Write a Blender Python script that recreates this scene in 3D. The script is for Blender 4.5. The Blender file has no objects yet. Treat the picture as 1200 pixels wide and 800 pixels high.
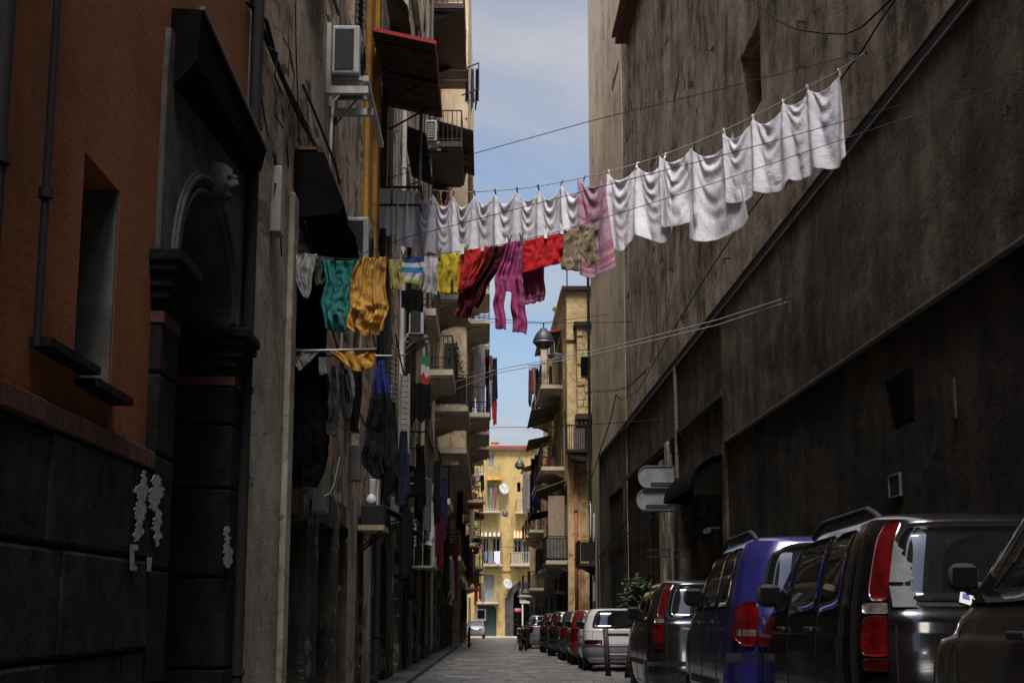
import bpy, bmesh, math, random
import numpy as np
from mathutils import Vector
SC = bpy.context.scene
COL = SC.collection
random.seed(7)
rng = np.random.default_rng(11)
R = math.radians

# ------------------------------------------------------------------ camera
CAM_H = 1.0
SLOPE = 0.0115            # the street falls gently away from the camera
FPX = 1700.0
PITCH = math.atan(313 / FPX)
YAW = -math.atan(4 / FPX)
cam_d = bpy.data.cameras.new('camera')
cam_d.sensor_width = 36.0
cam_d.lens = FPX / 1200 * 36
cam_d.clip_start = 0.05
cam_d.clip_end = 6000
cam = bpy.data.objects.new('camera', cam_d)
COL.objects.link(cam)
cam.location = (0, 0, CAM_H)
cam.rotation_euler = (R(90) + PITCH, 0, YAW)
SC.camera = cam

_cp, _sp = math.cos(PITCH), math.sin(PITCH)
_cy, _sy = math.cos(YAW), math.sin(YAW)
def ray(px, py):
    u = (px - 600) / FPX; v = (400 - py) / FPX
    x = u; y = _cp - v * _sp; z = _sp + v * _cp
    return Vector((x * _cy - y * _sy, x * _sy + y * _cy, z))
def at(px, py, y):
    """the point seen at a pixel of the 1200x800 photograph, y metres down the street"""
    d = ray(px, py); t = y / d.y
    return Vector((d.x * t, y, CAM_H + d.z * t))
LX0, LXK = -1.75, -0.015
RX0, RXK = 4.7, -0.02
def XL(y): return LX0 + LXK * y
def XR(y): return RX0 + RXK * y
def gz(y): return -SLOPE * y
def onL(px, py, o=0.0):
    d = ray(px, py); t = (LX0 + o) / (d.x - LXK * d.y)
    return (d.y * t, CAM_H + d.z * t)
def onR(px, py, o=0.0):
    d = ray(px, py); t = (RX0 - o) / (d.x - RXK * d.y)
    return (d.y * t, CAM_H + d.z * t)
class Side:
    def __init__(s, sg): s.s = sg
    def X(s, y): return XL(y) if s.s < 0 else XR(y)
    def P(s, y, z, o=0.0): return Vector((s.X(y) - s.s * o, y, z))
    def on(s, px, py, o=0.0): return onL(px, py, o) if s.s < 0 else onR(px, py, o)
    def pt(s, px, py, o=0.0):
        y, z = s.on(px, py, o); return s.P(y, z, o)
LS, RS = Side(-1), Side(1)
def adjust(S, y, z, o=0.0):
    """first-guess wall coordinates (level camera) -> true ones for the tilted camera"""
    if y < 3 or y > 60: return y, z
    x = S.X(y) - S.s * o
    return S.on(596 + FPX * x / y, 713 - FPX * (z - CAM_H) / y, o)
def adjust_v(p):
    p = Vector(p); S = LS if p.x < 0 else RS; o = (S.X(p.y) - p.x) * S.s
    if abs(o) > 2: return p
    y, z = adjust(S, p.y, p.z, o); return S.P(y, z, o)

# ------------------------------------------------------------------ mesh builder
class MB:
    def __init__(s): s.v = []; s.f = []; s.uv = None
    def add(s, vs, fs):
        b = len(s.v); s.v += [Vector(v) for v in vs]; s.f += [tuple(i + b for i in f) for f in fs]; return s
    def quad(s, a, b, c, d): return s.add([a, b, c, d], [(0, 1, 2, 3)])
    def hexa(s, p):          # 8 points: bottom ring 0-3, top ring 4-7
        return s.add(p, [(3, 2, 1, 0), (4, 5, 6, 7), (0, 1, 5, 4), (1, 2, 6, 5), (2, 3, 7, 6), (3, 0, 4, 7)])
    def box(s, x0, x1, y0, y1, z0, z1):
        return s.hexa([(x0, y0, z0), (x1, y0, z0), (x1, y1, z0), (x0, y1, z0), (x0, y0, z1), (x1, y0, z1), (x1, y1, z1), (x0, y1, z1)])
    def wbox(s, S, y0, y1, z0, z1, o0, o1):   # box against a street wall
        return s.hexa([S.P(y0, z0, o0), S.P(y0, z0, o1), S.P(y1, z0, o1), S.P(y1, z0, o0),
                       S.P(y0, z1, o0), S.P(y0, z1, o1), S.P(y1, z1, o1), S.P(y1, z1, o0)])
    def bar(s, p, q, w=0.03, h=None):
        p = Vector(p); q = Vector(q); h = h or w
        d = (q - p).normalized(); up = Vector((0, 0, 1)) if abs(d.z) < .9 else Vector((0, 1, 0))
        a = d.cross(up).normalized(); b = a.cross(d).normalized()
        a *= w / 2; b *= h / 2
        return s.hexa([p - a - b, p + a - b, q + a - b, q - a - b, p - a + b, p + a + b, q + a + b, q - a + b])
    def tube(s, pts, r, n=6, cap=True):
        pts = [Vector(p) for p in pts]; rings = []
        rr = r if isinstance(r, (list, tuple)) else [r] * len(pts)
        prev = None
        for i, p in enumerate(pts):
            d = (pts[min(i + 1, len(pts) - 1)] - pts[max(i - 1, 0)])
            if d.length < 1e-9: d = Vector((0, 0, 1))
            d.normalize()
            if prev is None:
                up = Vector((0, 0, 1)) if abs(d.z) < .9 else Vector((0, 1, 0))
                a = d.cross(up).normalized()
            else:
                a = (prev - d * prev.dot(d)).normalized()
            prev = a; b = d.cross(a)
            rings.append([p + (a * math.cos(2 * math.pi * k / n) + b * math.sin(2 * math.pi * k / n)) * rr[i] for k in range(n)])
        base = len(s.v)
        for rg in rings: s.v += rg
        for i in range(len(rings) - 1):
            for k in range(n):
                k2 = (k + 1) % n
                s.f.append((base + i * n + k, base + i * n + k2, base + (i + 1) * n + k2, base + (i + 1) * n + k))
        if cap:
            s.f.append(tuple(base + k for k in range(n))[::-1])
            s.f.append(tuple(base + (len(rings) - 1) * n + k for k in range(n)))
        return s
    def lathe(s, prof, c, n=16, axis=(0, 0, 1)):   # prof: (r, h)
        c = Vector(c); ax = Vector(axis).normalized()
        up = Vector((1, 0, 0)) if abs(ax.x) < .9 else Vector((0, 1, 0))
        a = ax.cross(up).normalized(); b = ax.cross(a)
        base = len(s.v)
        for r, h in prof:
            for k in range(n):
                t = 2 * math.pi * k / n
                s.v.append(c + ax * h + (a * math.cos(t) + b * math.sin(t)) * r)
        for i in range(len(prof) - 1):
            for k in range(n):
                k2 = (k + 1) % n
                s.f.append((base + i * n + k, base + i * n + k2, base + (i + 1) * n + k2, base + (i + 1) * n + k))
        s.f.append(tuple(base + k for k in range(n))[::-1])
        s.f.append(tuple(base + (len(prof) - 1) * n + k for k in range(n)))
        return s
    def grid(s, fn, nu, nv):
        base = len(s.v)
        for j in range(nv + 1):
            for i in range(nu + 1): s.v.append(Vector(fn(i / nu, j / nv)))
        for j in range(nv):
            for i in range(nu):
                a = base + j * (nu + 1) + i
                s.f.append((a, a + 1, a + nu + 2, a + nu + 1))
        return s
    def sheet(s, fn, nu, nv, t):  # thick grid: fn(u,v)->(point, normal)
        def top(u, v): p, n = fn(u, v); return Vector(p) + Vector(n) * t
        def bot(u, v): p, n = fn(1 - u, v); return Vector(p)
        s.grid(top, nu, nv); s.grid(bot, nu, nv)
        return s
    def prism(s, poly, d):    # closed polygon extruded along vector d
        n = len(poly); d = Vector(d)
        b = len(s.v)
        s.v += [Vector(p) for p in poly] + [Vector(p) + d for p in poly]
        s.f.append(tuple(b + i for i in range(n))); s.f.append(tuple(b + n + i for i in range(n))[::-1])
        for i in range(n):
            j = (i + 1) % n
            s.f.append((b + j, b + i, b + n + i, b + n + j))
        return s

def tag(o, label=None, cat=None, group=None, kind=None):
    if label: o['label'] = label
    if cat: o['category'] = cat
    if group: o['group'] = group
    if kind: o['kind'] = kind
    return o
def base_of(o):
    p = o
    while p.parent: p = p.parent
    return Vector(p.get('_b', (0, 0, 0)))
_BASE = {}
def make(name, mb, mat, parent=None, loc=None, smooth=False, label=None):
    """link one mesh object; vertices are given in world space"""
    if parent is not None: b = _BASE[parent.name]
    else:
        if loc is None:
            n = max(1, len(mb.v))
            loc = Vector((sum(v.x for v in mb.v) / n, sum(v.y for v in mb.v) / n, min(v.z for v in mb.v)))
        b = Vector(loc)
    me = bpy.data.meshes.new(name)
    me.from_pydata([tuple(v - b) for v in mb.v], [], mb.f)
    me.validate()
    if mb.uv is not None:
        uvl = me.uv_layers.new(name='UVMap')
        idx = np.empty(len(me.loops), dtype=np.int32); me.loops.foreach_get('vertex_index', idx)
        uvl.data.foreach_set('uv', np.asarray(mb.uv, dtype=np.float32)[idx].ravel())
    if smooth:
        me.polygons.foreach_set('use_smooth', [True] * len(me.polygons))
    if mat is not None: me.materials.append(mat)
    o = bpy.data.objects.new(name, me); COL.objects.link(o)
    if parent is not None: o.parent = parent
    else: o.location = b
    _BASE[o.name] = b
    if label: o['label'] = label
    return o
def recalc(o):
    bm = bmesh.new(); bm.from_mesh(o.data); bmesh.ops.recalc_face_normals(bm, faces=bm.faces); bm.to_mesh(o.data); bm.free(); return o
def weighted(o, ang=35):
    for p in o.data.polygons: p.use_smooth = True
    try: o.data.set_sharp_from_angle(angle=R(ang))
    except Exception: pass
    return o
def bevel(o, w=0.01, seg=2):
    m = o.modifiers.new('bevel', 'BEVEL'); m.width = w; m.segments = seg; m.limit_method = 'ANGLE'; m.angle_limit = R(40)
    return o
def thing(name, label, cat, loc=(0, 0, 0), group=None):
    o = bpy.data.objects.new(name, None); COL.objects.link(o)
    o.empty_display_size = .2
    o.location = loc; _BASE[o.name] = Vector(loc)
    return tag(o, label, cat, group)

# ------------------------------------------------------------------ materials
def _mat(name):
    m = bpy.data.materials.new(name); m.use_nodes = True
    nt = m.node_tree; bs = nt.nodes['Principled BSDF']
    return m, nt, bs
class NT:
    def __init__(s, nt): s.nt = nt
    def n(s, t, **k):
        nd = s.nt.nodes.new(t)
        for a, v in k.items():
            if a in nd.inputs: nd.inputs[a].default_value = v
            else: setattr(nd, a, v)
        return nd
    def l(s, a, b): s.nt.links.new(a, b)
    def noise(s, vec, scale, detail=6, rough=.6, dist=0.0):
        nd = s.n('ShaderNodeTexNoise'); nd.inputs['Scale'].default_value = scale; nd.inputs['Detail'].default_value = detail
        nd.inputs['Roughness'].default_value = rough; nd.inputs['Distortion'].default_value = dist
        if vec is not None: s.l(vec, nd.inputs['Vector'])
        return nd.outputs['Fac']
    def map(s, vec, scale=(1, 1, 1), loc=(0, 0, 0)):
        nd = s.n('ShaderNodeMapping'); nd.inputs['Scale'].default_value = scale; nd.inputs['Location'].default_value = loc
        s.l(vec, nd.inputs['Vector']); return nd.outputs['Vector']
    def ramp(s, fac, stops):
        nd = s.n('ShaderNodeValToRGB'); e = nd.color_ramp.elements
        while len(e) > 2: e.remove(e[-1])
        for i, (p, c) in enumerate(stops):
            el = e[i] if i < 2 else e.new(p)
            el.position = p; el.color = (c, c, c, 1) if not hasattr(c, '__len__') else (*c[:3], 1)
        s.l(fac, nd.inputs['Fac']); return nd.outputs['Color']
    def mix(s, fac, a, b, mode='MIX'):
        nd = s.n('ShaderNodeMix'); nd.data_type = 'RGBA'; nd.blend_type = mode
        for sock, v in ((nd.inputs['Factor'], fac), (nd.inputs['A'], a), (nd.inputs['B'], b)):
            if sock.type == 'VALUE' and not hasattr(v, 'type'): sock.default_value = v
            elif hasattr(v, 'type') and hasattr(v, 'links'): s.l(v, sock)
            elif hasattr(v, '__len__'): sock.default_value = (*v[:3], 1)
            else: sock.default_value = v
        # colour sockets
        return [o for o in nd.outputs if o.type == 'RGBA'][0]
    def math(s, op, a, b=0.0):
        nd = s.n('ShaderNodeMath'); nd.operation = op
        for i, v in enumerate((a, b)):
            if hasattr(v, 'links'): s.l(v, nd.inputs[i])
            else: nd.inputs[i].default_value = v
        return nd.outputs[0]
    def bump(s, h, strength, dist, bs):
        nd = s.n('ShaderNodeBump'); nd.inputs['Strength'].default_value = strength; nd.inputs['Distance'].default_value = dist
        s.l(h, nd.inputs['Height']); s.l(nd.outputs['Normal'], bs.inputs['Normal'])
def mixsock(nd): pass

def _mix(T, fac, a, b, mode='MIX'):
    nd = T.n('ShaderNodeMix'); nd.data_type = 'RGBA'; nd.blend_type = mode
    F, A, B = nd.inputs[0], nd.inputs[6], nd.inputs[7]
    for sock, v in ((F, fac), (A, a), (B, b)):
        if isinstance(v, bpy.types.NodeSocket): T.l(v, sock)
        elif hasattr(v, '__len__'): sock.default_value = (*v[:3], 1)
        else: sock.default_value = v
    return nd.outputs[2]
NT.mix = _mix
def world_pos(T):
    return T.n('ShaderNodeNewGeometry').outputs['Position']

def plaster(name, light, mid, dark, streak=.55, scale=1.0, peel=None, peel_amt=.6, rough=.92, bumpd=.02, seed=0.0, ys=.42, crack=.75):
    """weathered render: broad patches, rain streaks, fine grain, flaked areas showing another layer"""
    m, nt, bs = _mat(name); T = NT(nt); pos = T.map(world_pos(T), (1, ys, 1), (seed * 7.3, seed * 3.1, seed * 5.7))
    big = T.noise(pos, .55 * scale, 8, .65, .6)
    st = T.noise(T.map(pos, (1.0, 1.0, .14)), 2.6 * scale, 7, .65, .3)
    st2 = T.noise(T.map(pos, (1.0, 1.0, .05)), 9 * scale, 5, .6)
    fine = T.noise(pos, 22, 6, .7); blot = T.noise(T.map(pos, (1, 1, .55), (4, 8, 2)), 3.4 * scale, 8, .7, .8)
    grit = T.noise(pos, 110, 3, .7)
    f = T.math('ADD', T.math('MULTIPLY', big, .55), T.math('MULTIPLY', st, streak * .6))
    f = T.math('ADD', f, T.math('MULTIPLY', st2, streak * .12))
    f = T.math('ADD', f, T.math('MULTIPLY', fine, .22)); f = T.math('ADD', f, T.math('MULTIPLY', blot, .55))
    tot = .55 + streak * .72 + .22 + .55
    f = T.math('DIVIDE', f, tot)
    c = T.ramp(f, [(.42, dark), (.50, mid), (.585, light)])
    h = T.math('ADD', T.math('MULTIPLY', fine, .6), T.math('MULTIPLY', grit, .25))
    h = T.math('ADD', h, T.math('MULTIPLY', big, .8))
    if peel is not None:
        pn = T.noise(T.map(pos, (1, 1, .8), (3.1, 9.2, 1.7)), 1.5 * scale, 9, .68, .9)
        pm = T.ramp(pn, [(peel_amt, 0.0), (peel_amt + .015, 1.0)])
        pc = T.mix(T.ramp(fine, [(.35, 0.0), (.65, 1.0)]), peel, tuple(x * .55 for x in peel))
        c = T.mix(pm, c, pc)
        h = T.math('SUBTRACT', h, T.math('MULTIPLY', pm, .55))
    # hairline cracks
    vo = T.n('ShaderNodeTexVoronoi'); vo.feature = 'DISTANCE_TO_EDGE'; vo.inputs['Scale'].default_value = .9
    wv = T.n('ShaderNodeVectorMath'); wv.operation = 'ADD'
    nv = T.n('ShaderNodeTexNoise'); nv.inputs['Scale'].default_value = 2.2; nv.inputs['Detail'].default_value = 5
    T.l(pos, nv.inputs['Vector']); T.l(pos, wv.inputs[0]); T.l(nv.outputs['Color'], wv.inputs[1]); T.l(wv.outputs[0], vo.inputs['Vector'])
    cr = T.ramp(vo.outputs['Distance'], [(0.0, 1.0), (.006, 0.0)])
    gate = T.ramp(T.noise(pos, .8, 3), [(.5, 0.0), (.56, 1.0)])
    crk = T.math('MULTIPLY', cr, gate)
    c = T.mix(T.math('MULTIPLY', crk, crack), c, tuple(x * .25 for x in dark))
    h = T.math('SUBTRACT', h, T.math('MULTIPLY', crk, .3 * crack))
    T.l(c, bs.inputs['Base Color']); bs.inputs['Roughness'].default_value = rough
    bs.inputs['Specular IOR Level'].default_value = .12
    T.bump(h, .75, bumpd, bs)
    return m
def rough_mat(name, c1, c2, scale=8, rough=.8, metal=0.0, bump=.3, dist=.006, spec=.4, stretch=(1, 1, 1)):
    m, nt, bs = _mat(name); T = NT(nt); pos = T.map(world_pos(T), stretch)
    a = T.noise(pos, scale, 7, .65); b = T.noise(pos, scale * 7, 4, .7)
    f = T.math('ADD', T.math('MULTIPLY', a, .7), T.math('MULTIPLY', b, .3))
    T.l(T.ramp(f, [(.38, c2), (.62, c1)]), bs.inputs['Base Color'])
    bs.inputs['Roughness'].default_value = rough; bs.inputs['Metallic'].default_value = metal
    bs.inputs['Specular IOR Level'].default_value = spec
    T.bump(f, bump, dist, bs)
    return m
def paint(name, c, rough=.35, metal=0.0, coat=0.0, dirt=.25):
    m, nt, bs = _mat(name); T = NT(nt); pos = world_pos(T)
    a = T.noise(pos, 3.0, 8, .7); b = T.noise(T.map(pos, (1, 1, .15)), 14, 5, .6)
    f = T.ramp(T.math('ADD', T.math('MULTIPLY', a, .6), T.math('MULTIPLY', b, .4)), [(.42, 1.0), (.6, 0.0)])
    T.l(T.mix(T.math('MULTIPLY', f, dirt), c, tuple(.35 * x + .02 for x in c)), bs.inputs['Base Color'])
    T.l(T.math('ADD', T.math('MULTIPLY', f, .25), rough), bs.inputs['Roughness'])
    bs.inputs['Metallic'].default_value = metal; bs.inputs['Coat Weight'].default_value = coat; bs.inputs['Specular IOR Level'].default_value = .25 if max(c) < .05 else .45
    bs.inputs['Coat Roughness'].default_value = .06
    return m
def glass(name, c=(.012, .013, .015), ior=1.9, rough=.03):
    m, nt, bs = _mat(name); T = NT(nt)
    bs.inputs['Base Color'].default_value = (*c, 1); bs.inputs['Roughness'].default_value = rough
    bs.inputs['IOR'].default_value = ior
    nz = T.noise(world_pos(T), 1.3, 3, .5)
    T.bump(nz, .03, .02, bs)
    return m
def cloth_mat(name, c, c2=None, weave=500, transl=.2, rough=.95, pattern=None, crease=.022):
    m, nt, bs = _mat(name); T = NT(nt); pos = world_pos(T)
    c2 = c2 or tuple(x * .8 for x in c)
    a = T.noise(pos, 9, 6, .65)
    col = T.mix(T.ramp(a, [(.4, 0.0), (.65, 1.0)]), c2, c)
    if pattern is not None: col = pattern(T, col)
    T.l(col, bs.inputs['Base Color']); bs.inputs['Roughness'].default_value = rough
    bs.inputs['Specular IOR Level'].default_value = .15
    bs.inputs['Sheen Weight'].default_value = .15 if max(c) > .1 else 0.0
    uv = T.n('ShaderNodeUVMap').outputs[0]
    grain = T.noise(pos, 240, 2, .6)
    cr = T.noise(T.map(uv, (9, 2.2, 1)), 1.6, 5, .6, 1.2); cr2 = T.noise(T.map(uv, (7, 6, 1), (3, 1, 0)), 2.2, 6, .65, 1.8)
    h = T.math('ADD', T.math('MULTIPLY', T.noise(pos, 60, 4, .6), .06), T.math('MULTIPLY', T.noise(pos, weave, 2, .5), .03))
    h = T.math('ADD', h, T.math('ADD', T.math('MULTIPLY', cr, 1.0), T.math('MULTIPLY', cr2, .55)))
    T.bump(h, .8, crease, bs)
    if transl:
        tr = T.n('ShaderNodeBsdfTranslucent'); T.l(col, tr.inputs['Color'])
        mx = T.n('ShaderNodeMixShader'); mx.inputs[0].default_value = transl
        out = nt.nodes['Material Output']
        T.l(bs.outputs[0], mx.inputs[1]); T.l(tr.outputs[0], mx.inputs[2]); T.l(mx.outputs[0], out.inputs['Surface'])
    return m
# ------------------------------------------------------------------ sky, sun, view
SUN_EL, SUN_AZ = R(64), R(181)      # behind the camera, over the near end of the street
w = bpy.data.worlds.new('World'); SC.world = w; w.use_nodes = True
nt = w.node_tree; T = NT(nt); bg = nt.nodes['Background']
sky = T.n('ShaderNodeTexSky'); sky.sky_type = 'NISHITA'; sky.sun_disc = False
sky.sun_elevation = SUN_EL; sky.sun_rotation = SUN_AZ; sky.air_density = 1.0; sky.dust_density = 1.2; sky.ozone_density = 1.5
tc = T.n('ShaderNodeTexCoord')
sep = T.n('ShaderNodeSeparateXYZ'); T.l(tc.outputs['Generated'], sep.inputs[0])
zc = T.math('MAXIMUM', sep.outputs[2], .06)
cx = T.math('DIVIDE', sep.outputs[0], zc); cyy = T.math('DIVIDE', sep.outputs[1], zc)
cmb = T.n('ShaderNodeCombineXYZ'); T.l(cx, cmb.inputs[0]); T.l(cyy, cmb.inputs[1])
c1 = T.noise(T.map(cmb.outputs[0], (.5, .42, 1), (2.35, 1.1, 0)), 1.0, 9, .6, .5)
cov = T.ramp(c1, [(.36, 0.0), (.66, 1.0)])
c2 = T.noise(T.map(cmb.outputs[0], (1.3, 1.2, 1), (5, 2, 0)), 1.3, 8, .6, .3)
ccol = T.mix(c2, (1.75, 1.85, 2.2), (2.95, 2.9, 3.0))
skc = T.mix(1.0, sky.outputs[0], (.54, .62, .67), 'MULTIPLY')
hz = T.ramp(sep.outputs[2], [(0.0, .30), (.30, .22), (.55, .30)])
tot = T.math('MINIMUM', T.math('ADD', T.math('MULTIPLY', cov, .95), hz), 1.0)
skyc = T.mix(tot, skc, ccol)
# gain added to the unseen zenith and rear sky to light the street walls
zen = T.n('ShaderNodeMapRange'); zen.interpolation_type = 'SMOOTHSTEP'; T.l(sep.outputs[2], zen.inputs['Value']); zen.inputs['From Min'].default_value = .40; zen.inputs['From Max'].default_value = .95; zen.inputs['To Min'].default_value = 1.0; zen.inputs['To Max'].default_value = 4.0
back = T.n('ShaderNodeMapRange'); back.interpolation_type = 'SMOOTHSTEP'; T.l(sep.outputs[1], back.inputs['Value']); back.inputs['From Min'].default_value = .3; back.inputs['From Max'].default_value = -.9; back.inputs['To Min'].default_value = 1.0; back.inputs['To Max'].default_value = 1.25
gain = T.math('MULTIPLY', zen.outputs[0], back.outputs[0])
vm = T.n('ShaderNodeVectorMath'); vm.operation = 'SCALE'; T.l(skyc, vm.inputs[0]); T.l(gain, vm.inputs['Scale'])
T.l(vm.outputs[0], bg.inputs['Color'])
bg.inputs['Strength'].default_value = 0.094

sun_d = bpy.data.lights.new('sun', 'SUN'); sun_d.energy = 2.3; sun_d.angle = R(18); sun_d.color = (1.0, .93, .85)
sun = bpy.data.objects.new('sun', sun_d); COL.objects.link(sun)
_d = Vector((math.sin(SUN_AZ) * math.cos(SUN_EL), math.cos(SUN_AZ) * math.cos(SUN_EL), math.sin(SUN_EL)))
sun.rotation_euler = _d.to_track_quat('Z', 'Y').to_euler()
sun.location = _d * 60
vs = SC.view_settings
SC.display_settings.display_device = 'sRGB'
vs.view_transform = 'Standard'; vs.look = 'None'; vs.exposure = 1.25; vs.gamma = 1.0; vs.use_curve_mapping = False
SC.render.engine = 'CYCLES'
SC.cycles.max_bounces = 7; SC.cycles.diffuse_bounces = 4; SC.cycles.glossy_bounces = 4
SC.cycles.use_denoising = True

# ------------------------------------------------------------------ materials
M = {}
M['rust'] = plaster('rust_orange_render', (.26, .10, .041), (.20, .076, .032), (.105, .042, .020), .5, .7, peel=None, seed=1, crack=.15, bumpd=.008)
M['ashlar'] = rough_mat('basalt_ashlar', (.034, .033, .032), (.010, .0096, .0095), 5, .9, 0, .8, .02, .06)
M['ashlar_dk'] = rough_mat('basalt_ashlar_dark', (.02, .0195, .019), (.007, .007, .007), 6, .9, 0, .8, .02, .05)
M['redband'] = rough_mat('red_brick_band', (.10, .042, .03), (.045, .023, .018), 9, .9, 0, .6, .012, .2)
M['portal'] = rough_mat('grey_portal_stone', (.10, .097, .09), (.04, .039, .036), 4, .9, 0, .5, .012, .08)
M['niche'] = rough_mat('grey_niche_cement', (.12, .117, .105), (.05, .05, .046), 4, .9, 0, .4, .01, .2)
M['grey_wall'] = plaster('weathered_grey_render', (.60, .49, .37), (.36, .285, .21), (.115, .088, .065), .75, 1.5, peel=(.13, .10, .075), peel_amt=.55, seed=2)
M['grey_light'] = plaster('pale_cement_render', (.40, .355, .285), (.27, .235, .185), (.12, .102, .08), .7, 1.2, peel=(.15, .135, .115), peel_amt=.6, seed=3)
M['soot'] = plaster('sooty_ground_floor_render', (.10, .087, .07), (.045, .039, .032), (.013, .0115, .0095), .8, 1.6, peel=(.24, .225, .195), peel_amt=.56, seed=4)  # darker flaking render for the band along the bottom of the walls
M['beige'] = plaster('streaked_beige_render', (.72, .57, .38), (.50, .38, .245), (.18, .13, .082), .9, 1.3, peel=(.2, .15, .10), peel_amt=.57, seed=5)
M['cream'] = plaster('cream_render', (.74, .60, .41), (.60, .47, .31), (.30, .22, .14), .6, 1.2, peel=(.28, .21, .14), peel_amt=.62, seed=6)
M['gold'] = plaster('ochre_yellow_render', (.42, .235, .05), (.34, .185, .04), (.17, .09, .025), .5, 1.0, seed=7)
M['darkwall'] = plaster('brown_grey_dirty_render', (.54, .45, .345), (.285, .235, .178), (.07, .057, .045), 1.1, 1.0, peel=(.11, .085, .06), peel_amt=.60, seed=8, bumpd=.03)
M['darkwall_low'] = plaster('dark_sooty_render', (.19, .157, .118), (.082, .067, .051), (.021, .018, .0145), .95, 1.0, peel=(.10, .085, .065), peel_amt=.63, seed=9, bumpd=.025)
M['darkwall_base'] = plaster('black_damp_render', (.058, .05, .039), (.026, .022, .0175), (.008, .007, .006), .95, 1.1, peel=(.05, .045, .038), peel_amt=.62, seed=10, bumpd=.025)  # near-black render for the lowest zones of the right wall
M['pale'] = plaster('pale_buff_render', (.66, .56, .43), (.54, .45, .34), (.29, .235, .175), .9, .8, seed=11)
M['tufa'] = rough_mat('yellow_tufa_stone', (.72, .56, .30), (.42, .31, .16), 4, .95, 0, 1.0, .05, .2)
M['yellow'] = plaster('yellow_house_render', (.53, .385, .16), (.44, .315, .125), (.24, .165, .07), .5, .5, seed=12)
M['peach'] = plaster('peach_render', (.66, .48, .27), (.55, .38, .20), (.22, .13, .08), .7, 1.0, peel=(.3, .25, .17), peel_amt=.6, seed=13)
M['rtile'] = rough_mat('red_roof_tile', (.34, .09, .055), (.2, .05, .035), 6, .8, 0, .5, .02)
M['black'] = paint('black_painted_metal', (.008, .008, .009), .7, 0, 0, .5)
M['dkmetal'] = paint('dark_grey_iron', (.035, .035, .037), .5, .6, 0, .5)
M['iron'] = rough_mat('rusty_iron', (.06, .045, .038), (.025, .02, .018), 12, .65, .5, .3)
M['galv'] = rough_mat('galvanised_metal', (.32, .33, .34), (.2, .205, .21), 7, .5, .75, .1)
M['white_paint'] = paint('aged_white_paint', (.60, .60, .57), .5, 0, 0, .5)
M['ac'] = paint('yellowed_ac_casing', (.47, .46, .42), .45, 0, 0, .5)
M['acdark'] = rough_mat('ac_coil_black', (.02, .021, .023), (.008, .008, .009), 30, .6)
M['pipe'] = paint('grey_plastic_pipe', (.16, .155, .145), .5, 0, 0, .5)
M['pipe_dk'] = paint('dark_cast_iron_pipe', (.012, .011, .011), .6, 0, 0, .3)
M['copper_pipe'] = paint('orange_pipe', (.42, .15, .05), .5, 0, 0, .4)
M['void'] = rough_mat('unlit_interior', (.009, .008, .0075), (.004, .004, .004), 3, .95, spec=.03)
M['wood'] = rough_mat('weathered_brown_wood', (.13, .075, .045), (.055, .032, .022), 5, .7, 0, .4, .006, .3, (6, 6, .6))
M['wood_lt'] = rough_mat('pale_old_wood', (.36, .28, .19), (.2, .15, .1), 5, .75, 0, .4, .006, .3, (6, 6, .6))
M['wood_or'] = rough_mat('orange_wood_shutter', (.40, .14, .04), (.24, .085, .03), 5, .6, 0, .4, .006, .3, (6, 6, .6))
M['brownsheet'] = rough_mat('brown_balcony_sheet', (.075, .036, .028), (.032, .018, .015), 4, .55, 0, .3)
M['redpaint'] = paint('red_awning_edge', (.42, .035, .04), .45)
M['corr'] = rough_mat('dark_corrugated_sheet', (.085, .062, .048), (.035, .027, .022), 5, .65, .1, .3)
M['corr_grey'] = rough_mat('grey_corrugated_sheet', (.17, .155, .135), (.09, .08, .07), 5, .65, .1, .3)
M['greenshut'] = paint('green_shutter', (.035, .075, .055), .5, 0, 0, .5)
M['browndoor'] = paint('brown_shutter', (.09, .05, .03), .5, 0, 0, .5)
M['greyshut'] = paint('grey_shutter', (.28, .275, .25), .55, 0, 0, .5)
M['glass'] = glass('window_glass')
M['slab'] = rough_mat('concrete_balcony_slab', (.56, .48, .37), (.34, .285, .215), 5, .9, 0, .4, .01)
M['cable'] = paint('black_cable', (.012, .012, .012), .6, 0, 0, 0)
M['cable_w'] = paint('white_cable', (.62, .62, .6), .5, 0, 0, .2)
M['line'] = paint('pale_washing_line', (.30, .30, .29), .6, 0, 0, 0)
M['peg_w'] = paint('white_plastic_peg', (.72, .72, .7), .4, 0, 0, .1)
M['peg_d'] = paint('dark_wooden_peg', (.06, .045, .035), .6, 0, 0, .1)
M['peg_b'] = paint('blue_plastic_peg', (.02, .08, .2), .4, 0, 0, .1)
M['fasc'] = M['corr']
M['leaf'] = rough_mat('dark_leaf', (.024, .036, .015), (.01, .018, .007), 9, .55, 0, .2)
M['leaf_lt'] = rough_mat('light_leaf', (.10, .14, .04), (.05, .08, .025), 9, .55, 0, .2)
M['twig'] = rough_mat('bark', (.09, .065, .045), (.04, .03, .02), 12, .9)
M['terracotta'] = rough_mat('terracotta', (.3, .12, .06), (.19, .08, .045), 8, .85)
M['dish'] = paint('white_dish', (.50, .49, .46), .4, 0, 0, .2)
M['paper'] = rough_mat('torn_white_paper', (.36, .36, .39), (.12, .12, .13), 30, .9, 0, .4, .004)

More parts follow.
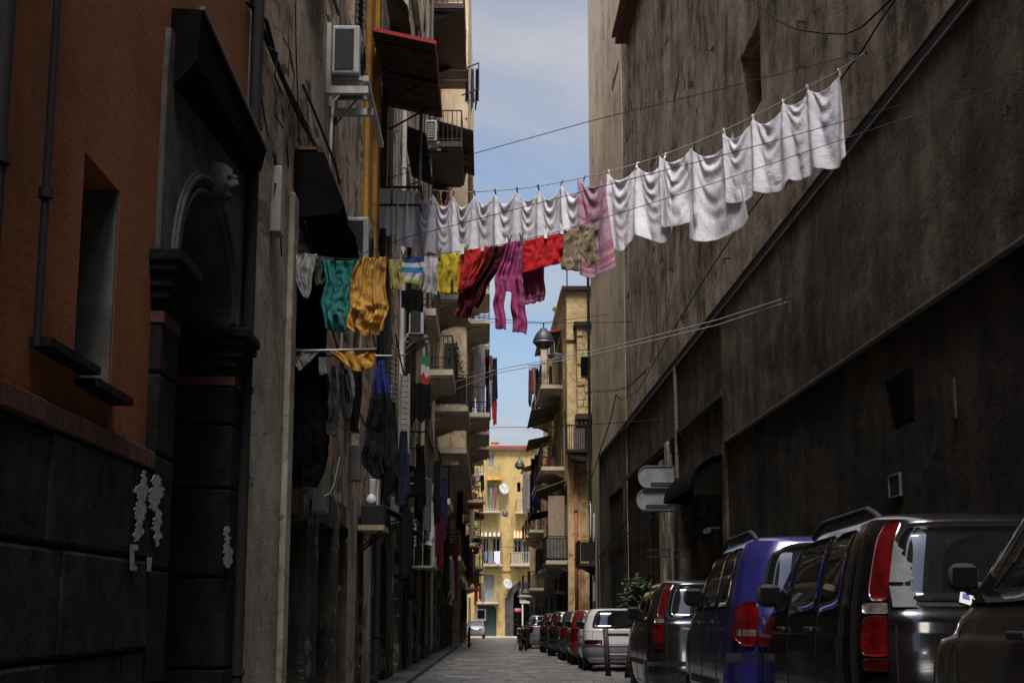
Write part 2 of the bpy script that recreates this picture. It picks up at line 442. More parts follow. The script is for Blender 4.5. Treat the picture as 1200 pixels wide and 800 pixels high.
# ------------------------------------------------------------------ ground
def road_mat():
    m, nt, bs = _mat('basalt_sett_paving'); T = NT(nt); pos = world_pos(T)
    p2 = T.map(pos, (1, 1, 0))
    br = T.n('ShaderNodeTexBrick'); br.inputs['Scale'].default_value = 1.0
    br.inputs['Brick Width'].default_value = .55; br.inputs['Row Height'].default_value = .33
    br.inputs['Mortar Size'].default_value = .014; br.inputs['Mortar Smooth'].default_value = .6; br.inputs['Bias'].default_value = 0
    br.inputs['Color1'].default_value = (.055, .054, .052, 1); br.inputs['Color2'].default_value = (.085, .083, .08, 1); br.inputs['Mortar'].default_value = (.03, .028, .025, 1)
    nz = T.n('ShaderNodeTexNoise'); nz.inputs['Scale'].default_value = 2.5; T.l(p2, nz.inputs['Vector'])
    st_ = T.noise(T.map(pos, (1.7, 2.4, 0), (3, 5, 0)), 1.0, 1, .3)
    va = T.n('ShaderNodeVectorMath'); va.operation = 'MULTIPLY_ADD'; T.l(nz.outputs['Color'], va.inputs[0]); va.inputs[1].default_value = (.05, .05, 0); T.l(p2, va.inputs[2])
    T.l(va.outputs[0], br.inputs['Vector'])
    big = T.noise(pos, .7, 6, .6); fine = T.noise(pos, 18, 6, .7)
    c = T.mix(T.ramp(big, [(.4, 0.0), (.62, .4)]), br.outputs['Color'], (.075, .073, .07))
    c = T.mix(T.math('MULTIPLY', fine, .35), c, (.03, .03, .03)); c = T.mix(T.ramp(st_, [(.35, 0.0), (.65, .6)]), c, (.125, .122, .118))
    T.l(c, bs.inputs['Base Color'])
    T.l(T.ramp(T.math('ADD', T.math('MULTIPLY', big, .6), T.math('MULTIPLY', fine, .4)), [(.35, .16), (.65, .5)]), bs.inputs['Roughness'])
    h = T.math('ADD', T.math('MULTIPLY', br.outputs['Fac'], -.2), T.math('MULTIPLY', fine, .7))
    h = T.math('ADD', h, T.math('MULTIPLY', T.noise(pos, 3.4, 3, .5), 1.2))
    T.bump(h, 1.0, .045, bs)
    return m
M['road'] = road_mat()
M['pave'] = rough_mat('dark_stone_pavement', (.05, .048, .046), (.022, .021, .02), 4, .6, 0, .6, .012, .5)
M['earth'] = rough_mat('distant_ground', (.11, .10, .085), (.06, .055, .045), .4, .9)
g = MB(); g.grid(lambda u, v: ((u - .5) * 3000, -200 + 3200 * v, gz(-200 + 3200 * v) - .05), 2, 4)
tag(make('ground', g, M['earth'], loc=(0, 0, -.05)), kind='structure')
g = MB()
g.grid(lambda u, v: ((XL(-72 + 200 * v) + .35) * (1 - u) + (XR(-72 + 200 * v) - .75) * u, -72 + 200 * v, gz(-72 + 200 * v)), 2, 8)
g.quad((-40, 122, gz(122) - .004), (40, 122, gz(122) - .004), (40, 128.6, gz(128.6) - .004), (-40, 128.6, gz(128.6) - .004))
r_ = random.Random(12); y = 4.0
while y < 120:     # worn basalt setts, each a little tilted
    dl = r_.uniform(.36, .46); x = XL(y) + .37 - r_.uniform(0, .3); x1 = XR(y) - .76
    while x < x1:
        w_ = r_.uniform(.5, .72); xe = min(x + w_, x1); t1, t2, t3 = (r_.gauss(0, .008) for _ in range(3)); z = gz(y + dl / 2) + .012; e = .022
        if xe - x > .1:
            a, b, c, d = x + .006, xe - .006, y + .006, y + dl - .006
            top = [(a + e, c + e), (b - e, c + e), (b - e, d - e), (a + e, d - e)]; zt = [z + t1 - t2, z + t1 + t2, z - t1 + t2 + t3, z - t1 - t2]
            base = len(g.v); g.v += [Vector((p, q, zz)) for (p, q), zz in zip(top, zt)] + [Vector((p, q, gz(q) - .008)) for p, q in ((a, c), (b, c), (b, d), (a, d))]
            g.f += [(base, base + 1, base + 2, base + 3)] + [(base + 4 + i, base + 4 + (i + 1) % 4, base + (i + 1) % 4, base + i) for i in range(4)]
        x += w_
    y += dl
tag(make('road', g, M['road'], loc=(0, 0, 0)), kind='structure')
def pavement(name, S, wd, y0, y1, mat):
    g = MB(); n = 40
    for i in range(n):
        a = y0 + (y1 - y0) * i / n; b = y0 + (y1 - y0) * (i + 1) / n - .02
        hh = .10 + random.uniform(-.008, .008)
        g.hexa([S.P(a, gz(a) - .04, -.1), S.P(a, gz(a) - .04, wd), S.P(b, gz(b) - .04, wd), S.P(b, gz(b) - .04, -.1),
                S.P(a, gz(a) + hh, -.1), S.P(a, gz(a) + hh, wd), S.P(b, gz(b) + hh, wd), S.P(b, gz(b) + hh, -.1)])
    tag(make(name, g, mat), kind='structure')
pavement('pavement_left', LS, .42, -12, 122, M['pave'])
pavement('pavement_right', RS, .8, -12, 121, M['pave'])
g = MB(); g.box(-30, 30, 128.5, 130.2, gz(129) - .05, gz(129) + .12)
tag(make('pavement_far', g, M['slab'], loc=(0, 129, gz(129))), kind='structure')
# ------------------------------------------------------------------ facade kit
class Building:
    """one house along the street: a wall with real openings, returns, top; windows and balconies become its parts"""
    def __init__(s, name, label, S, y0, y1, ztop, mat, o=0.0, depth=7.0, group=None, cat='building'):
        s.S, s.y0, s.y1, s.z1, s.mat, s.o, s.depth = S, y0, y1, ztop, mat, o, depth
        s.z0 = gz(y1) - .3
        s.T = thing(name, label, cat, S.P(y0, gz(y0), o), group)
        s.holes = []; s.zones = []   # zones: (y0,y1,z0,z1,mat,name) painted with another material
    def P(s, y, z, o=0.0): return s.S.P(y, z, s.o + o)
    def on(s, px, py, o=0.0): return s.S.on(px, py, s.o + o)
    def pxhole(s, px0, px1, pyt, pyb, pxt=None, d=.22, kind='dark', **k):
        """opening from two pixel columns; the top and bottom rows are read at column pxt (default px0)"""
        ya = s.on(px0, pyt)[0]; yb = s.on(px1, pyt)[0]
        q = px0 if pxt is None else pxt
        zt = s.on(q, pyt)[1]; zb = s.on(q, pyb)[1]
        return s.hole(min(ya, yb), max(ya, yb), zb, zt, d, kind, **k)
    warp = False
    def hole(s, ya, yb, zb, zt, d=.22, kind='dark', **k):
        if s.warp:
            y2, z2 = adjust(s.S, (ya + yb) / 2, (zb + zt) / 2); dy = y2 - (ya + yb) / 2; dz = z2 - (zb + zt) / 2
            if zb < .2: dz = 0
            ya += dy; yb += dy; zb += dz; zt += dz
            if yb > s.y1 - .05: ya -= yb - s.y1 + .1; yb = s.y1 - .1
        s.holes.append(dict(y0=ya, y1=yb, z0=zb, z1=zt, d=d, kind=kind, **k)); return s.holes[-1]
    def zone(s, y0, y1, z0, z1, mat, name): s.zones.append((y0, y1, z0, z1, mat, name))
    def build(s):
        ys = {s.y0, s.y1}; zs = {s.z0, s.z1}
        for h in s.holes:
            ys |= {h['y0'], h['y1']}; zs |= {h['z0'], h['z1']}
        for q in s.zones:
            ys |= {max(s.y0, q[0]), min(s.y1, q[1])}; zs |= {max(s.z0, q[2]), min(s.z1, q[3])}
        ys = sorted(y for y in ys if s.y0 <= y <= s.y1); zs = sorted(z for z in zs if s.z0 <= z <= s.z1)
        mbs = {}
        for i in range(len(ys) - 1):
            for j in range(len(zs) - 1):
                ya, yb, za, zb = ys[i], ys[i + 1], zs[j], zs[j + 1]
                if yb - ya < 1e-6 or zb - za < 1e-6: continue
                ym, zm = (ya + yb) / 2, (za + zb) / 2
                if any(h['y0'] < ym < h['y1'] and h['z0'] < zm < h['z1'] for h in s.holes): continue
                key = ('wall', s.mat, -1)
                for k_, q in enumerate(s.zones):
                    if q[0] < ym < q[1] and q[2] < zm < q[3]: key = (q[5], q[4], k_)
                mbs.setdefault(key, MB()).quad(s.P(ya, za), s.P(yb, za), s.P(yb, zb), s.P(ya, zb))
        wall = mbs.setdefault(('wall', s.mat, -1), MB())
        D = -s.depth
        wall.quad(s.P(s.y0, s.z0), s.P(s.y0, s.z0, D), s.P(s.y0, s.z1, D), s.P(s.y0, s.z1))
        wall.quad(s.P(s.y1, s.z0), s.P(s.y1, s.z0, D), s.P(s.y1, s.z1, D), s.P(s.y1, s.z1))
        wall.quad(s.P(s.y0, s.z0, D), s.P(s.y1, s.z0, D), s.P(s.y1, s.z1, D), s.P(s.y0, s.z1, D))
        wall.quad(s.P(s.y0, s.z1), s.P(s.y1, s.z1), s.P(s.y1, s.z1, D), s.P(s.y0, s.z1, D))
        for h in s.holes:
            a, b, c, d, dd = h['y0'], h['y1'], h['z0'], h['z1'], -h['d']
            key = ('wall', s.mat, -1)
            for k_, q in enumerate(s.zones):
                if q[0] < (a + b) / 2 < q[1] and q[2] < (c + d) / 2 < q[3]: key = (q[5], q[4], k_)
            wall = mbs.setdefault(key, MB())
            wall.quad(s.P(a, c), s.P(a, c, dd), s.P(a, d, dd), s.P(a, d)); wall.quad(s.P(b, c), s.P(b, d), s.P(b, d, dd), s.P(b, c, dd))
            wall.quad(s.P(a, c), s.P(b, c), s.P(b, c, dd), s.P(a, c, dd)); wall.quad(s.P(a, d), s.P(a, d, dd), s.P(b, d, dd), s.P(b, d))
            wall.quad(s.P(a, c, dd), s.P(b, c, dd), s.P(b, d, dd), s.P(a, d, dd))
        for (nm, mt, _k), mb in mbs.items():
            make(nm, mb, mt, s.T)
        for h in s.holes: s.fit(h)
        return s
    def pbox(s, mb, y0, y1, z0, z1, o0, o1):
        return mb.hexa([s.P(y0, z0, o0), s.P(y0, z0, o1), s.P(y1, z0, o1), s.P(y1, z0, o0),
                        s.P(y0, z1, o0), s.P(y0, z1, o1), s.P(y1, z1, o1), s.P(y1, z1, o0)])
    def fit(s, h):
        """window / door leaves set into an opening"""
        k = h['kind']; a, b, c, d, dd = h['y0'] + .004, h['y1'] - .004, h['z0'] + .004, h['z1'] - .004, -h['d']
        if k == 'blind': return
        if k == 'dark':
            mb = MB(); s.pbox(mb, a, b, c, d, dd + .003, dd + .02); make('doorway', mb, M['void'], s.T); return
        fr = MB(); t = min(.07, (b - a) * .12)
        for (q0, q1, r0, r1) in ((a, a + t, c, d), (b - t, b, c, d), (a + t, b - t, d - t, d), (a + t, b - t, c, c + t), ((a + b) / 2 - t / 2, (a + b) / 2 + t / 2, c + t, d - t)):
            s.pbox(fr, q0, q1, r0, r1, dd + .002, dd + .07)
        nm = {'glass': 'window', 'shutter': 'window', 'roller': 'window', 'door': 'door', 'garage': 'garage_door'}.get(k, 'window')
        f = make(nm, fr, h.get('fm', M['white_paint']), s.T)
        if k in ('glass', 'door'):
            p = MB(); s.pbox(p, a + t, b - t, c + t, d - t, dd + .012, dd + .03)
            make('pane', p, M['glass'], f)
        if k == 'door':
            p = MB(); s.pbox(p, a + t, b - t, c + t, c + (d - c) * .4, dd + .035, dd + .055); make('panel', p, h.get('m', M['wood']), f)
        if k in ('shutter', 'roller', 'garage'):
            p = MB(); n = max(5, int((d - c - 2 * t) / (.085 if k == 'shutter' else .12)))
            for i in range(n):
                z0 = c + t + (d - c - 2 * t) * i / n; z1 = z0 + (d - c - 2 * t) / n
                for (q0, q1) in ((a + t, (a + b) / 2 - t / 2), ((a + b) / 2 + t / 2, b - t)):
                    p.hexa([s.P(q0, z0, dd + .01), s.P(q0, z0, dd + .06), s.P(q1, z0, dd + .06), s.P(q1, z0, dd + .01),
                            s.P(q0, z1 - .006, dd + .01), s.P(q0, z1 - .006, dd + .03), s.P(q1, z1 - .006, dd + .03), s.P(q1, z1 - .006, dd + .01)])
            make('shutter', p, h.get('m', M['browndoor']), f)
        if h.get('open'):    # leaves folded back against the wall
            wd = (b - a) * .48
            for (e, sg) in ((a, -1), (b, 1)):
                p = MB(); n = max(5, int((d - c) / .09))
                y0, y1 = sorted((e + sg * .02, e + sg * wd))
                for i in range(n):
                    z0 = c + (d - c) * i / n; z1 = z0 + (d - c) / n
                    p.hexa([s.P(y0, z0, .012), s.P(y0, z0, .06), s.P(y1, z0, .06), s.P(y1, z0, .012),
                            s.P(y0, z1 - .008, .012), s.P(y0, z1 - .008, .035), s.P(y1, z1 - .008, .035), s.P(y1, z1 - .008, .012)])
                make('shutter', p, h.get('m', M['browndoor']), f)
        if h.get('sill'):
            p = MB(); s.pbox(p, a - .1, b + .1, c - .08, c - .006, -.01, .09); make('sill', p, M['slab'], f)
    def cornice(s, z, th, out, mat, y0=None, y1=None, name='cornice'):
        mb = MB(); s.pbox(mb, y0 if y0 is not None else s.y0, y1 if y1 is not None else s.y1, z, z + th, .003, out)
        return make(name, mb, mat, s.T)
    def balcony(s, y0, y1, z, out=.9, hr=.95, mat=None, rail=None, gap=.12, th=.16, solid=None, deco=True):
        if s.warp:
            y2, z2 = adjust(s.S, (y0 + y1) / 2, z, out * .5); dy = y2 - (y0 + y1) / 2; y0 += dy; y1 += dy; z = z2
        mb = MB(); s.pbox(mb, y0, y1, z - th, z, .003, out)
        s.pbox(mb, y0 + .05, y1 - .05, z - th - .07, z - th - .003, .003, out - .08)
        L = y1 - y0
        for q in (y0 + .25, y1 - .25):   # corbels
            mb.prism([s.P(q - .06, z - th - .075, .005), s.P(q - .06, z - th - .075, out * .6), s.P(q - .06, z - th - .32, .005)], s.P(q + .06, z, 0) - s.P(q - .06, z, 0))
        b = make('balcony', mb, mat or M['slab'], s.T)
        r = MB(); e = .03
        def pos(k, zz): return k(zz)
        segs = [((y0 + e, .04), (y0 + e, out - e)), ((y0 + e, out - e), (y1 - e, out - e)), ((y1 - e, out - e), (y1 - e, .04))]
        for (p, q) in segs:
            A = s.P(p[0], z, p[1]); B = s.P(q[0], z, q[1]); l = (B - A).length; n = max(2, int(l / gap))
            up = Vector((0, 0, hr))
            r.bar(A + up, B + up, .045, .03); r.bar(A + Vector((0, 0, .08)), B + Vector((0, 0, .08)), .025)
            for i in range(n + 1):
                c = A.lerp(B, i / n); r.bar(c + Vector((0, 0, .005)), c + up, .018 if i % 5 else .03)
        make('railing', r, rail or M['iron'], b)
        if solid is not None:
            p = MB()
            for (a_, b_) in segs[:2]:
                s.pbox(p, min(a_[0], b_[0]) + .02, max(a_[0], b_[0]) + .022 if a_[0] == b_[0] else max(a_[0], b_[0]) - .02, z + .1, z + hr - .06, min(a_[1], b_[1]) + (.02 if a_[1] == b_[1] else 0), max(a_[1], b_[1]) + (.022 if a_[1] == b_[1] else 0) - .03)
            make('screen', p, solid, b)
        return b

def corr_sheet(a, b, c, d, n, t, amp):
    """corrugated panel: corners a-b along the wall, d-c outer edge; ribs run from wall to edge"""
    mb = MB(); a, b, c, d = map(Vector, (a, b, c, d))
    nrm = (b - a).cross(d - a).normalized()
    if nrm.z < 0: nrm = -nrm
    def f(off):
        return lambda u, v: (a.lerp(b, u).lerp(d.lerp(c, u), v) + nrm * (off + amp * math.sin(u * n * 2 * math.pi)))
    mb.grid(f(0), n * 6, 1); mb.grid(f(-t), n * 6, 1)
    for e in (0, 1):
        base = len(mb.v)
        k = n * 6
        for i in range(k + 1): mb.v.append(f(0)(i / k, e)); mb.v.append(f(-t)(i / k, e))
        for i in range(k): mb.f.append((base + 2 * i, base + 2 * i + 1, base + 2 * i + 3, base + 2 * i + 2))
    return mb
def awning(label, pw0, pw1, po1, po0, mat, edge=None, name='awning', n=8, amp=.012, brackets=True, fascia=.06, group=None):
    """sloping canopy from wall points pw0,pw1 to outer points po0,po1"""
    pw0, pw1, po1, po0 = (adjust_v(q) for q in (pw0, pw1, po1, po0))
    T_ = thing(name, label, 'awning', pw0, group)
    recalc(make('sheet', corr_sheet(pw0, pw1, po1, po0, n, .012, amp), mat, T_, smooth=True))
    if edge is not None:
        e = MB(); dn = Vector((0, 0, -.006))
        e.bar(po0 + dn, po1 + dn, .03, fascia); e.bar(pw0 + dn, po0 + dn, .025, fascia * .9); e.bar(pw1 + dn, po1 + dn, .025, fascia * .9)
        make('edge_trim', e, edge, T_)
    if brackets:
        for t in (.12, .5, .88):
            p = pw0.lerp(pw1, t); q = po0.lerp(po1, t); d = Vector((0, 0, -.03))
            e = MB().bar(p + d, q + d, .03)
            e.bar(p + Vector((0, 0, -(q - p).length * .6)), p.lerp(q, .8) + d, .025)
            make('bracket', e, M['iron'], T_)
    return T_
def ac_unit(label, S, y, z, o, w=.8, h=.56, d=.3, louvre=False, mat=None):
    """outdoor unit on a wall bracket: S.P(y,z,o) is the bottom near corner by the wall"""
    y, z = adjust(S, y, z, o + d)
    T_ = thing('air_conditioner', label, 'air conditioner', S.P(y, z, o), 'air conditioners on the left facades' if S.s < 0 else 'air conditioners on the right facades')
    b = MB().wbox(S, y, y + w, z, z + h, o, o + d)
    bevel(make('casing', b, mat or M['ac'], T_), .02)
    g = MB().wbox(S, y - .012, y - .002, z + .05, z + h - .05, o + .03, o + d - .06); gp = make('coil_panel', g, M['acdark'], T_)
    if louvre:
        l = MB()
        for i in range(8):
            zz = z + .08 + (h - .16) * i / 8
            l.wbox(S, y - .03, y - .014, zz, zz + .022, o + .05, o + d - .08)
        make('louvre', l, mat or M['ac'], gp)
    f = MB(); c = S.P(y + w * .42, z + h * .5, o + d + .004); ax = Vector((-S.s, 0, 0))
    f.lathe([(.02, .012), (h * .36, .012), (h * .40, .004), (h * .40, 0)], c, 20, ax)
    for r in (.3, .2, .1): f.lathe([(h * r, .02), (h * r + .008, .02), (h * r + .008, .013), (h * r, .013)], c, 20, ax)
    make('fan_grille', f, M['acdark'], T_)
    for k in (.12, .88):
        q = y + w * k
        br = MB().wbox(S, q - .02, q + .02, z - .05, z - .004, .004, o + d + .08).wbox(S, q - .02, q + .02, z - .35, z - .052, .004, .04)
        br.bar(S.P(q, z - .33, .03), S.P(q, z - .05, o + d * .7), .02)
        make('wall_bracket', br, M['galv'], T_)
    p = MB().tube([S.P(y + w * .3, z + .1, o), S.P(y + w * .25, z - .1, .05), S.P(y + w * .22, z - .5, .03), S.P(y + w * .2, z - 1.1, .03)], .018, 6)
    make('hose', p, M['cable_w'], T_)
    return T_
def cable(label, pts, r=.008, mat=None, name='cable', group=None, sag=0.0, n=14, cat='cable'):
    P_ = []
    pts = [Vector(p) for p in pts]
    for i in range(len(pts) - 1):
        for k in range(n if sag or len(pts) == 2 else 5):
            m = n if sag or len(pts) == 2 else 5
            t = k / m; p = pts[i].lerp(pts[i + 1], t); p.z -= sag * 4 * t * (1 - t); P_.append(p)
    P_.append(pts[-1])
    o = make(name, MB().tube(P_, r, 5), mat or M['cable'], smooth=True)
    return tag(o, label, cat, group)
def downpipe(label, S, y, z0, z1, o=.06, r=.045, mat=None, group=None):
    T_ = thing('drainpipe', label, 'pipe', S.P(y, z0, o), group)
    k = MB().tube([S.P(y, z0, o), S.P(y, z1, o)], r, 10); z = z0 + .6
    while z < z1:
        k.lathe([(r + .002, -.02), (r + .012, -.02), (r + .012, .02), (r + .002, .02)], S.P(y, z, o), 10); z += 1.9
    weighted(make('pipe', k, mat or M['pipe'], T_), 40)
    return T_
def vplane(A, B, px, py):
    """point on the vertical plane through A and B seen at a pixel"""
    n = (B - A).cross(Vector((0, 0, 1))); d = ray(px, py); c = Vector((0, 0, CAM_H))
    t = (A - c).dot(n) / d.dot(n); return c + d * t

# ------------------------------------------------------------------ hanging cloth (small position-based solver)
def hang(pins, nx, ny, wrest, hrest, seed=0, steps=170, mask=None, nrm=None, wind=0.0, iters=8, hfun=None, bow=.02, skew=0.0, pinch=True, crump=.10, bendk=.015):
    """pins: list of (column, Vector). returns vertex grid (ny+1, nx+1, 3) of a cloth hanging from its pins"""
    r = np.random.default_rng(seed); NX, NY = nx + 1, ny + 1
    cols = [c for c, _ in pins]; pp = np.array([list(p) for _, p in pins])
    X = np.zeros((NY, NX, 3)); ci = np.arange(NX)
    for k in range(3): X[0, :, k] = np.interp(ci, cols, pp[:, k])
    d = pp[-1] - pp[0]; d = d / max(1e-9, np.linalg.norm(d)); n = np.array([d[1], -d[0], 0]); n /= max(1e-9, np.linalg.norm(n))
    dx = wrest / nx; hh = np.full(NX, hrest) if hfun is None else np.array([hfun(i / nx) for i in ci])
    dys = hh / ny
    for j in range(1, NY): X[j] = X[j - 1]; X[j, :, 2] -= dys
    X[1:] += r.normal(0, .006, (NY - 1, NX, 1)) * n
    ph = r.uniform(0, 6.28); X[1:] += (bow * np.sin(ci * (2 * math.pi / max(4, nx / (len(pins) * .9))) + ph))[None, :, None] * n
    V = X.copy(); W = np.ones((NY, NX)); 
    for c, p in pins: W[0, c] = 0; X[0, c] = list(p)
    if pinch:
        for c, p in list(pins):
            for e in (-1, 1):
                if 0 <= c + e < NX and (c + e) not in cols:
                    q = np.array(list(p)) + d * e * dx * .28; X[0, c + e] = q; W[0, c + e] = 0; pins = pins + [(c + e, q)]
    if mask is not None:
        MK = np.array([[1.0 if mask(i / nx, j / ny) else 0.0 for i in range(NX)] for j in range(NY)])
    else: MK = np.ones((NY, NX))
    pinpos = {c: np.array(list(p)) for c, p in pins}
    def pr(sa, sb, rest, stiff):
        a = X[sa]; b = X[sb]; wa = W[sa][..., None]; wb = W[sb][..., None]
        m = (MK[sa] * MK[sb])[..., None]
        dv = b - a; L = np.sqrt((dv * dv).sum(-1, keepdims=True)) + 1e-9
        rs = rest[..., None] if hasattr(rest, 'shape') else rest
        c = dv * ((L - rs) / L) * stiff * m / np.maximum(wa + wb, 1e-9)
        X[sa] = a + c * wa; X[sb] = b - c * wb
    s = slice
    def smooth_noise(sh):
        q = r.normal(0, 1, sh)
        for _ in range(3):
            q = (q + np.roll(q, 1, 0) + np.roll(q, -1, 0)) / 3; q = (q + np.roll(q, 1, 1) + np.roll(q, -1, 1)) / 3
        return 1 + crump * q / (q.std() + 1e-9)
    RH = dx * smooth_noise((NY, NX)); RV = dys[None, :] * smooth_noise((NY, NX))
    cons = []
    for st in (0, 1):
        e = NX - 1 - st; k = e // 2 * 2 + st if e > 0 else st
        if NX - st >= 2:
            m = (NX - st) // 2
            A = (s(None), s(st, st + 2 * m, 2)); B = (s(None), s(st + 1, st + 2 * m, 2)); cons.append((A, B, RH[A], 1.0))
        m = (NY - st) // 2
        if m: 
            A = (s(st, st + 2 * m, 2), s(None)); B = (s(st + 1, st + 2 * m, 2), s(None)); cons.append((A, B, RV[A], 1.0))
    dg = math.sqrt(dx * dx + float(dys.mean()) ** 2)
    for st in (0, 1):
        m = (NY - st) // 2
        if m:
            cons.append(((s(st, st + 2 * m, 2), s(0, NX - 1)), (s(st + 1, st + 2 * m, 2), s(1, NX)), dg, .35))
            cons.append(((s(st, st + 2 * m, 2), s(1, NX)), (s(st + 1, st + 2 * m, 2), s(0, NX - 1)), dg, .35))
    bend = []
    if NX > 4: bend.append(((s(None), s(0, NX - 2)), (s(None), s(2, NX)), 2 * dx, bendk))
    if NY > 4: bend.append(((s(0, NY - 2), s(None)), (s(2, NY), s(None)), np.broadcast_to(2 * dys, (NY - 2, NX)), bendk))
    dt = .02; g = np.array([0, 0, -9.8]); P0 = X.copy()
    gust = np.array([wind * n[0], wind * n[1], 0]) + skew * np.array([d[0], d[1], 0])
    for it in range(steps):
        vel = (X - P0) * .965; P0 = X.copy()
        X += (vel + (g + gust) * dt * dt) * W[..., None]
        for _ in range(iters):
            for a, b, rest, stf in cons: pr(a, b, rest, stf)
            for a, b, rest, stf in bend: pr(a, b, rest, stf)
            for c, p in pinpos.items(): X[0, c] = p
    return X, MK
def cloth_obj(name, label, cat, X, MK, mat, group=None, thick=.004, parent=None, subsurf=True):
    NY, NX = MK.shape; mb = MB(); idx = -np.ones((NY, NX), int); uv = []
    quads = []
    for j in range(NY - 1):
        for i in range(NX - 1):
            if MK[j, i] and MK[j, i + 1] and MK[j + 1, i] and MK[j + 1, i + 1]: quads.append((j, i))
    for j, i in quads:
        f = []
        for (a, b) in ((j, i), (j, i + 1), (j + 1, i + 1), (j + 1, i)):
            if idx[a, b] < 0:
                idx[a, b] = len(mb.v); mb.v.append(Vector(X[a, b])); uv.append((b / (NX - 1), 1 - a / (NY - 1)))
            f.append(int(idx[a, b]))
        mb.f.append(tuple(f))
    mb.uv = uv
    top = Vector(X[0].mean(0))
    o = make(name, mb, mat, parent, loc=top if parent is None else None, smooth=True)
    sm = o.modifiers.new('thickness', 'SOLIDIFY'); sm.thickness = thick; sm.offset = 0
    if subsurf:
        ss = o.modifiers.new('smooth', 'SUBSURF'); ss.levels = 1; ss.render_levels = 1
    if parent is None: tag(o, label, cat, group)
    return o
def peg(label, p, mat, group, dirn=(1, 0, 0), tilt=0.0):
    p = Vector(p); d = Vector(dirn).normalized(); up = Vector((d.x * math.sin(tilt), d.y * math.sin(tilt), math.cos(tilt)))
    sd = d.cross(Vector((0, 0, 1))).normalized()
    mb = MB()
    for k in (-1, 1):
        a = p - up * .045 + sd * k * .006; b = p + up * .012 + sd * k * .007; c = p + up * .05 + sd * k * .016
        mb.bar(a, b, .014, .008); mb.bar(b + up * .001, c, .014, .008)
    mb.lathe([(.006, -.008), (.006, .008)], p + up * .006, 6, d)
    return tag(make('clothes_peg', mb, mat), label, 'peg', group)
# ------------------------------------------------------------------ cars
def car_paint(name, c, metal=.35, rough=.2):
    m, nt, bs = _mat(name); T = NT(nt); tcn = T.n('ShaderNodeTexCoord'); pos = tcn.outputs['Object']
    a = T.noise(pos, 2.2, 7, .7); b = T.noise(pos, 40, 3, .7)
    dirt = T.ramp(T.math('ADD', T.math('MULTIPLY', a, .75), T.math('MULTIPLY', b, .25)), [(.45, 0.0), (.75, .10)])
    T.l(T.mix(dirt, c, (.06, .055, .048)), bs.inputs['Base Color'])
    bs.inputs['Metallic'].default_value = metal
    T.l(T.math('ADD', T.math('MULTIPLY', dirt, .5), rough), bs.inputs['Roughness'])
    bs.inputs['Coat Weight'].default_value = .8; bs.inputs['Coat Roughness'].default_value = .05
    return m
def lamp_mat(name, c):
    m, nt, bs = _mat(name); bs.inputs['Base Color'].default_value = (*c, 1); bs.inputs['Roughness'].default_value = .12
    bs.inputs['Coat Weight'].default_value = 1.0; bs.inputs['IOR'].default_value = 1.6
    T = NT(nt); tcn = T.n('ShaderNodeTexCoord')
    nz = T.noise(tcn.outputs['Object'], 14, 3, .6); T.l(T.mix(T.ramp(nz, [(.42, 0.0), (.6, 1.0)]), tuple(.45 * x for x in c), c), bs.inputs['Base Color'])
    T.bump(T.noise(T.map(tcn.outputs['Object'], (1, 1, 6)), 40, 2, .5), .2, .003, bs)
    return m
M['carglass'] = glass('car_window_glass', (.005, .006, .007), 1.75, .015)
M['seal'] = paint('black_rubber', (.008, .008, .008), .6, 0, 0, 0)
M['carblack'] = paint('black_plastic', (.016, .016, .017), .55, 0, 0, .2)
M['tyre'] = rough_mat('tyre_rubber', (.02, .02, .02), (.010, .010, .010), 20, .85)
M['rim'] = paint('alloy_rim', (.32, .32, .33), .35, .8, 0, .3)
M['redlamp'] = lamp_mat('red_lamp_lens', (.075, .002, .003))
M['darkred'] = lamp_mat('dark_red_lamp_lens', (.03, .002, .002))
M['clearlamp'] = lamp_mat('clear_lamp_lens', (.10, .085, .08))
M['plate'] = paint('white_number_plate', (.62, .62, .6), .4, 0, 0, .2)
M['chrome'] = paint('chrome', (.7, .7, .7), .15, 1.0, 0, .1)

def pchip_rows(rows, m=4):
    """densify a table of rows; first column strictly increasing"""
    A = np.array(rows, float); n = len(A); out = []
    t = np.arange(n, dtype=float)
    D = np.diff(A, axis=0); S = np.zeros_like(A)
    for i in range(1, n - 1):
        for k in range(A.shape[1]):
            a, b = D[i - 1, k], D[i, k]
            S[i, k] = 0 if a * b <= 0 else 2 * a * b / (a + b)
    S[0] = D[0]; S[-1] = D[-1]
    for i in range(n - 1):
        for q in range(m):
            u = q / m; h00 = 2 * u ** 3 - 3 * u * u + 1; h10 = u ** 3 - 2 * u * u + u; h01 = -2 * u ** 3 + 3 * u * u; h11 = u ** 3 - u * u
            out.append(h00 * A[i] + h10 * S[i] + h01 * A[i + 1] + h11 * S[i + 1])
    out.append(A[-1]); return np.array(out)

